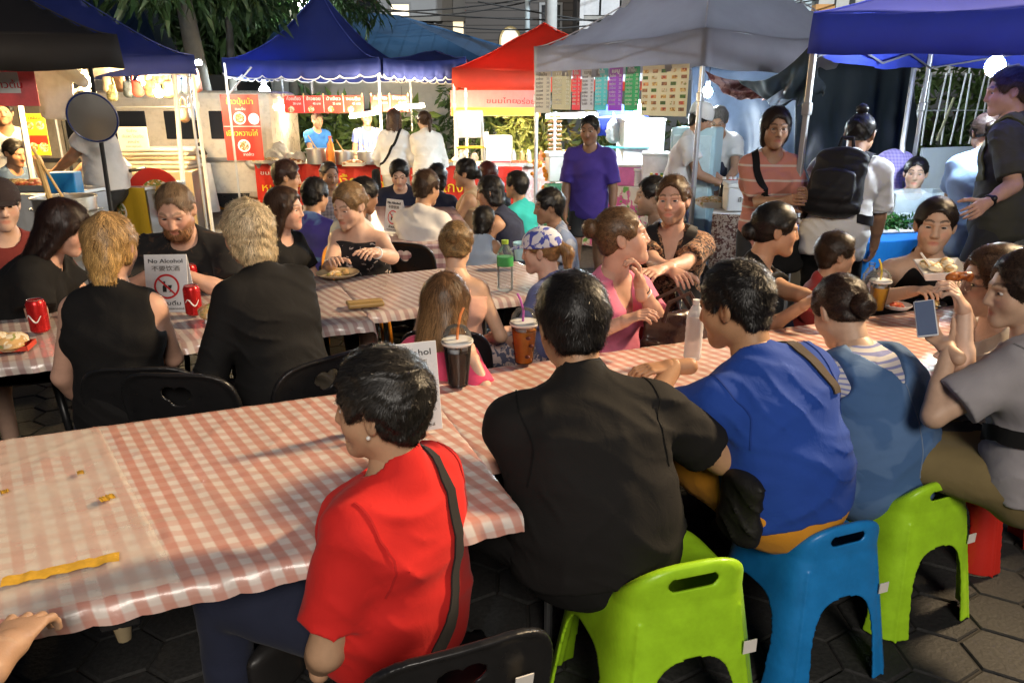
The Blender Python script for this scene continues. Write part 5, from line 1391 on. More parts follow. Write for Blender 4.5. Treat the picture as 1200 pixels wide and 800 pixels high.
# orange cooler box
c = ground(274, 12.3); r = empty("cooler_box", tuple(c), R(14), "big orange cooler box with a lid beside the tall red menu", "cooler")
MB().box((0, 0, .36), (.82, .60, .72), bev=.03).build("tub", M_ORNGP, r); MB().box((0, 0, .75), (.86, .64, .08), bev=.025).build("lid", M("orange_lid", (.62, .17, .03), .35), r); MB().box((0, -.31, .62), (.5, .03, .04), bev=.01).build("rim", M_ORNGP, r)
for s in (-1, 1): MB().box((s * .25, -.325, .70), (.06, .03, .09), bev=.008).build("latch", M_ORNGP, r)

# ================================================================== stall with the pink banner (under the red canopy)
A, B = pix(528, 121, 12.35), pix(634, 121, 12.35); w = (B - A).length
board("shop_banner", "pink and yellow banner strip hanging under the red canopy", (A + B) / 2, 0, w, .41, M("pink_vinyl", (.70, .30, .30), .45, transl=.4), (("ขนมไทย", .11, .1, .03, M_REDINK, .5), ("อร่อย", .12, w / 2 - .25, .02, M_REDINK, .3)), patches=((0, -.135, w - .02, .13, M_YELV),), cat="banner")
c = ground(552, 12.0); r = empty("step_ladder", tuple(c), R(10), "white folding step chair with a yellow tray behind the diners", "step ladder")
for s in (-1, 1):
    MB().tube([(s * .24, -.2, 0), (s * .2, .05, 1.5)], .022, 8).build("rail", M_WPOLE, r, True); MB().tube([(s * .24, .35, 0), (s * .2, .06, 1.2)], .02, 8).build("rear_rail", M_WPOLE, r, True)
for i, z in enumerate((.45, .72, .98)): MB().box((0, -.13 + z * .13, z), (.44, .22, .03), bev=.006).build("step", M_YELV if i == 2 else M_WPOLE, r)
MB().box((0, .03, 1.33), (.42, .03, .42), bev=.02).build("back_panel", M_WHITEP, r)
bag_heap(549, 183, 11.8, 4, .08, "white bags on the folding step chair", M_BAGS, seed=8)
A, B = ground(560, 11.8), ground(668, 11.2); c = (A + B) / 2; w = (B - A).length
r = empty("dessert_table", (c.x, c.y, 0), math.atan2(B.y - A.y, B.x - A.x), "dessert table with a pale pink cloth before the red canopy", "table")
MB().box((0, .3, .72), (w, .65, .03), bev=.006).build("tabletop", M_WHITEP, r); mb = MB()
for k in range(30):
    x0, x1 = -w / 2 + w * k / 30, -w / 2 + w * (k + 1) / 30; f = lambda x: -.045 - .02 * math.sin(x * 22)
    mb.raw([(x0, f(x0), .05), (x1, f(x1), .05), (x1, -.035, .735), (x0, -.035, .735)], [(0, 1, 2, 3)])
mb.build("table_skirt", cloth("pink_skirt", (.66, .42, .38), 'blotch', (.7, .6, .55), 9), r, True)
c = ground(585, 11.7, .735); r = empty("light_box", tuple(c), R(5), "white lit display box on the dessert table", "display box")
MB().box((0, 0, .22), (.40, .24, .42), bev=.02).build("housing", M("lit_box", (.8, .78, .72), .4, emit=.9, ecol=(1, .92, .75)), r); MB().box((0, -.122, .03), (.36, .01, .03)).build("trim", M_REDINK, r)
for i, (px, f, lab) in enumerate(((608, 4, "tray of pink sweets beside the lit display box"), (628, 0, "tray of golden sweets near the tent pole"), (648, 4, "tray of red sweets next to the skewer stand"))): tray(ground(px, 11.3 - i * .05, .737), .26, .3, f, lab)
for i, px in enumerate((602, 612, 620, 634)): bottle(ground(px, 11.55, .737), .24, .04, ((.75, .72, .65), (.75, .5, .2), (.75, .72, .65), (.6, .2, .1))[i], ("slim white bottle beside the lit box", "amber bottle on the dessert table", "second white bottle on the dessert table", "red bottle on the dessert table")[i], (.7, .65, .1), "bottles on the dessert table")
c = ground(648, 9.6); r = empty("garland_stand", tuple(c), 0, "stand hung with orange garlands beside the tent pole", "stand")
MB().tube([(0, 0, 0), (0, 0, 1.55)], .02, 8).build("post", M_WPOLE, r); rg = np.random.default_rng(2); f = MB()
for k in range(60): f.ball((rg.normal(0, .13), rg.normal(0, .08), .82 + rg.normal(0, .10)), rg.uniform(.02, .04), 4)
f.build("garland", M("marigold", (.75, .27, .02), .7, var=.4, scale=20), r, True); f = MB()
for k in range(9):
    for j in (-1, 1): f.box((j * .05, 0, 1.05 + k * .055), (.07, .05, .03), bev=.006)
f.build("packets", M("snack_packet", (.30, .14, .05), .4, var=.5, scale=15), r)
c = ground(662, 9.3); r = empty("crate_stack", tuple(c), R(6), "green crate topped by a white box and a blue bin", "crate")
MB().box((0, 0, .35), (.5, .4, .7), bev=.02).build("crate_body", M("green_crate", (.02, .20, .08), .45), r)
c2 = ground(660, 9.35, .71); r = empty("white_box", tuple(c2), R(6), "white foam box on the green crate", "box"); MB().box((0, 0, .16), (.42, .34, .30), bev=.015).build("box_body", M_WHITEP, r); MB().box((0, 0, .335), (.44, .36, .05), bev=.012).build("lid", M_WHITEP, r)

# ================================================================== drinks stall (under the grey canopy)
rg = np.random.default_rng(8); rot = R(31); cc = Vector((2.08, 8.55, 0))
def tloc(x, y, z): return cc + Vector((x * math.cos(rot) - y * math.sin(rot), x * math.sin(rot) + y * math.cos(rot), z))
# the canopy's left face runs along local x = -1.33; posters hang under its valance, seen from the lane
posters = ((627, 646, "mixed", (.55, .50, .42)), (647, 670, "beige", (.46, .42, .30)), (671, 681, "red", (.65, .06, .10)), (682, 697, "white", (.6, .58, .58)), (698, 713, "teal", (.10, .50, .50)), (714, 731, "purple", (.32, .06, .42)), (733, 751, "green", (.02, .36, .16)), (753, 809, "cream", (.75, .68, .50)))
LX = -1.345; ytop, ybot = 1.33, -1.33
def line_y(px):
    """local y on the hanging line whose image column is px"""
    lo, hi = -1.4, 1.4
    for _ in range(40):
        mid = (lo + hi) / 2; p = tloc(LX, mid, 2.0); d = p.y * _cos + (p.z - CAMH) * -_sin; x = 600 + FPX * p.x / d
        if x > px: lo = mid
        else: hi = mid
    return (lo + hi) / 2
M_GREYINK = M("grey_ink", (.2, .18, .17), .5, var=0)
for i, (a, b, nm, col) in enumerate(posters):
    y0, y1 = line_y(b), line_y(a); w = y1 - y0; h = .40 + (.04 if nm in ("cream", "mixed") else 0); c = tloc(LX, (y0 + y1) / 2, 1.985 - h / 2)
    L, Pn = [], []; nrow = 8; ink = M_WHITEP if nm in ("teal", "purple", "green", "red", "beige") else M_GREYINK
    r_ = random.Random(i); rows = ("ชาไทย", "ชาเขียว", "โกโก้", "กาแฟ", "นมสด", "โอเลี้ยง", "มะนาว", "แดงโซดา")
    if nm != "cream":
        for k in range(nrow):
            z = h / 2 - .075 - k * (h - .10) / nrow; L.append((rows[(k + i) % 8], .034, -w * .18, z, ink, w * .42)); L.append((("25", "30", "35")[(k + i) % 3], .032, w * .33, z, ink, w * .16))
        L.append(("เมนู" if i % 2 else "น้ำปั่น", .05, 0, h / 2 - .03, ink, w * .5))
    else:
        for q in range(5):
            for k in range(7): Pn.append((-w * .40 + q * w * .2 + r_.uniform(-.01, .01), h / 2 - .05 - k * .055, w * .11, .03, M_FOODS[(q + 2 * k) % 5]))
    lab = {"mixed": "small floral poster at the end of the drink menus", "beige": "beige price list of drinks under the grey canopy", "red": "narrow red price list among the drink menus", "white": "white price list with dark lettering among the drink menus", "teal": "teal price list among the drink menus", "purple": "purple price list among the drink menus", "green": "green price list among the drink menus", "cream": "wide cream poster covered with rows of small food pictures"}[nm]
    board("menu_poster", lab, c, rot - math.pi / 2 , w - .012, h, M("poster_" + nm, col, .4, var=.08, transl=.45), L, "posters under the grey canopy", t=.004, patches=Pn)
# counter along that face with goods
def counter(label, a, b, d0, d1, z, depth, mtop, mfront, name="stall_counter", skirt=.05):
    A, B = ground(a, d0), ground(b, d1); c = (A + B) / 2; w = (B - A).length; rz = math.atan2(B.y - A.y, B.x - A.x)
    r = empty(name, (c.x, c.y, 0), rz, label, "counter"); MB().box((0, depth / 2, z - .018), (w, depth, .034), bev=.006).build("counter_top", mtop, r); mb = MB(); n = 24
    for k in range(n):
        x0, x1 = -w / 2 + w * k / n, -w / 2 + w * (k + 1) / n; f = lambda x: -.012 - .012 * math.sin(x * 13) - .007 * math.sin(x * 29)
        mb.raw([(x0, f(x0), skirt), (x1, f(x1), skirt), (x1, -.008, z - .006), (x0, -.008, z - .006)], [(0, 1, 2, 3)])
    mb.build("front_cloth", mfront, r, True)
    for s in (-1, 1): MB().box((s * (w / 2 - .03), depth / 2, z / 2 - .02), (.04, depth - .06, z - .04)).build("leg_frame", M_STEEL, r)
    return r
counter("cluttered drinks counter behind the man in purple", 672, 815, 9.0, 7.4, .80, .6, M_WHITEP, cloth("drink_front", (.62, .62, .62), 'blotch', (.55, .12, .35), 7, col3=(.15, .4, .12)))
for i, (px, d, w, h, col, lab) in enumerate(((733, 8.0, .30, .20, (.7, .2, .45), "pink lidded tub on the drinks counter"), (775, 7.7, .42, .34, (.78, .74, .75), "white and pink box stack by the freezer"), (756, 7.9, .22, .16, (.72, .72, .70), "white tub on the drinks counter"), (752, 8.9, .5, .5, (.75, .75, .75), "big white foam box behind the drinks counter"), (718, 8.3, .26, .12, (.45, .25, .55), "purple box on the drinks counter"))):
    c = ground(px, d, .80 if i != 3 else .95); r = empty("storage_tub", tuple(c), R(-20 + 9 * i), lab, "box", "tubs and boxes on the drinks counter"); mm = M("tub_%d" % i, col, .35, var=.2, scale=8)
    MB().box((0, .12, h / 2), (w, w * .7, h), bev=.015).build("tub_body", mm, r); MB().box((0, .12, h + .015), (w + .02, w * .7 + .02, .03), bev=.008).build("lid", M_WHITEP, r)
for i, (px, col, cap) in enumerate(((762, (.6, .05, .04), (.7, .6, .05)), (768, (.65, .35, .02), (.6, .05, .04)), (774, (.70, .55, .05), (.1, .3, .05)), (782, (.55, .48, .05), (.6, .5, .05)), (790, (.25, .35, .03), (.6, .05, .05)), (796, (.65, .55, .3), (.7, .7, .7)))):
    bottle(ground(px, 7.35, .80), .20, .035, col, ("red", "amber", "yellow", "mustard", "olive", "pale")[i] + " syrup bottle on the drinks counter", cap, "syrup bottles on the drinks counter")
for i, (px, py, d, lab) in enumerate(((718, 150, 8.9, "white plastic bag hanging behind the man in purple"), (733, 152, 8.9, "full white bag hanging at the middle of the rack"), (750, 148, 8.8, "white bag hanging at the rack's far end"))):
    F = Field(); F.el(V(0, 0, -.02), V(.085, .05, .13), None, .05); F.el(V(.02, 0, -.12), V(.09, .06, .07), None, .05); F.rc(V(0, 0, .09), .03, V(0, 0, .2), .012, .04); F.folds(.02, i, 1.6)
    o = link("plastic_bag", np_mesh("plastic_bag", *F.mesh(.012)), M_BAGS); o.location = pix(px, py, d); tag(o, lab, "bag", "white bags on the rack")
A, B = pix(700, 138, 8.9), pix(765, 134, 8.8); tag(MB().tube([A, B], .012, 6).build("hanging_rail", M_POLE), "steel rail holding the white plastic bags", "rail")
c = ground(724, 9.5); r = empty("blue_tarpaulin", tuple(c), 0, "bright blue tarpaulin hanging behind the man in purple", "tarpaulin"); MB().box((0, 0, 1.45), (.62, .01, .36)).build("sheet", M_TARPCOBALT, r)
c = ground(722, 9.2); r = empty("bag_rack", tuple(c), 0, "teal wire rack behind the man in purple", "rack")
for s in (-1, 1): MB().tube([(s * .33, 0, 0), (s * .33, 0, 1.35)], .014, 6).build("upright", M("teal_wire", (.05, .35, .35), .4), r)
for z in (.55, .85, 1.15): MB().box((0, 0, z), (.66, .3, .012)).build("shelf", M("teal_wire", ()), r)
c = ground(800, 7.35); r = empty("drinks_fridge", tuple(c), R(-25), "tall pale blue drinks fridge beside the corner pole", "fridge")
MB().box((0, .2, .72), (.42, .42, 1.44), bev=.02).build("cabinet", M("pale_blue_panel", (.42, .62, .70), .35), r); MB().box((0, -.016, .80), (.36, .02, 1.15), bev=.008).build("door", M("pale_door", (.55, .72, .78), .3), r)
MB().lathe([(.07, 0), (.07, .004), (.001, .004)], 20, Matrix.Translation((0, -.027, .95)) @ Matrix.Rotation(math.pi / 2, 4, 'X')).build("emblem", M("emblem_blue", (.05, .3, .5), .4), r)

# ------------------------------------------------------------------ cooks' counter with speckled cloth
counter("counter with a brown speckled cloth in front of the cooks", 826, 960, 6.35, 6.1, .80, .7, M_WHITEP, cloth("speckled_brown", (.42, .30, .22), 'blotch', (.12, .05, .035), 34, col3=(.5, .4, .3)))
c = ground(872, 6.15, .80); r = empty("foam_box", tuple(c), R(-6), "white foam box with faint writing on the speckled counter", "box"); MB().box((0, .1, .10), (.30, .26, .19), bev=.012).build("box_body", M_WHITEP, r); MB().box((0, .1, .215), (.315, .275, .04), bev=.01).build("lid", M_WHITEP, r); text("น้ำแข็ง", .05, upright((0, -.035, .10), 0), M_GREYINK, r)
for i, (px, col, lab) in enumerate(((846, (.03, .03, .03), "dark cola bottle beside the foam box"), (853, (.62, .03, .05), "red soda bottle behind the foam box"), (858, (.60, .04, .08), "second red soda bottle behind the foam box"), (866, (.05, .45, .08), "green soda bottle behind the foam box"), (871, (.08, .5, .12), "second green soda bottle behind the foam box"))):
    bottle(ground(px, 6.5, .80), .25, .036, col, lab, (.7, .7, .7), "soda bottles on the speckled counter")
for i, (px, f, lab) in enumerate(((838, 3, "tray of dough in front of the white hatted cook"), (905, 0, "tray of fried snacks beside the striped lady"))): tray(ground(px, 6.5, .80), .28, .3, f, lab)
# black tarpaulins
def drape(label, tl, tr, br, bl, m, amp, seed, sag=.2, name="tarpaulin"):
    A, B, Cc, D = [Vector(p) for p in (tl, tr, br, bl)]; n = 40; P = []; nr = (B - A).cross(D - A).normalized()
    for i in range(n + 1):
        for j in range(n + 1):
            u, v = i / n, j / n; p = A.lerp(B, u).lerp(D.lerp(Cc, u), v)
            f = math.sin(u * 17 + 2 * math.sin(v * 5 + seed)) * .6 + math.sin(u * 31 + v * 7 + seed) * .3 + math.sin((u + v) * 12 + seed) * .5
            p = p + nr * amp * f * (.25 + v) - Vector((0, 0, sag * 4 * u * (1 - u) * (1 - v))); P.append(tuple(p))
    I = np.arange((n + 1) ** 2).reshape(n + 1, n + 1); Q = np.stack([I[:-1, :-1], I[1:, :-1], I[1:, 1:], I[:-1, 1:]], -1).reshape(-1, 4)
    o = link(name, np_mesh(name, np.array(P), Q), m); o.modifiers.new("thick", 'SOLIDIFY').thickness = .003; return tag(o, label, "tarpaulin")
M_BLKTARP = M("black_tarpaulin", (.028, .036, .042), .38, var=.2, scale=3, bump=.5, bscale=12)
drape("wide black tarpaulin wall behind the backpack wearer", pix(938, 52, 7.0), pix(1075, 60, 7.4), ground(1066, 7.4), ground(918, 7.0), M_BLKTARP, .07, 1, .1)
drape("dark blue-black tarpaulin wall behind the two cooks", pix(810, 75, 9.2), pix(945, 62, 8.4), ground(950, 8.4), ground(812, 9.2), M("navy_tarpaulin", (.035, .05, .08), .45, var=.2, bump=.4, bscale=10), .06, 2, .1)
drape("slanting black tarpaulin hung from the blue canopy's corner", pix(866, 92, 6.9), pix(950, 52, 6.0), pix(968, 110, 6.3), pix(905, 128, 6.9), M_BLKTARP, .05, 4, .12)
drape("dark red shiny curtain sagging beneath the grey canopy", pix(822, 82, 7.0), pix(936, 84, 7.6), pix(905, 116, 7.4), pix(860, 116, 7.2), cloth("shiny_maroon", (.12, .035, .03), 'blotch', (.30, .16, .13), 12, .35), .05, 5, .10, "curtain")
drape("pale sheet hung between the grey and blue canopies", pix(898, 118, 6.7), pix(950, 82, 6.4), pix(966, 98, 6.5), pix(905, 128, 6.7), M("pale_sheet", (.45, .52, .62), .5, transl=.3), .02, 6, .0, "sheet")

# ================================================================== herb stall (under the bright blue canopy)
M_BLUECLOTH = M("blue_tablecloth", (.015, .19, .62), .38, var=.15, scale=4, bump=.6, bscale=9)
counter("stall table under a shiny blue cloth behind the woman eating", 985, 1118, 5.25, 5.55, .76, .8, M_BLUECLOTH, M_BLUECLOTH, skirt=.25)
rr_ = bpy.data.objects["stall_counter.002"] if "stall_counter.002" in bpy.data.objects else None
if rr_: text("welcome", .07, upright((-.12, -.04, .55), 0), M("faded_blue_print", (.25, .45, .75), .5), rr_)
c = ground(1043, 5.5, .762); r = empty("herb_tray", tuple(c), R(8), "white tray heaped with dark green herbs on blue cloth", "tray"); MB().box((0, 0, .012), (.34, .24, .02), bev=.006).build("dish", M_WHITEP, r); mb = MB(); leaves(mb, [(x, y, .06) for x in (-.1, -.03, .04, .1) for y in (-.05, .04)], 40, .05, .05, np.random.default_rng(5), droop=.2, aspect=.5); mb.build("herbs", M("herb_leaf", (.02, .10, .015), .45, var=.4, scale=30), r)
tray(ground(1020, 5.75, .762), .36, .28, 3, "pink rimmed tray of packets on the blue cloth", m=M("pink_tray", (.75, .12, .25), .4))
c = ground(1066, 5.75, .762); r = empty("display_case", tuple(c), R(8), "clear plastic display case before the vendor in white", "display case"); b = MB(); w, d, h = .52, .3, .26
for sx in (-1, 1): b.box((sx * w / 2, 0, h / 2), (.004, d, h))
for sy in (-1, 1): b.box((0, sy * d / 2, h / 2), (w - .006, .004, h))
b.build("panel", glass("clear_acrylic", (.85, .95, 1), .08, 1.4, .18), r); f = MB(); rg = np.random.default_rng(4)
for k in range(10): f.box((-.22 + (k % 5) * .11, -.06 + (k // 5) * .12, .04), (.09, .09, .08), bev=.01)
f.build("packets", M("pale_packets", (.62, .68, .70), .4, var=.3, scale=20), r)
c = ground(1112, 5.8, .762); r = empty("pan_stack", tuple(c), R(20), "tilted black tray beside the white panel", "tray"); MB().box((0, 0, .12), (.20, .03, .22), bev=.008, M=Matrix.Rotation(R(-35), 4, 'X')).build("pan", M_BLACKP, r)
F = Field(); F.el(V(0, 0, 0), V(.22, .14, .24), None, .05); F.el(V(.03, 0, -.2), V(.24, .17, .22), None, .05); F.folds(.012, 3)
o = link("fabric_sack", np_mesh("fabric_sack", *F.mesh(.015)), cloth("lavender_dots", (.30, .25, .62), 'check', (.48, .42, .75), 38)); o.location = pix(1046, 208, 6.3); tag(o, "bulging lavender checked sack beside the vendor in white", "sack")
A, B = ground(1052, 6.7), ground(1152, 7.1); c = (A + B) / 2; w = (B - A).length; zt_ = pix(1100, 168, 6.9).z
board("display_board", "large pale panel behind the vendor in white", (c.x, c.y, zt_ / 2), math.atan2(B.y - A.y, B.x - A.x), w, zt_ - .01, M("pale_panel", (.52, .60, .62), .45, var=.15, scale=2.5), cat="panel", t=.03)
# window bars
c = pix(1118, 120, 7.6); r = empty("window_grille", tuple(c), R(22), "white painted window bars behind the vendor in white", "grille"); xs = [-.42 + .28 * k for k in range(5)]; M_BAR = M("painted_bar", (.62, .66, .68), .4)
for k, x in enumerate(xs):
    b = MB(); b.tube([(x - .09, 0, -.42), (x - .035, 0, .28), (x + .035, 0, .28), (x + .06, 0, -.42)], .009, 5); b.tube([(x, 0, .28), (x, 0, .5)], .009, 5); b.build("bar", M_BAR, r, True)
for z in (-.08, .45): MB().tube([(-.75, .012, z), (.95, .012, z)], .006, 5).build("rail", M_BAR, r)
tag(MB().tube([pix(1098, 165, 7.5), pix(1118, 115, 7.5)], .014, 6).build("bamboo_stick", M("bamboo", (.40, .40, .25), .6), None, True), "pale stick leaning on the window bars", "stick")
tag(MB().tube([pix(1072, 74, 6.2), pix(1058, 168, 6.2), ground(1052, 6.2, .0)], .022, 8).build("tent_pole", M_POLE, None, True), "thick steel pole beside the window bars", "pole")

# ================================================================== food stall at the picture's left edge
counter("white fronted food counter at the picture's left edge", -90, 82, 6.6, 6.3, .95, .7, M_ALU, M("white_front", (.75, .74, .70), .4), skirt=.50)
for i, (px, f, lab) in enumerate(((-12, 0, "tray of yellow food at the picture's edge"), (14, 0, "tray of golden fried food on the white counter"), (44, 4, "tray of orange food beside the blue tub"))): tray(ground(px, 6.5 - .06 * i, .952), .30, .30, f, lab, m=M_YELV if i < 2 else None)
c = ground(77, 6.25, .90); r = empty("blue_tub", tuple(c), R(10), "small blue plastic tub by the tall stock pot", "tub"); MB().box((0, .05, .11), (.22, .18, .20), bev=.012).build("tub_body", M("tub_blue", (.02, .22, .55), .35), r)
c = ground(86, 5.75); r = empty("gas_burner", tuple(c), 0, "steel burner stand under the tall stock pot", "burner")
for a in range(3): MB().tube([(.22 * math.cos(a * 2.1), .22 * math.sin(a * 2.1), 0), (.19 * math.cos(a * 2.1), .19 * math.sin(a * 2.1), .55)], .016, 6).build("leg", M_STEEL, r)
MB().lathe([(.24, .55), (.24, .58), (.1, .58)], 20).build("ring", M_STEEL, r)
pot(ground(86, 5.75, .585), .215, .40, "tall stock pot with wooden sticks behind the dark haired woman")
MB().tube([(-.08, -.02, .25), (-.13, -.02, .68)], .022, 8).build("ladle", M("ladle_wood", ()), bpy.data.objects[[o.name for o in COL.objects if o.name.startswith("stock_pot")][-1]], True)
pot(ground(36, 5.5, .45), .17, .20, "wide basin on the ground beside the tall stock pot")
r = counter("yellow fronted counter with food pictures behind the bearded man", 120, 186, 7.45, 7.3, .90, .6, M_ALU, M("yellow_front", (.72, .45, .03), .45, var=.12, scale=3), skirt=.1)
for x, z, rr, mm in ((-.0, .66, .115, M_WHITEP), (0, .66, .10, M_DISH2)): MB().lathe([(rr, 0), (rr, .004 if mm is M_WHITEP else .008), (.001, .004 if mm is M_WHITEP else .008)], 26, Matrix.Translation((x, -.034, z)) @ Matrix.Rotation(math.pi / 2, 4, 'X')).build("printed_dish", mm, r)
c = pix(182, 226, 7.2); r = empty("round_sign", tuple(c), R(8), "red rounded sign with a dish picture beside the yellow counter", "sign"); MB().lathe([(.24, 0), (.24, .02), (.001, .02)], 30, Matrix.Rotation(math.pi / 2, 4, 'X')).build("panel", M_REDV, r); MB().lathe([(.15, 0), (.15, .004), (.001, .004)], 26, Matrix.Translation((.02, -.021, -.02)) @ Matrix.Rotation(math.pi / 2, 4, 'X')).build("printed_dish", M_DISH2, r); MB().tube([(0, .02, -.2), (0, .02, -c.z)], .015, 6).build("stem", M_STEEL, r)
c = ground(136, 7.55, .90); r = empty("steamer_pot", tuple(c), 0, "aluminium steamer with a conical lid on the yellow counter", "pot"); MB().lathe([(.15, 0), (.16, .02), (.16, .14), (.17, .15), (.15, .17), (.05, .31), (.03, .33), (.03, .36), (.001, .37)], 24).build("steamer_body", M_ALU, r, True); MB().tube([(.15, 0, .1), (.34, -.05, .13)], .018, 6).build("handle", M_BLACKP, r, True)
c = pix(108, 138, 6.0); r = empty("wok_lid", tuple(c), 0, "round dark blue metal wok lid hanging on the black pole", "lid"); r.rotation_euler = (R(-82), 0, R(8)); MB().lathe([(.001, .05), (.10, .04), (.17, .012), (.192, 0), (.198, .006), (.192, .012), (.17, .022), (.10, .052), (.001, .062)], 36).build("dome", M("blued_steel", (.02, .04, .17), .25, .0, var=.0), r, True)
MB().lathe([(.188, .004), (.202, .006), (.188, .014)], 36).build("rim", M_ALU, r, True)
A, B = pix(106, 80, 6.3), pix(131, 252, 5.95); r = empty("black_pole", (B.x, B.y, 0), 0, "thin black pole in front of the wok lid", "pole"); MB().tube([A - Vector((B.x, B.y, 0)), (B.x * 0, 0, B.z), (0, 0, 0)], .018, 8).build("shaft", M("black_pole", ()), r)
A, B = pix(23, 122, 6.9), pix(33, 200, 6.8); r = empty("white_post", (B.x, B.y, 0), 0, "white post beside the yellow food poster", "pole"); MB().tube([Vector((A.x - B.x, A.y - B.y, A.z)), (0, 0, 0)], .028, 8).build("shaft", M_WPOLE, r)
board("food_poster", "yellow and orange food poster behind the white post", pix(43, 158, 7.4), 0, .22, .40, M_YELV, (("ข้าวมันไก่", .05, 0, .16, M_REDINK, .17),), discs=((-.05, .09, .04, M_DISH), (.055, .09, .04, M_DISH), (-.05, -.12, .045, M_DISH), (.055, -.12, .045, M_DISH)), patches=((0, -.05, .215, .09, M_REDV),))
board("cloth_banner", "pink and yellow cloth banner under the black canopy", pix(16, 97, 6.3), 0, .38, .38, M("pink_banner", (.70, .22, .25), .6, transl=.4), (("ข้าวต้ม", .08, -.05, -.02, M_REDINK, .25),), patches=((-.07, .14, .22, .07, M_YELV), (-.07, .0, .24, .17, M_WHITEP)), cat="banner")
# hanging shirt
F = Field(); F.ec(V(0, 0, -.30), V(0, 0, .10), V(1, 0, 0), (.17, .03), (.18, .03), .03)
for e in (-1, 1): F.rc(V(e * .13, 0, .10), .06, V(e * .27, 0, .0), .055, .03)
F.el(V(0, -.02, .17), V(.07, .05, .06), None, .01, 's'); F.folds(.01, 4)
o = link("hanging_shirt", np_mesh("hanging_shirt", *F.mesh(.012)), M("white_cotton", (.78, .77, .74), .8, transl=.3)); o.location = pix(62, 96, 6.6); tag(o, "white shirt hanging under the black canopy", "shirt")

# ================================================================== bag stall and van beyond it
r = empty("minibus", tuple(ground(172, 11.8)), R(3), "white minibus with dark windows behind the bag stall", "van")
MB().box((0, 1, 1.0), (4.2, 1.9, 1.65), bev=.12).build("body", M("white_paint", (.58, .52, .43), .3, coat=.3), r)
for x in (-.82, -.08, .72, 1.4): MB().box((x, .035, 1.32), (.52, .03, .42), bev=.05).build("window", M_WIN, r)
for x in (-1.4, 1.3): MB().lathe([(.34, -.1), (.36, 0), (.34, .1), (.001, .1)], 22, Matrix.Translation((x, .16, .36)) @ Matrix.Rotation(math.pi / 2, 4, 'X')).build("wheel", M_BLACKP, r, True)
MB().box((0, .03, .80), (4.0, .03, .06)).build("side_strip", M_STEEL, r)
rk = empty("bag_display_rack", tuple(ground(178, 9.4)), 0, "steel rack of two rails holding the hanging bags", "rack")
for z in (1.98, 1.60): MB().tube([(-.95, 0, z), (.72, 0, z)], .013, 6).build("rail", M_POLE, rk)
for x in (-.95, .72): MB().tube([(x, 0, 0), (x, 0, 2.05)], .018, 6).build("upright", M_POLE, rk)
def hand_bag(px, py, d, w, h, col, label, kind=0):
    c = pix(px, py, d); r = empty("hand_bag", tuple(c), R((px * 7) % 24 - 12), label, "bag", "bags hanging on the rack"); m = cloth("bag_%d_%d" % (px, py), col, 'blotch' if kind else 'plain', [x * .5 for x in col], 14, .55, .4)
    F = Field(); F.ec(V(0, 0, -h * .3), V(0, 0, h * .3), V(1, 0, 0), (w * .5, .055), (w * .42, .035), .02); F.folds(.006, px % 7); link("bag_body", np_mesh("bag_body", *F.mesh(.012)), m, r)
    MB().tube([(-w * .32, 0, h * .4), (-w * .25, 0, h * .8), (0, 0, h * .98), (w * .25, 0, h * .8), (w * .32, 0, h * .4)], .009, 6).build("handle", m, r, True)
rg = np.random.default_rng(3)
bags = ((126, 98, (.62, .55, .42), "cream cloth bag at the rack's near end"), (131, 108, (.45, .42, .22), "olive cloth bag low at the rack's near end"), (140, 97, (.16, .09, .06), "tall dark brown bag on the upper rail"), (150, 104, (.09, .11, .13), "charcoal shoulder bag beside the tall brown one"), (161, 103, (.42, .07, .05), "red bag below the upper warm bulb"), (177, 103, (.35, .17, .08), "tan bag beside the warm bulb"), (193, 84, (.30, .14, .08), "chestnut bag high beside the white pole"), (197, 104, (.48, .27, .08), "honey coloured bag behind the white pole"), (207, 100, (.06, .08, .11), "black bag right of the white pole"), (219, 100, (.05, .07, .10), "second black bag beside the first"), (230, 98, (.30, .10, .07), "russet bag at the trunk"), (186, 88, (.35, .2, .12), "small brown bag on the upper rail"), (216, 133, (.35, .19, .10), "brown leather bag resting low before the trunk"), (226, 130, (.16, .22, .36), "slim blue bag low beside the trunk"), (170, 88, (.55, .45, .35), "pale bag on the upper rail near the bulb"))
for i, (px, py, col, lab) in enumerate(bags): hand_bag(px, py, 9.25 + .02 * (i % 3), .13 + .02 * (i % 3), .20 + .05 * ((i * 3) % 3), col, lab, i % 2)
counter("trestle under a plain brown cloth below the hanging bags", 118, 234, 9.7, 9.9, .80, .8, M("kraft_top", (.45, .36, .24), .7), cloth("brown_cloth", (.36, .28, .16), rough=.9), skirt=.04)
for i in range(5):
    c = ground(190 + 4 * (i % 3) - 8, 9.95, .805 + i * .055); r = empty("folded_textile", tuple(c), R(3 * i - 6), ("lowest folded beige textile of the pile", "second folded textile of the pile from below", "middle folded textile of the pile", "folded textile just below the top of the pile", "topmost folded textile of the pile under the bags")[i], "textile", "folded textiles piled on the trestle")
    MB().box((0, .15, .026), (.95 - .05 * (i % 2), .42, .05), bev=.02).build("fold", cloth("textile_%d" % i, ((.50, .44, .33), (.58, .52, .42), (.38, .30, .20), (.55, .47, .36), (.62, .58, .50))[i], rough=.9), r)
board("paper_notice", "white paper notice with three lines taped below the bags", pix(156, 162, 9.2), R(1), .37, .27, M_WHITEP, (("รับชำระ", .045, 0, .085, M_GREYINK, .13), ("เงินสด โอนเงิน", .05, 0, .02, M_GREYINK, .26), ("สแกนจ่าย", .045, 0, -.045, M_GREYINK, .14), ("ขอบคุณค่ะ", .035, 0, -.10, M_GREYINK, .2)))
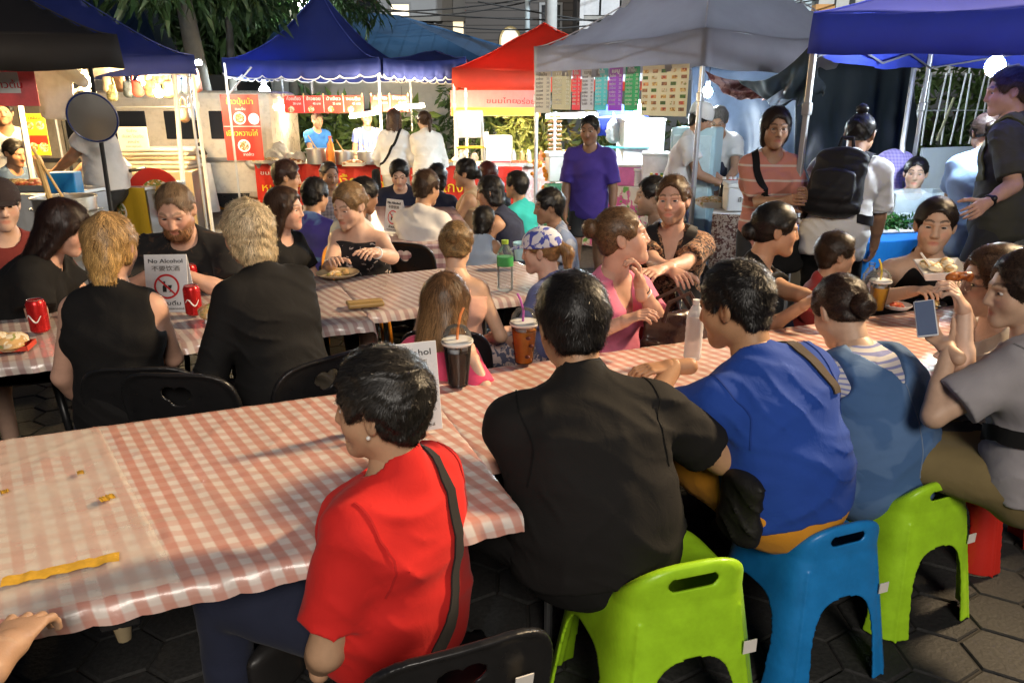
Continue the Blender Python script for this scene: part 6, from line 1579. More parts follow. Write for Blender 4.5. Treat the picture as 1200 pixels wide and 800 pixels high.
A, B = pix(204, 82, 8.8), pix(214, 242, 8.8); r = empty("white_post", (B.x, B.y, 0), 0, "long white post in front of the bag rack", "pole"); MB().tube([Vector((A.x - B.x, A.y - B.y, A.z)), (0, 0, 0)], .030, 8).build("shaft", M_WPOLE, r); MB().lathe([(.05, .55), (.05, .62)], 10).build("collar", M_BLACKP, r)
c = ground(231, 11.2); r = empty("draped_table", tuple(c), 0, "small round table under a white cloth at the tree's foot", "table"); mb = MB(); n = 40
vs = [(0, 0, .80)] + [(.28 * math.cos(a), .28 * math.sin(a), .79) for a in np.linspace(0, 2 * math.pi, n, endpoint=False)] + [((.30 + .05 * math.sin(7 * a)) * math.cos(a), (.30 + .05 * math.sin(7 * a)) * math.sin(a), .08) for a in np.linspace(0, 2 * math.pi, n, endpoint=False)]
fs = [(0, 1 + k, 1 + (k + 1) % n) for k in range(n)] + [(1 + k, 1 + n + k, 1 + n + (k + 1) % n, 1 + (k + 1) % n) for k in range(n)]
mb.raw(vs, fs).build("cloth", M("white_drape", (.6, .58, .53), .8), r, True)
F = Field(); F.el(V(0, 0, .1), V(.10, .08, .17), None, .04); F.rc(V(0, 0, .2), .05, V(.04, 0, .32), .02, .03); F.folds(.02, 2, 1.5)
o = link("refuse_bag", np_mesh("refuse_bag", *F.mesh(.014)), M("black_bag", (.012, .012, .013), .3)); o.location = ground(236, 11.2, .80); tag(o, "black plastic bag on the white draped table", "bag")
# ================================================================== people
GRP = None
C_RED = cloth("red_polo", (.58, .018, .015), wr=.35); C_NAVY = cloth("navy_trousers", (.018, .022, .045)); C_BLACK = cloth("black_cotton", (.009, .008, .0075), wr=.5, sheen=0); C_BLACK2 = cloth("black_knit", (.007, .0065, .0065), wr=.4, sheen=0)
C_ROYAL = cloth("royal_blue_tee", (.014, .055, .30), wr=.55); C_ORNG = cloth("orange_shorts", (.62, .26, .02)); C_DENIM = cloth("washed_denim", (.055, .12, .26), 'blotch', (.085, .16, .31), 5, wr=.35, thr=.5); C_SAILOR = cloth("striped_jersey", (.55, .52, .50), 'stripe', (.20, .22, .42), 70, duty=.38)
C_GREY = cloth("grey_tee", (.30, .28, .29)); C_OLIVE = cloth("olive_skirt", (.20, .15, .065)); C_PINK = cloth("pink_tee", (.70, .19, .30), wr=.4); C_JEANS = cloth("blue_jeans", (.05, .09, .16), 'blotch', (.09, .14, .20), 9)
C_PATT = cloth("printed_brown_shirt", (.24, .12, .065), 'blotch', (.035, .022, .018), 46, col3=(.36, .22, .13)); C_CAPR = M("tie_dye", (.6, .6, .68)); C_HOT = cloth("hot_pink_tee", (.68, .07, .16)); C_SLATE = cloth("slate_blue_tee", (.13, .16, .33)); C_FLOR = cloth("floral_skirt", (.10, .11, .17), 'blotch', (.55, .45, .42), 34)
C_WHITE = cloth("white_cotton_tee", (.66, .65, .64)); C_WFLOR = cloth("white_floral_tee", (.66, .65, .66), 'blotch', (.25, .32, .36), 26, thr=.62); C_MAROON = cloth("maroon_tee", (.16, .025, .022)); C_STRP = cloth("black_flower_dress", (.015, .014, .017), 'blotch', (.45, .38, .36), 24, thr=.64)
C_PURBLUE = cloth("violet_shirt", (.10, .07, .34), 'blotch', (.18, .28, .55), 4, thr=.58); C_PURPLE = cloth("purple_tee", (.06, .035, .24)); C_CHAR = cloth("charcoal_shorts", (.03, .03, .032)); C_SALMON = cloth("salmon_stripes", (.52, .21, .16), 'stripe', (.60, .48, .42), 11, duty=.15)
C_LBLUE = cloth("light_blue_tee", (.24, .36, .56)); C_OLVB = cloth("dark_olive_tee", (.05, .048, .036)); C_TEAL = cloth("teal_tee", (.03, .42, .42)); C_YG = cloth("lime_tee", (.45, .52, .12), 'blotch', (.62, .62, .45), 8); C_BLUEV = cloth("blue_vendor_tee", (.03, .14, .42)); C_STRV = cloth("striped_apron_shirt", (.55, .58, .68), 'stripe', (.07, .11, .36), 13, axis='X')
C_TANKR = cloth("red_tank", (.34, .04, .035)); C_BEIGE = cloth("beige_top", (.42, .30, .18)); C_LJEAN = cloth("pale_jeans", (.26, .34, .42)); C_KHAKI = cloth("beige_trousers", (.48, .33, .20)); C_GRNT = cloth("printed_black_tee", (.014, .013, .013), 'blotch', (.05, .03, .02), 18, thr=.62)
WOMAN = dict(sex='f')
def tw(p, v): return p['root'].matrix_world @ Vector(v)

# ---- nearest row, on the stools and the chair along the near side of the gingham table
p_red = person("woman in a red polo shirt with short black hair and a strap across her back", (446, 476), 1.64, 152, s=.97, sex='f', fat=1.24, belly=.7, lean=-5, side=0, hy=14, hup=1.13, pitch=6, skin=(.46, .28, .17), hair='short', hvol=.021, hn=5200, hlen=.030, hcurl=.35, hlift=.0035, streak=.45, hcol=(.016, .014, .012),
     tcol=C_RED, bcol=C_NAVY, neckline='collar', sleeve=.74, loose=1.25, Lw=(.13, .17, -.45), Rw=(.02, .26, -.44), Lhint=(.9, -.3, -1), Lhand=dict(dir=(-.6, .6, -.3), palm=(0, 0, -1)), q=2, knees=(12, 6), hem=.10)
p_blk = person("broad man in a black polo shirt hunched over the gingham table", (670, 379), 2.04, 101, s=1.07, side=-3, fat=1.24, lean=19, hy=0, pitch=22, skin=(.44, .25, .14), hair='short', hvol=.013, hn=5200, hlen=.045, streak=.5, jaw=1.08,
     tcol=C_BLACK, bcol=C_BLACK2, bottom='shorts', bhem=.9, neckline='collar', sleeve=.74, loose=1.3, Lpix=(655, 505, 2.0), Rpix=(770, 470, 2.3), Lhint=(1.0, -.7, -.8), Rhint=(1.0, -.4, -.8), q=2, knees=(42, 20), fold=.008, hem=.10)
p_blu = person("man in a royal blue tee looking down beside the water bottle", (861, 357), 2.24, 116, s=1.05, side=-7, fat=1.14, lean=22, hy=20, pitch=16, skin=(.43, .235, .125), hair='short', hvol=.008, hn=5200, hlen=.022, streak=.5,
     tcol=C_ROYAL, bcol=C_ORNG, bottom='shorts', sleeve=.80, loose=1.25, Lpix=(790, 430, 2.46), Lhand=dict(dir=(1, .3, 0), palm=(0, 0, -1)), Rw=(.08, .42, -.30), Lhint=(1.1, -.5, -.75), q=2, knees=(2, 22), fold=.010, hem=.07)
p_den = person("woman in a denim pinafore over a striped jersey bending over her food", (984, 364), 2.62, 112, s=.98, sex='f', fat=1.24, lean=27, hy=-6, pitch=34, skin='east', hair='lowbun', hvol=.008, hn=4200, hlen=.045, hcurl=.25, hcol=(.035, .018, .011), streak=.5,
     tcol=C_SAILOR, bcol=C_DENIM, bottom='skirt', sleeve=.62, loose=.7, Lw=(.06, .34, -.30), Rw=(.27, .12, -.46), Rhint=(1.0, -.5, -.9), q=2, fold=.007, hem=.06)
p_gry = person("woman in a grey tee and black waist bag holding up a phone", (1198, 340), 2.22, 128, s=.90, sex='f', lean=10, hy=42, pitch=8, skin='east', hair='tied', hvol=.014, hn=4200, hlen=.07, hcol=(.030, .017, .011), streak=.5,
     tcol=C_GREY, bcol=C_OLIVE, bottom='skirt', sleeve=.7, loose=1.6, Lpix=(1112, 410, 2.30), Rw=(.10, .38, -.30), Lhint=(.7, -.3, -1), q=2, hem=.05, Lhand=dict(curl=34, dir=(-.4, .9, .35), palm=(0, .3, 1)))
p_gls = person("woman in glasses about to bite a chicken skewer", (1163, 331), 2.48, 172, s=.95, sex='f', lean=8, hy=6, pitch=4, skin='fair', hair='tied', hvol=.016, hn=3000, hlen=.07, hcol=(.07, .036, .018), htips=(.15, .075, .035), streak=.4,
     tcol=cloth("cream_tee", (.50, .46, .42)), bcol=C_CHAR, Lpix=(1130, 366, 2.34), Rw=(.05, .36, -.30), Lhint=(.35, -.1, -1), q=2, Lhand=dict(curl=38, dir=(.1, .55, 1), palm=(-.3, .9, 0)))
p_edge = person("person at the picture's edge whose hand rests on a beige knee", (-420, 400), 1.12, 76, s=1.0, lean=12, pitch=15, skin=(.42, .27, .18), tcol=C_WHITE, bcol=C_KHAKI, Rpix=(4, 764, 1.20), Lw=(.1, .35, -.4), q=2, hn=200, knees=(10, -4), Rhand=dict(curl=20, dir=(-.45, .9, -.1), palm=(0, 0, -1), spread=10))

# ---- far side of the gingham table
p_girl = person("small girl in a hot pink tee with long loose brown hair", (523, 354), 2.72, 62, s=.83, sex='f', lean=8, hy=4, pitch=12, skin='pale', hair='long', hvol=.012, hn=4200, hlen=.075, hcol=(.10, .052, .024), htips=(.22, .125, .055), streak=.4,
     tcol=C_HOT, bcol=C_SLATE, q=2, torso=.86, Rpix=(556, 424, 2.62), Lw=(.10, .30, -.30), fat=.92)
p_pink = person("woman in a pink V-neck tee gazing aside with her hand at her mouth", (729, 278), 3.12, -58, s=1.0, sex='f', lean=6, hy=56, pitch=-9, roll=-4, skin='pink', hair='bun', hvol=.007, hn=3600, hlen=.06, hcol=(.13, .070, .034), htips=(.16, .09, .045), streak=.45,
     tcol=C_PINK, bcol=C_JEANS, neckline='v', sleeve=.7, loose=1.0, Rpix=(728, 378, 2.86), Lpix=(750, 334, 2.92), Lhint=(.5, .3, -1), Rhint=(.9, -.4, -.7), q=2, knees=(20, 12), gaze=(.12, .1), Lhand=dict(curl=48, dir=(-.15, -.1, 1), palm=(-.9, -.4, 0), thumb=8), Rhand=dict(curl=24), eyecol=(.10, .10, .09))
p_pat = person("man in a brown printed shirt with crossed forearms looking at the camera", (788, 235), 3.85, -108, s=.98, hup=1.05, lean=9, hy=-6, pitch=-2, roll=4, skin='pink', hair='short', hvol=.014, hn=2600, hlen=.028, hlift=.004, hcol=(.10, .055, .026), streak=.4, beard=((.17, .09, .05), .6),
     tcol=C_PATT, bcol=C_CHAR, bottom='shorts', neckline='open', sleeve=.72, loose=1.0, Rpix=(792, 322, 3.52), Lpix=(764, 322, 3.48), q=2, knees=(14, 24), fat=.94, eyecol=(.10, .14, .16))
p_flo = person("boy in a white flowered tee in profile behind the printed shirt", (764, 230), 4.55, 176, s=.94, lean=6, hy=4, pitch=4, skin='east', hair='short', hvol=.010, hn=900, tcol=C_WFLOR, bcol=C_CHAR, q=1, sleeve=.7, fat=.92)
p_blt = person("woman in a black tee with a low black bun in profile", (909, 269), 3.5, -18, s=.98, sex='f', lean=14, hy=14, pitch=6, skin='thai', hair='lowbun', hvol=.011, hn=2600, hlen=.06, tcol=C_BLACK2, bcol=C_NAVY, Rpix=(938, 360, 3.2), Lpix=(965, 352, 3.25), q=2, sleeve=.7, fat=1.04)
p_boy = person("small boy in a red tank top in profile beside the drinks", (980, 298), 3.62, -22, s=.84, lean=6, hy=22, pitch=2, skin=(.42, .25, .16), hair='short', hvol=.013, hn=2600, hlen=.04, hcol=(.03, .017, .010), top='tank', tcol=C_TANKR, bcol=C_NAVY, Rw=(.08, .28, -.32), Lw=(.06, .28, -.34), q=2, torso=.85, fat=.92)
p_eat = person("woman in a black halter top holding a foam tray of food", (1096, 264), 3.60, -102, s=1.04, sex='f', lean=8, hy=-14, pitch=2, skin='east', hair='tied', hvol=.010, hn=2600, hlen=.05, hcol=(.018, .012, .009), top='halter', tcol=C_BLACK2, bcol=C_NAVY, Rpix=(1066, 342, 3.36), Lpix=(1121, 336, 3.34), q=2, fat=1.14, Rhint=(1, -.3, -.7), Lhint=(1.1, -.3, -.6), Rhand=dict(curl=36), Lhand=dict(curl=40, dir=(-.9, .2, .3), palm=(0, .2, 1)))

# ---- around the striped table
p_bl = person("woman in a sleeveless black top with gathered blonde hair", (131, 288), 2.66, 97, s=.93, sex='f', lean=8, hy=-4, pitch=12, skin='pink', hair='gathered', hvol=.008, hn=5000, hlen=.075, hcurl=.3, hcol=(.36, .22, .09), htips=(.52, .32, .11), hlift=.004, streak=.45, top='sleeveless', tcol=C_BLACK2, bcol=C_NAVY, Lw=(.24, .16, -.46), Rw=(.04, .34, -.34), q=2, fat=1.0, fold=.007, Lhint=(.5, -.3, -1))
p_gh = person("woman in a black cardigan with curly grey blonde hair", (290, 273), 2.80, 138, s=.93, sex='f', lean=14, hy=4, pitch=8, skin='pink', hair='bob', hvol=.014, hn=4600, hlen=.045, hcurl=.7, hlift=.005, hcol=(.52, .41, .26), htips=(.55, .42, .24), streak=.45, tcol=C_BLACK2, bcol=C_BLACK2, bottom='shorts', bhem=1.0, sleeve=1.72, loose=1.4, Lpix=(262, 378, 2.86), Rw=(.08, .36, -.32), Lhint=(.6, -.4, -.9), q=2, fat=1.12, belly=.4, fold=.010, hem=.12)
p_bur = person("burly bearded man in a printed black tee looking down", (206, 246), 3.80, -86, s=1.08, hup=1.06, lean=15, hy=2, pitch=26, skin='pink', hair='short', hvol=.004, hn=2600, hlen=.03, hcol=(.20, .13, .075), htips=(.13, .08, .05), beard=((.26, .12, .05), .7), tcol=C_GRNT, bcol=C_CHAR, bottom='shorts', sleeve=.8, loose=1.5, Rpix=(176, 322, 3.72), Lpix=(214, 322, 3.70), Lhint=(1.1, -.2, -.8), Rhint=(1.1, -.2, -.8), q=2, fat=1.28, belly=.8, jaw=1.08)
p_dk = person("woman with long dark hair leaning over the table's far side", (76, 266), 3.45, 12, s=.98, sex='f', lean=24, hy=0, pitch=26, skin='pink', hair='long', hvol=.014, hn=2600, hlen=.08, hcol=(.022, .010, .007), tcol=C_BLACK2, bcol=C_BLACK2, Rw=(.2, .26, -.36), Lw=(.1, .36, -.3), q=2, fat=1.2, sleeve=.5, loose=1.5)
p_mar = person("person in a maroon tee and dark cap at the picture's edge", (0, 240), 3.72, -50, s=1.0, lean=4, pitch=6, skin='pale', tcol=C_MAROON, bcol=C_GREY, bottom='shorts', q=1, fat=1.1, knees=(14, 14), hair='short', Lw=(.22, .18, -.42), sleeve=.7)
p_smi = person("smiling woman with long brown hair behind the grey haired woman", (334, 244), 4.15, -24, s=.94, sex='f', lean=8, hy=18, pitch=6, roll=6, skin='pink', hair='long', hvol=.010, hn=1600, hlen=.08, hcol=(.045, .024, .014), tcol=C_BLACK2, bcol=C_CHAR, q=1, sleeve=.6)
p_dr = person("young woman in a strappy black flowered dress looking down", (409, 240), 4.28, -104, s=1.0, sex='f', lean=11, hy=-14, pitch=20, roll=-5, skin='pale', hair='lowbun', hvol=.010, hn=2600, hlen=.06, hcol=(.20, .12, .055), htips=(.27, .17, .08), top='strappy', tcol=C_STRP, bcol=C_STRP, bottom='shorts', Rpix=(390, 306, 4.02), Lpix=(440, 296, 3.92), Lhint=(1, .0, -.7), q=2, squint=.6, knees=(14, 16))
p_bare = person("little girl with a messy blonde bun and bare back", (535, 288), 3.32, 84, s=.80, sex='f', lean=6, hy=2, pitch=12, skin=(.58, .36, .24), hair='bun', hvol=.016, hn=3000, hlen=.07, hcurl=.5, hcol=(.26, .16, .07), htips=(.36, .23, .10), streak=.5, top='strappy', tcol=cloth("peach_top", (.6, .34, .26)), bcol=C_HOT, Rw=(.16, .18, -.34), Lw=(.12, .26, -.3), q=2, torso=.86, fat=.9)
p_cap = person("little girl in a blue and white tie-dye cap with a ponytail", (634, 294), 3.38, 150, s=.82, sex='f', lean=8, hy=14, pitch=8, skin='pale', hair='pony', hvol=.006, hn=500, hlen=.06, hcol=(.20, .11, .045), htips=(.30, .17, .07), tcol=C_SLATE, bcol=C_FLOR, bottom='skirt', Lw=(.06, .3, -.3), Rw=(.06, .32, -.28), q=2, torso=.88, fat=.92)

# ---- around the far table
person("child in a violet and blue shirt seen from behind", (370, 229), 5.35, 62, s=.94, lean=6, pitch=10, skin='thai', tcol=C_PURBLUE, bcol=C_CHAR, q=1, fat=.95, hvol=.015)
person("dark haired person in a white shirt turned away behind the flowered dress", (427, 229), 5.15, 38, s=.96, lean=16, pitch=16, skin='dark', tcol=C_WHITE, bcol=C_CHAR, q=1)
person("balding man in a pale check shirt facing the camera behind the violet shirt", (386, 205), 7.2, -66, s=1.0, hup=1.15, lean=10, pitch=14, hy=10, skin='tan', hair='short', hvol=.005, hcol=(.05, .04, .035), tcol=cloth("pale_check", (.45, .40, .42), 'check', (.25, .22, .26), 30), bcol=C_CHAR, q=1)
person("person in a lime tee in profile before the red counter banner", (336, 207), 6.1, 18, s=1.02, lean=12, pitch=12, skin='thai', tcol=C_YG, bcol=C_CHAR, q=1, hcol=(.04, .018, .012), hvol=.016)
person("young man in a navy polo looking down at the table's far end", (468, 204), 6.85, -84, s=1.0, lean=12, pitch=26, skin='pale', tcol=C_NAVY, neckline='collar', bcol=C_CHAR, q=1, sleeve=.75, loose=1.3)
person("boy in a white tee with a blue shoulder stripe seen from behind", (500, 220), 5.3, 68, s=.97, lean=8, pitch=12, hy=-14, skin='thai', hcol=(.05, .028, .016), tcol=C_WHITE, bcol=C_CHAR, q=1, Rw=(.14, .42, -.22), Lw=(.14, .40, -.24))
person("woman in a beige top with tied hair in profile", (545, 203), 6.7, 172, s=.98, sex='f', lean=6, pitch=6, skin='thai', hair='lowbun', top='tank', tcol=C_BEIGE, bcol=C_BEIGE, q=1, Lw=(.05, .36, -.18), Rw=(.06, .34, -.2))
person("person with black hair hidden behind the boy in white", (513, 207), 7.0, 80, s=.98, sex='f', skin='thai', hair='bob', tcol=C_NAVY, bcol=C_CHAR, q=0)
person("person with auburn hair turned away beside the beige top", (571, 205), 7.0, 120, s=.98, sex='f', lean=12, skin='tan', hair='bob', hcol=(.07, .018, .012), tcol=C_BLACK2, bcol=C_CHAR, q=0)
person("woman in a sleeveless navy top leaning to eat", (574, 225), 5.75, 160, s=1.0, sex='f', lean=16, hy=8, pitch=12, skin='tan', hair='bob', hvol=.008, top='tank', tcol=C_NAVY, bcol=C_CHAR, q=1, fat=1.1)
person("toddler girl in a pale blue vest with a black bob", (568, 258), 4.95, 70, s=.70, sex='f', lean=4, pitch=6, hy=-26, skin='thai', hair='bob', hvol=.015, top='tank', tcol=cloth("pale_blue_vest", (.42, .50, .62)), bcol=C_LBLUE, q=1, torso=.85)
person("boy in a teal tee turned away by the tent pole", (605, 217), 6.2, 150, s=.90, lean=6, skin='thai', tcol=C_TEAL, bcol=C_CHAR, q=1, hvol=.015)
person("boy in a grey tie-dye tee in profile beside the capped girl", (643, 242), 4.85, -168, s=.88, lean=8, hy=-4, pitch=8, skin='thai', hvol=.017, tcol=cloth("grey_tie_dye", (.52, .54, .60), 'blotch', (.30, .36, .50), 7), bcol=C_CHAR, q=1, Lw=(.1, .34, -.2))

# ---- standing people
p_pur = person("man in a purple tee standing in the lane", (691, 152), 6.55, -104, s=.99, pose='stand', lean=0, hy=-6, pitch=12, skin='dark', hair='crop', hvol=.006, tcol=C_PURPLE, bcol=C_CHAR, bottom='shorts', sleeve=.85, loose=1.4, knees=(-4, 6), q=1, Lw=(.23, .06, -.52), Rw=(.20, .1, -.52), fat=.96, hem=.12)
p_w1 = person("woman in a long white dress with a black strap seen from behind", (462, 139), 10.0, 82, s=1.0, sex='f', pose='stand', lean=2, pitch=6, skin='east', hair='long', hcol=(.06, .03, .017), tcol=C_WHITE, bcol=C_WHITE, bottom='skirt', bhem=1.5, sleeve=1.5, loose=2, q=1, Lw=(.2, .18, -.42), Rw=(.22, .15, -.44))
p_w2 = person("woman in a white blouse and jeans at the soup counter", (497, 142), 10.0, 105, s=1.0, sex='f', pose='stand', lean=6, hy=20, pitch=10, skin='east', hair='pony', hcol=(.05, .026, .015), tcol=cloth("sheer_white", (.72, .68, .62)), bcol=C_JEANS, sleeve=1.4, loose=2.2, q=1, Lw=(.12, .28, -.36))
person("vendor in a blue tee behind the soup pots", (372, 141), 12.4, -52, s=1.0, pose='stand', lean=4, pitch=12, skin='tan', hcol=(.10, .07, .05), tcol=C_BLUEV, bcol=C_CHAR, q=1, Lw=(.14, .3, -.42), Rw=(.14, .3, -.42), fat=1.05, hvol=.008)
person("vendor in blue and white stripes behind the soup pots", (430, 138), 12.3, -70, s=1.0, pose='stand', lean=2, skin='tan', tcol=C_STRV, bcol=C_CHAR, q=1, fat=1.1, Lw=(.16, .3, -.34))
p_apr = person("cook in a white shirt and dark apron bowing over the counter", (842, 141), 7.2, -112, s=1.0, pose='stand', lean=14, pitch=34, skin='tan', hcol=(.12, .11, .10), tcol=C_WHITE, bcol=C_CHAR, q=1, Lw=(.12, .30, -.40), Rw=(.12, .32, -.40), loose=1.6)
p_hat = person("cook in white with a white cap working beside the dark apron", (821, 141), 6.9, -20, s=1.0, pose='stand', lean=10, hy=0, pitch=20, skin='tan', hair='short', tcol=C_WHITE, bcol=C_WHITE, q=1, Rw=(.1, .34, -.34), Lw=(.1, .36, -.34), loose=2.0, fat=1.08)
p_str = person("lady in a salmon striped tee and glasses with a black shoulder bag", (909, 150), 4.75, -98, s=1.0, sex='f', pose='stand', lean=2, hy=2, pitch=6, skin='tan', hair='bob', hvol=.012, hn=2400, hlen=.05, hcol=(.028, .017, .012), tcol=C_SALMON, bcol=C_CHAR, sleeve=.86, loose=1.2, q=2, fat=.86, hem=.14, Rpix=(920, 235, 4.56), Lpix=(944, 230, 4.58), Rhint=(.4, -.6, -.9), Lhint=(.4, -.6, -.9))
p_bp = person("person in a white tee bending forward under a black backpack", (1008, 158), 4.75, 52, s=1.03, pose='stand', lean=26, hy=0, pitch=20, skin='tan', hair='topbun', hvol=.006, tcol=C_WHITE, bcol=C_BLACK2, sleeve=.85, loose=1.6, q=2, fat=1.05, bhem=1.2, hem=.12, Rw=(.16, .22, -.50), Lw=(.1, .35, -.45))
p_ven = person("seated vendor woman in a white tee behind the herb tray", (1073, 203), 5.95, -110, s=1.0, sex='f', lean=4, hy=-8, pitch=4, skin='east', hair='tied', hvol=.008, tcol=C_WHITE, bcol=C_CHAR, q=1, fat=1.2)
p_lb = person("woman in a light blue top with dark tied hair bowing her head", (1155, 157), 4.8, 62, s=.98, sex='f', pose='stand', lean=14, hy=16, pitch=34, skin='thai', hair='lowbun', hcol=(.02, .012, .010), tcol=C_LBLUE, bcol=C_LJEAN, sleeve=.6, loose=1.5, q=1, Lw=(.1, .3, -.42), hem=.14)
p_tall = person("tall man in a dark olive tee and black watch under the glaring bulb", (1181, 107), 4.35, 140, s=1.05, pose='stand', lean=3, hy=22, pitch=10, skin='pink', hair='short', hvol=.012, hn=2400, hlen=.03, hcol=(.09, .055, .03), tcol=C_OLVB, bcol=C_CHAR, bottom='shorts', sleeve=.85, loose=1.4, q=2, fat=1.1, Lpix=(1156, 238, 4.12), Rw=(.2, .2, -.5), hem=.14, Lhint=(.4, -.4, -1))
person("cook in a white tee reaching across the food counter", (98, 122), 6.75, -168, s=1.04, pose='stand', lean=4, hy=0, pitch=8, skin='tan', tcol=C_WHITE, bcol=C_CHAR, q=1, fat=1.25, loose=1.8, Lw=(.02, .42, -.38), Rw=(.1, .3, -.4))
person("woman in a blue shirt with a low bun behind the food trays", (18, 179), 7.2, -22, s=1.0, sex='f', lean=10, pitch=18, skin='tan', hair='lowbun', tcol=cloth("denim_blue_shirt", (.08, .13, .24)), bcol=C_CHAR, q=1)
person("person in a pale printed tee standing at the food stall", (4, 132), 7.8, -60, s=1.0, pose='stand', skin='tan', tcol=C_WHITE, bcol=C_CHAR, q=1)

def beard(p, col, n=1500):
    s, H, Hm = p['s'], p['H'], p['Hm']; F = Field()
    def q(x, y, z): return H + Hm @ (V(x, y, z) * s)
    F.el(q(0, .050, -.082), V(.064, .050, .056) * s, Hm); F.rc(q(-.020, .090, -.052), .007 * s, q(.020, .090, -.052), .007 * s, .01)
    F.el(q(0, .102, -.066), V(.022, .03, .0095) * s, Hm, .006, 's'); F.plane(q(0, .05, -.046), Hm @ V(0, .1, 1)); F.folds(.004, 3, 3)
    make_hair("beard", F, H, Hm, s, .005, col, p['root'], 'short', n, .022, lift=.005, streak=.5)
beard(p_bur, (.24, .115, .05))
# ---- things worn, as parts of their wearers
def vest(p, m, name="pinafore", up=0.0):
    """sleeveless over-garment with a deep V at the back"""
    s, P0, Wp, Cp, Nb, lat, Sh, u3 = p['s'], p['P'], p['W'], p['C'], p['N'], p['lat'], p['Sh'], unit(p['N'] - p['C'])
    f3 = unit(np.cross(u3, lat)); F = Field(); F.t = .036; g = 1.10
    F.ec(P0 - V(0, 0, .08) * s, P0 + (Wp - P0) * .5, lat, V(.168 * g, .128 * g) * s, V(.160 * g, .112 * g) * s, .05)
    F.ec(P0 + (Wp - P0) * .4, Wp, lat, V(.152 * g, .110 * g) * s, V(.140 * g, .102 * g) * s, .05); F.ec(Wp, Cp, lat, V(.140 * g, .102 * g) * s, V(.152, .106) * s, .05); F.ec(Cp, Nb - u3 * .07 * s, lat, V(.152, .106) * s, V(.125, .075) * s, .05)
    for e in (-1, 1):
        F.rc(Nb - u3 * .05 * s + lat * e * .06 * s, .05 * s, Nb - u3 * .06 * s + lat * e * .11 * s, .05 * s, .04); F.rc(Cp + lat * e * .10 * s - p['f'] * .02 * s, .07 * s, Sh[(e + 1) // 2] - lat * e * .03 * s, .05 * s, .05)
    F.t = 0
    for e in (-1, 1): F.ec(Nb + lat * e * .245 * s + u3 * .06 * s, Cp + lat * e * .255 * s + u3 * .02 * s, lat, V(.10, .2) * s, V(.10, .2) * s, .01, 's', cap=.06 * s)
    F.ec(Nb + u3 * .05 * s - f3 * .10 * s, Cp - u3 * .02 * s - f3 * .15 * s, lat, V(.125, .075) * s, V(.004, .06) * s, .006, 's')
    F.el(Nb + u3 * .04 * s + f3 * .06 * s, V(.11, .12, .10) * s, None, .01, 's'); F.folds(.006, 5)
    o = link(name, np_mesh(name, *F.mesh(.0075)), m, p['root']); p['over'] = o
    mb = MB(); b = BVHTree.FromPolygons([v.co for v in o.data.vertices], [q.vertices for q in o.data.polygons]); pr = []
    for k in range(16):
        q = Vector(Cp - u3 * (.03 + .30 * k / 15) * s - f3 * .4 * s); h = b.ray_cast(q, Vector(f3))
        if h[0] is not None: pr.append(h[0] - Vector(f3) * .001)
    if len(pr) > 3: mb.tube(pr, .0022, 5).build("seam", cloth("seam_thread", (.16, .22, .33)), o)
vest(p_den, C_DENIM)
def glasses(p, m, wide=.036):
    mb = MB()
    for e in (-1, 1):
        c = V(e * .031, .104, .000); mb.tube([HP(p, *(c + V(.021 * math.cos(a), -.004 * abs(math.cos(a)), .018 * math.sin(a)))) for a in np.linspace(0, 2 * math.pi, 17)], .0013, 5)
        mb.tube([HP(p, e * .052, .100, .004), HP(p, e * .078, .07, .008), HP(p, e * .082, -.005, .006)], .0014, 5)
    mb.tube([HP(p, -.010, .106, .003), HP(p, .010, .106, .003)], .0013, 5); return mb.build("glasses", m, p['root'], True)
M_WIRE = M("wire_frame", (.25, .2, .17), .3, .7); glasses(p_gls, M_WIRE); glasses(p_str, M("dark_rims", (.10, .05, .03), .3))
def cap(p, m, brim=True, hat=False, back=False):
    s = p['s']; Hm = p['Hm']; F = Field(); H = p['H']
    def q(x, y, z): return H + Hm @ (V(x, y, z) * s)
    F.el(q(0, -.012, .040), V(.097, .117, .098) * s, Hm); F.plane(q(0, 0, .026), -Hm[:, 2])
    if brim: F.ec(q(0, .085, .038), q(0, .165, .028), Hm[:, 0], V(.070, .005) * s, V(.058, .005) * s, .006)
    if hat: F.el(q(0, -.02, .10), V(.10, .11, .07) * s, Hm, .03)
    F.folds(.003, 2); return link("cap", np_mesh("cap", *F.mesh(.005)), m, p['root'])
cap(p_cap, cloth("tie_dye_cap", (.60, .60, .66), 'blotch', (.07, .09, .38), 22, thr=.53)); cap(p_mar, cloth("dark_cap", (.03, .02, .02))); cap(p_hat, C_WHITE, False, True)
# aprons, straps of clothes, jewellery
def band(p, i, f, rr, w, m, name="bracelet"):
    A, E, Wr = p['arms'][i]; d = unit(Wr - E); c = E + (Wr - E) * f; x = unit(np.cross(d, V(.3, .2, 1))); y = np.cross(d, x)
    return MB().tube([Vector(c + (x * math.cos(a) + y * math.sin(a)) * rr) for a in np.linspace(0, 2 * math.pi, 17)], w, 6, False).build(name, m, p['root'], True)
band(p_pink, 0, .80, .0275, .004, M_WHITEP); band(p_pink, 0, .86, .0265, .003, M_BLACKP); band(p_dr, 0, .92, .028, .006, M_WHITEP); band(p_gh, 0, .98, .029, .003, M("gold", (.6, .42, .12), .25, .9))
def watch(p, i, f=.90):
    A, E, Wr = p['arms'][i]; d = unit(Wr - E); c = E + (Wr - E) * f; b = band(p, i, f, .030, .010, M_BLACKP, "watch"); o = unit(V(-1, -.4, .3) - d * (V(-1, -.4, .3) @ d)); MB().ball(tuple(c + o * .033), (.018, .018, .018), 6).build("dial", M("watch_glass", (.02, .02, .025), .08), b, True)
watch(p_tall, 0); watch(p_pur, 0)
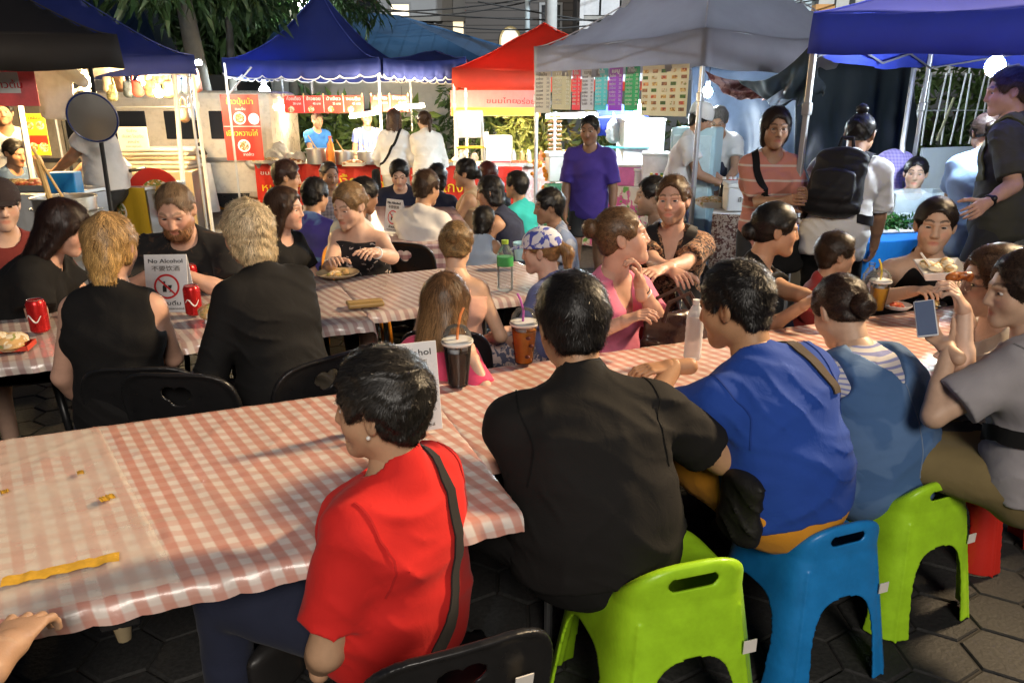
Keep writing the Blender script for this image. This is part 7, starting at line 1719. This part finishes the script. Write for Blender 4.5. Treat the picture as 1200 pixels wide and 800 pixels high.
for e, p in ((-1, p_red), (-1, p_gh)): MB().ball(tuple(HP(p, e * .086, -.002, -.040)), .005, 6).build("earring", M("pearl", (.75, .72, .66), .2), p['root'], True)
# ---- straps and bags, things of their own
def at_world(o, p, label, cat, grp=None):
    """turn a piece built in a wearer's frame into a thing of its own at the same spot"""
    o.parent = None; o.location = tuple(p['base']); o.rotation_euler = p['root'].rotation_euler; return tag(o, label, cat, grp)
def wear(p, name, label, cat):
    r = empty(name, tuple(p['base']), p['root'].rotation_euler[2], label, cat); return r
def pt(p, x, y, z):
    """point in the wearer's chest frame: right, forward, up from between the shoulders"""
    s = p['s']; u = unit(p['N'] - p['P']); f = unit(np.cross(u, p['lat'])); return p['N'] + (p['lat'] * x + f * y + u * z) * s
for p, mm in ((p_red, cloth("red_seam", (.45, .013, .012))), (p_blk, cloth("black_seam", (.003, .003, .003), sheen=0)), (p_blu, cloth("blue_seam", (.011, .042, .24))), (p_gry, cloth("grey_seam", (.18, .17, .175))), (p_pur, cloth("purple_seam", (.03, .02, .14)))):
    for e in (-1, 1): strap(p, [pt(p, e * .165, .0, .04), pt(p, e * .175, -.07, .0), pt(p, e * .17, -.13, -.09), pt(p, e * .175, -.10, -.19)], .005, mm, "sleeve_seam", thick=.0015, off=.0012)
r = wear(p_red, "crossbody_bag", "black bag strap running diagonally over the red polo shirt", "bag")
strap(p_red, [pt(p_red, .085, .12, -.10), pt(p_red, .085, .02, .05), pt(p_red, .05, -.14, -.06), pt(p_red, .015, -.2, -.20), pt(p_red, -.04, -.2, -.32), pt(p_red, -.14, -.18, -.42), pt(p_red, -.24, -.02, -.47)], .036, cloth("webbing_black", (.018, .016, .016)), parent=r)
F = Field(); c = pt(p_red, -.14, .26, -.56); F.ec(c - V(0, 0, .05), c + V(0, 0, .05), p_red['lat'], V(.10, .035), V(.10, .03), .02); link("bag_body", np_mesh("bag_body", *F.mesh(.008)), M("bag_black", (.015, .014, .014), .45), r)
r = wear(p_blu, "sling_bag", "black sling bag at the blue tee wearer's hip", "bag")
strap(p_blu, [pt(p_blu, .09, .10, -.10), pt(p_blu, .11, .02, .06), pt(p_blu, .12, -.10, -.04), pt(p_blu, .135, -.16, -.12)], .040, cloth("webbing_brown", (.06, .042, .028)), parent=r)
F = Field(); c = pt(p_blu, -.20, -.03, -.34); F.ec(c - V(0, 0, .08), c + V(0, 0, .08), p_blu['f'], V(.085, .04), V(.08, .035), .02); F.folds(.01, 3); link("bag_body", np_mesh("bag_body", *F.mesh(.008)), cloth("bag_dark", (.012, .011, .010), wr=.7, rough=.55, sheen=0), r)
r = wear(p_gry, "waist_bag", "black waist bag on the grey tee wearer's hip", "bag")
F = Field(); c = pt(p_gry, -.10, -.19, -.42); F.ec(c - p_gry['lat'] * .10, c + p_gry['lat'] * .10, p_gry['u'], V(.075, .05), V(.06, .045), .03); F.folds(.006, 6); link("bag_body", np_mesh("bag_body", *F.mesh(.007)), C_BLACK2, r)
strap(p_gry, [pt(p_gry, -.02, -.25, -.38), pt(p_gry, -.16, -.10, -.30), pt(p_gry, -.2, .06, -.28), pt(p_gry, -.1, .18, -.30)], .05, C_BLACK2, parent=r)
r = wear(p_w1, "shoulder_bag", "black shoulder bag at the white dress wearer's side", "bag")
strap(p_w1, [pt(p_w1, .10, .02, .05), pt(p_w1, .04, -.18, -.16), pt(p_w1, -.12, -.18, -.36), pt(p_w1, -.2, 0, -.44)], .035, C_BLACK2, parent=r); F = Field(); c = pt(p_w1, -.27, -.02, -.62); F.ec(c - V(0, 0, .10), c + V(0, 0, .10), p_w1['f'], V(.15, .05), V(.13, .04), .02); link("bag_body", np_mesh("bag_body", *F.mesh(.012)), C_BLACK2, r)
r = wear(p_str, "shoulder_bag", "black shoulder bag held open before the salmon striped tee", "bag")
strap(p_str, [pt(p_str, .10, -.05, .06), pt(p_str, .10, .12, -.08), pt(p_str, .05, .17, -.22), pt(p_str, .0, .17, -.36)], .045, C_BLACK2, parent=r); F = Field(); c = pt(p_str, -.08, .25, -.56); F.ec(c - V(0, 0, .11), c + V(0, 0, .07), p_str['lat'], V(.15, .06), V(.11, .05), .03); F.folds(.008, 2); link("bag_body", np_mesh("bag_body", *F.mesh(.009)), C_BLACK2, r)
def backpack(p, label, col, w=.16, h=.24, off=.20, drop=-.24):
    r = wear(p, "backpack", label, "backpack"); u = unit(p['N'] - p['P']); c = pt(p, 0, -off, drop); f = unit(np.cross(u, p['lat']))
    F = Field(); F.ec(c - u * h * .75, c + u * h * .75, p['lat'], V(w, .085), V(w * .85, .07), .03, cap=.06); F.ec(c - u * h * .55 - f * .075, c + u * .02 - f * .075, p['lat'], V(w * .75, .04), V(w * .7, .035), .02, cap=.04); F.folds(.008, 4); b = link("bag_body", np_mesh("bag_body", *F.mesh(.009)), col, r)
    for e in (-1, 1): strap(p, [pt(p, e * .10, -.16, -.02), pt(p, e * .105, -.02, .06), pt(p, e * .11, .10, -.08), pt(p, e * .13, .13, -.25), pt(p, e * .18, .02, -.36), pt(p, e * .15, -.14, -.40)], .055, col, parent=r, thick=.012)
    MB().tube([Vector(pt(p, -.04, -off + .02, .01)), Vector(pt(p, -.03, -off, .06)), Vector(pt(p, .03, -off, .06)), Vector(pt(p, .04, -off + .02, .01))], .012, 6).build("handle", col, r, True); return r
backpack(p_bp, "large black backpack worn over the white tee", cloth("backpack_black", (.014, .013, .014), rough=.6), .18, .22, .22, -.22)
backpack(p_pat, "black backpack on the printed shirt wearer's back", cloth("backpack_black", ()), .16, .24, .21, -.28)
r = wear(p_tall, "rucksack", "strap of the tall man's olive rucksack", "backpack"); strap(p_tall, [pt(p_tall, -.10, -.14, -.06), pt(p_tall, -.11, .0, .06), pt(p_tall, -.12, .13, -.12), pt(p_tall, -.15, .10, -.3)], .055, cloth("olive_webbing", (.10, .10, .05)), parent=r, thick=.012)
# dark apron of the cook
F = Field(); F.t = .028; P0, Wp, Cp, Nb = (p_apr[k] for k in 'PWCN'); F.ec(P0 - V(0, 0, .25), Wp, p_apr['lat'], V(.165, .125), V(.145, .11), .05); F.ec(Wp, Cp, p_apr['lat'], V(.145, .105), V(.10, .115), .05); F.plane(Wp - p_apr['f'] * .0, -p_apr['f']); link("apron", np_mesh("apron", *F.mesh(.012)), cloth("apron_navy", (.03, .035, .06)), p_apr['root'])
# ================================================================== stools and chairs in their places
def stool_from_leg(px, py, m, label, yaw=112, right=True, sc=1.0, **k):
    g = pixz(px, py, 0); a = R(yaw - 90); xa, ya = Vector((math.cos(a), math.sin(a), 0)), Vector((-math.sin(a), math.cos(a), 0)); c = g - xa * .19 * sc * (1 if right else -1) + ya * .19 * sc
    return stool(c.x, c.y, a, m, label, sc, **k)
stool_from_leg(886, 876, M_LIME, "lime green stool under the broad man in black", 107, sc=1.14)
stool_from_leg(1034, 782, M_BLUEP, "bright blue stool under the man in the royal blue tee", 110)
stool_from_leg(1133, 717, M_LIME, "lime green stool under the woman in denim", 112)
stool_from_leg(1152, 676, M_REDP, "red stool partly hidden by the olive skirt", 128, False)
chair(-1.43, 5.25, R(-40), "lime green chair under the child in violet and blue", M_LIME)
chair(-1.0, 4.50, R(186), "orange chair under the flowered dress at the striped table", M_ORNGP)
def chair_for(p, label, back=.04, **k):
    c = p['base']; a = p['root'].rotation_euler[2]; return chair(c[0] + math.sin(a) * back * -1 * -1 if False else c[0] + math.sin(a) * back * 0, c[1], a, label, **k)
c = pixz(545, 766, .75); a = R(112 - 90); chair(c.x - math.sin(a) * .27, c.y + math.cos(a) * .27, a, "black plastic chair with a white sticker under the red polo wearer", sticker=True, sc=.93)
a = R(12)
c = pixz(152, 434, .80); chair(c.x, c.y + .27, R(4), "black chair with a pierced back under the blonde woman")
c = pixz(209, 441, .80); chair(c.x, c.y + .27, R(-4), "empty glossy black chair pushed up to the gingham table", sc=1.0)
chair_for(p_gh, "black chair under the curly haired woman's cardigan")
chair_for(p_girl, "black chair under the girl in the hot pink tee", sc=.92)
chair_for(p_bare, "black chair with a pale sticker under the bare backed girl", sticker=True, sc=.95)
chair_for(p_cap, "black chair under the girl in the tie-dye cap", sc=.95)
c = ground(500, 5.25); chair(c.x, c.y, R(-20), "black chair under the boy in the white tee")
chair_for(p_eat, "black chair behind the woman in the halter top"); chair_for(p_blt, "black chair under the woman with the low bun"); chair_for(p_boy, "black chair under the boy in the red tank", sc=.9)
chair_for(p_pink, "black chair under the woman in pink"); chair_for(p_pat, "black chair under the man in the printed shirt"); chair_for(p_bur, "black chair under the burly bearded man"); chair_for(p_dk, "black chair under the long dark haired woman")

# ================================================================== things on the tables
ZS = ZT + .012
def on_table(px, py, z=ZS): return pixz(px, py, z)
M_SIGNW = M("white_acrylic_board", (.74, .74, .75), .3, var=.04); M_PICT = M("black_pictogram", (.02, .02, .02), .5, var=0)
def no_alcohol(loc, rz, label, w=.165, h=.235, back=True, simple=False):
    r = empty("table_sign", tuple(loc), rz, label, "sign", "no alcohol signs on the tables"); tilt = -.20
    Tm = Matrix.Rotation(tilt, 4, 'X'); MB().box((0, 0, h / 2), (w, .004, h), M=Tm, bev=.0015).build("front_panel", M_SIGNW, r)
    T2 = Matrix.Translation((0, 2 * h * math.sin(-tilt) * 1.0, 0)) @ Matrix.Rotation(-tilt, 4, 'X'); MB().box((0, 0, h / 2), (w, .004, h - .004), M=T2).build("back_panel", M_SIGNW, r)
    def face(x, z, M0=Tm, back=False): return M0 @ Matrix.Translation((x, -.0045, z)) @ Matrix.Rotation(math.pi / 2, 4, 'X')
    text("No Alcohol", .026, face(0, h * .885), M_BLACKINK, r, fit=w * .80); text("不要饮酒", .026, face(0, h * .755), M_GREYINK, r, fit=w * .66)
    text("ห้ามดื่ม", .024, face(.01, h * .155), M_BLACKINK, r, fit=w * .5); text("เครื่องดื่มแอลกอฮอล์", .012, face(.005, h * .065), M_GREYINK, r, fit=w * .7)
    b = MB(); z0 = h * .45; R0 = w * .30
    b.raw([face(0, z0) @ Vector((rr * math.cos(a), rr * math.sin(a), .001)) for rr in (R0, R0 * .84) for a in np.linspace(0, 2 * math.pi, 32, endpoint=False)], [(k, (k + 1) % 32, 32 + (k + 1) % 32, 32 + k) for k in range(32)])
    d, n = Vector((.707, -.707, 0)), Vector((.707, .707, 0)) * R0 * .07; b.raw([face(0, z0) @ (q + Vector((0, 0, .0016))) for q in (-d * R0 * .9 - n, d * R0 * .9 - n, d * R0 * .9 + n, -d * R0 * .9 + n)], [(0, 1, 2, 3)])
    b.build("prohibition_ring", M_REDINK, r)
    b = MB(); q = R0 * .55
    for poly in (((-.45, .75), (-.2, .75), (-.2, .25), (-.05, .0), (-.05, -.8), (-.6, -.8), (-.6, .0), (-.45, .25)), ((.15, .2), (.75, .2), (.62, -.25), (.5, -.35), (.5, -.7), (.68, -.8), (.22, -.8), (.4, -.7), (.4, -.35), (.28, -.25))):
        b.raw([face(0, z0) @ Vector((x * q, y * q, .0008)) for x, y in poly], [tuple(range(len(poly)))])
    b.build("bottle_pictogram", M_PICT, r); return r
no_alcohol(on_table(198, 366), R(4), "white No Alcohol board before the burly bearded man", .19, .265)
no_alcohol(on_table(483, 507), R(20), "white No Alcohol board half hidden by the red polo wearer's head", .185, .265)
no_alcohol(ground(459, 5.5, ZS), R(-38), "folded No Alcohol board on the plum checked table", .17, .24)
M_CANR = M("red_can", (.55, .02, .02), .25, .55, var=.15, scale=20); M_CANT = M("can_top", (.6, .6, .6), .25, .9)
def can(loc, label, s=1.0, rz=0.0):
    r = empty("drink_can", tuple(loc), rz, label, "can", "red drink cans on the striped table"); r.scale = (s, s, s)
    MB().lathe([(.026, 0), (.033, .008), (.033, .105), (.028, .118), (.026, .120)], 24).build("can_body", M_CANR, r, True); MB().lathe([(.026, .119), (.027, .122), (.024, .119), (.001, .118)], 20).build("can_lid", M_CANT, r, True)
    b = MB(); b.tube([(.0332 * math.cos(a), .0332 * math.sin(a), .055 + .013 * math.sin((a + 2.4) * 4.2)) for a in np.linspace(-2.4, -.7, 40)], [.0012 + .0018 * math.sin(math.pi * k / 39) for k in range(40)], 6)
    b.build("white_band", M_WHITEP, r)
can(on_table(48, 388), "red can standing alone beside the blonde woman's elbow", 1.15); can(on_table(225, 341), "red can behind the other by the bearded man's sign", 1.15, .8); can(on_table(228, 368), "red can in front by the bearded man's sign", 1.12, .3)
M_CLEAR = glass("clear_plastic", (.95, .97, .98), .06, 1.35, .05, (.15, .15, .15)); M_CLEARW = glass("clear_water_bottle", (.85, .92, .97), .08, 1.35, .12, (.4, .42, .44))
def cup(loc, label, drink, straw, s=1.0, lean=.5, fill=.80, bits=None):
    r = empty("iced_drink", tuple(loc), .4, label, "drink", "iced drinks with domed lids"); r.scale = (s, s, s); h = .135
    MB().lathe([(.030, 0), (.031, .002), (.044, h), (.0465, h), (.0465, h + .004)], 28).build("cup", M_CLEAR, r, True)
    MB().lathe([(.0285, .003), (.0285 + .0135 * fill, h * fill), (.001, h * fill)], 26).build("liquid", drink, r, True)
    MB().lathe([(.0475, h - .002), (.049, h + .004), (.0475, h + .010), (.044, h + .012), (.041, h + .032), (.028, h + .050), (.008, h + .056)], 26).build("dome_lid", M_CLEAR, r, True)
    MB().lathe([(.047, h - .003), (.0495, h + .004), (.046, h + .010)], 26).build("lid_rim", M_WHITEP, r, True)
    MB().tube([(-.01, 0, .02), (.006 * lean, 0, h + .045), (.028 * lean, .004, h + .085), (.050 * lean, .006, h + .105)], .0042, 8).build("straw", straw, r, True)
    if bits:
        b = MB(); rg = np.random.default_rng(3)
        for k in range(9): a = rg.uniform(0, 6.28); z = rg.uniform(.02, .10); b.ball(((.025 + z * .09) * math.cos(a), (.031 + z * .09) * math.sin(a), z), (.009, .009, .006), 5)
        b.build("fruit_bits", bits, r, True)
    b = MB(); rg = np.random.default_rng(6)
    for k in range(7):
        a = rg.uniform(0, 6.28); b.box((.022 * math.cos(a), .022 * math.sin(a), h * fill + .004), (.018, .018, .014), a, bev=.003)
    b.build("ice", glass("ice", (.9, .95, 1), .1, 1.3, .3), r); return r
cup(on_table(537, 450), "iced coffee in a domed cup with an orange straw", M("coffee", (.030, .012, .006), .12, var=.2), M("orange_straw", (.75, .22, .05), .4), 1.12)
cup(on_table(614, 424), "amber fruit tea in a domed cup with a purple straw", M("fruit_tea", (.72, .27, .02), .12, var=.25, transl=.25), M("purple_straw", (.50, .12, .42), .4), 1.10, -.45, .84, M("berry", (.10, .02, .015), .4))
cup(on_table(1027, 363), "mango juice in a clear cup with a yellow straw", M("juice", (.75, .38, .02), .12, transl=.25), M("yellow_straw", (.72, .55, .05), .4), 1.0, -.5)
def pet(loc, h, rr, label, cap, wrap=None, mat=None, group="water bottles on the tables", band=(.40, .62)):
    r = empty("water_bottle", tuple(loc), .3, label, "bottle", group)
    prof = [(rr * .85, 0), (rr, .01)] + [(rr * (1 - .05 * (k % 2)), .02 + k * (h * .66) / 12) for k in range(13)] + [(rr * .95, h * .74), (rr * .55, h * .87), (rr * .36, h * .91), (rr * .36, h * .94), (.001, h * .94)]
    MB().lathe(prof, 24).build("bottle_body", mat or M_CLEARW, r, True); MB().lathe([(rr * .42, h * .925), (rr * .43, h), (.001, h)], 18).build("cap", cap, r, True)
    if wrap: MB().lathe([(rr * 1.012, h * band[0]), (rr * 1.015, h * band[1])], 26).build("wrapper", wrap, r, True)
    return r
pet(on_table(811, 420), .23, .033, "slim frosted water bottle between the two men", M_WHITEP, None, glass("frosted_bottle", (.93, .95, .98), .22, 1.3, .5))
tag(text("water", .018, Matrix.Translation(on_table(811, 420) + Vector((0, -.035, .12))) @ Matrix.Rotation(math.pi / 2, 4, 'X'), M("label_blue", (.12, .2, .4), .5)), "small blue lettering on the slim frosted bottle", "lettering") if False else None
pet(on_table(1014, 362), .22, .033, "clear water bottle with a straw beside the mango juice", M_CLEAR)
pet(on_table(592, 340), .26, .042, "big clear bottle with a green label on the striped table", M("green_cap", (.30, .45, .05), .4), M("green_label", (.06, .34, .10), .4, var=.3, scale=20), band=(.50, .68))
cup(pix(862, 298, 3.95), "red drink in a clear cup held at the black backpack", M("red_drink", (.55, .03, .02), .15), M_WHITEP, .9) if False else None
pet(ground(866, 4.1, .56), .20, .035, "bottle of red drink standing by the black backpack", M_WHITEP, None, M("red_drink", (.45, .02, .02), .12, transl=.2))
# wallet, trays, saucers, food
r = empty("wallet", tuple(on_table(428, 358)), R(20), "brown leather wallet lying on the striped cloth", "wallet"); MB().box((0, 0, .011), (.17, .10, .020), bev=.007).build("wallet_body", M("brown_leather", (.26, .17, .06), .4, var=.2, bump=.3), r); MB().box((.0, 0, .023), (.165, .03, .005), bev=.002).build("flap", M("tan_leather", (.36, .24, .09), .4), r)
r = empty("serving_plate", tuple(on_table(396, 324)), R(0), "brown paper plate in front of the flowered dress", "plate"); MB().lathe([(.001, .004), (.09, .006), (.12, .022), (.118, .026), (.09, .010), (.001, .008)], 24).build("plate", M("kraft_plate", (.42, .33, .20), .7), r, True)
b = MB(); rg = np.random.default_rng(5)
for k in range(12): b.ball((rg.normal(0, .04), rg.normal(0, .03), .02), (.022, .016, .012), 5)
b.build("food", M_FOODS[3], r, True)
tray(on_table(265, 374), .15, .11, 3, "foam snack tray beside the curly haired woman's hand", R(10), m=M_SIGNW)
tray(on_table(4, 409), .20, .10, 3, n=5, label="red paper tray at the striped table's edge", rz=R(15), m=M("red_tray", (.6, .06, .03), .4), hh=.02)
for i, (px, py, f, lab) in enumerate(((1045, 352, 1, "small dish of sauce behind the mango juice"), (1050, 362, 4, "plate of grilled pieces beside the mango juice"), (1090, 360, 0, "small plate in front of the eating woman"), (1002, 366, 3, "open snack tray beside the boy in the red tank"))):
    r = empty("small_dish", tuple(on_table(px, py)), 0, lab, "dish", "small dishes on the far gingham cloth"); MB().lathe([(.001, .004), (.05, .005), (.068, .022), (.066, .025), (.048, .009), (.001, .008)], 22).build("dish", M_SIGNW if i % 2 else M_BLACKP, r, True); b = MB(); rg = np.random.default_rng(i)
    for k in range(8): b.ball((rg.normal(0, .02), rg.normal(0, .02), .018), (.018, .014, .012), 5)
    b.build("food", M_FOODS[f], r, True)
r = empty("paper_napkins", tuple(on_table(1130, 372)), R(30), "crumpled white napkins beside the phone", "napkin"); F = Field(); F.el(V(0, 0, .02), V(.07, .045, .02), None, .02); F.el(V(.04, .02, .03), V(.04, .03, .025), None, .02); F.folds(.015, 2, 2.4); link("napkin", np_mesh("napkin", *F.mesh(.005)), M_SIGNW, r)
# held things
def hand_tip(p, i, f=.09):
    A, E, Wr = p['arms'][i]; return to_world(p, Wr + unit(Wr - E) * f)
c = pix(1100, 322, 3.32); r = empty("foam_food_tray", tuple(c), R(-8), "foam tray of food held by the woman in the halter top", "tray"); r.rotation_euler = (R(16), R(-4), R(-8)); b = MB()
b.raw([(-.07, -.05, 0), (.07, -.05, 0), (.07, .05, 0), (-.07, .05, 0), (-.095, -.07, .045), (.095, -.07, .045), (.095, .07, .045), (-.095, .07, .045)], [(3, 2, 1, 0), (0, 1, 5, 4), (1, 2, 6, 5), (2, 3, 7, 6), (3, 0, 4, 7)])
o = b.build("tray_shell", M_SIGNW, r); o.modifiers.new("thick", 'SOLIDIFY').thickness = .004; b = MB(); rg = np.random.default_rng(9)
for k in range(18): b.ball((rg.uniform(-.06, .06), rg.uniform(-.04, .04), .03 + rg.uniform(0, .02)), (.022, .018, .015), 5)
b.build("food", M_FOODS[3], r, True); MB().tube([(-.03, 0, .03), (-.10, -.01, .12)], .005, 6).build("fork", M_WHITEP, r, True)
c = pix(1124, 325, 2.36); r = empty("chicken_skewer", tuple(c), 0, "grilled chicken piece on a short stick before the glasses wearer", "skewer"); F = Field(); F.rc(V(-.03, 0, .0), .014, V(.02, 0, .004), .018, .02); F.el(V(.034, 0, 0), V(.014, .013, .016), None, .02); F.folds(.008, 3, 2.5)
link("meat", np_mesh("meat", *F.mesh(.004)), cloth("grilled_chicken", (.38, .12, .03), 'blotch', (.16, .04, .012), 40, .28, .6, sheen=0), r); MB().tube([(.0, 0, -.015), (.012, .0, -.085)], .003, 6).build("stick", M("bamboo_stick", (.6, .45, .25), .6), r)
c = pix(1085, 373, 2.34); r = empty("smartphone", tuple(c), 0, "phone in a pale case held up by the grey tee wearer", "phone"); r.rotation_euler = (R(-38), R(-16), R(-28)); r.scale = (.85, .85, .85); MB().box((0, 0, 0), (.070, .009, .148), bev=.008).build("phone_case", M("phone_case", (.62, .63, .66), .3), r)
MB().box((0, -.0052, 0), (.062, .002, .138), bev=.0008).build("screen", M("phone_screen", (.05, .06, .09), .08, emit=.10, ecol=(.35, .45, .7)), r)
# handbag between the woman in pink and the table
c = pix(795, 366, 3.05); r = empty("leather_handbag", (c.x, c.y, c.z - .14), R(24), "dark leather handbag leaning beside the woman in pink", "bag"); F = Field(); F.ec(V(0, 0, -.14), V(0, 0, .12), V(1, 0, 0), V(.20, .09), V(.17, .035), .03); F.folds(.018, 4, 1.2); link("bag_body", np_mesh("bag_body", *F.mesh(.009)), M("dark_leather", (.045, .022, .018), .3, var=.3, bump=.4, bscale=30), r)
for y in (-.04, .04): MB().tube([(-.10, y, .12), (-.08, y, .20), (.02, y, .23), (.10, y, .12)], .009, 6).build("handle", M("dark_leather", ()), r, True)
r = empty("red_cloth_bag", (c.x - .12, c.y + .25, c.z - .20), 0, "dark red cloth bag behind the leather handbag", "bag"); F = Field(); F.ec(V(0, 0, -.2), V(0, 0, .12), V(1, 0, 0), V(.20, .12), V(.14, .08), .03); F.folds(.015, 2); link("bag_body", np_mesh("bag_body", *F.mesh(.011)), cloth("dark_red_cloth", (.16, .025, .025)), r)
c = pix(612, 294, 4.3); r = empty("drink_holder", tuple(c), 0, "pale blue plastic cup by the capped girl's face", "cup"); MB().lathe([(.04, -.05), (.055, .05), (.052, .05), (.038, -.045), (.001, -.045)], 22).build("cup_body", M("pale_blue_cup", (.30, .52, .62), .35), r, True)
for q in PEOPLE: print("SEAT", q)
for o in COL.objects:
    if o.name.startswith('plastic_stool') or o.name.startswith('plastic_chair'): print('STOOL', o['label'], [round(x, 2) for x in o.location[:2]])
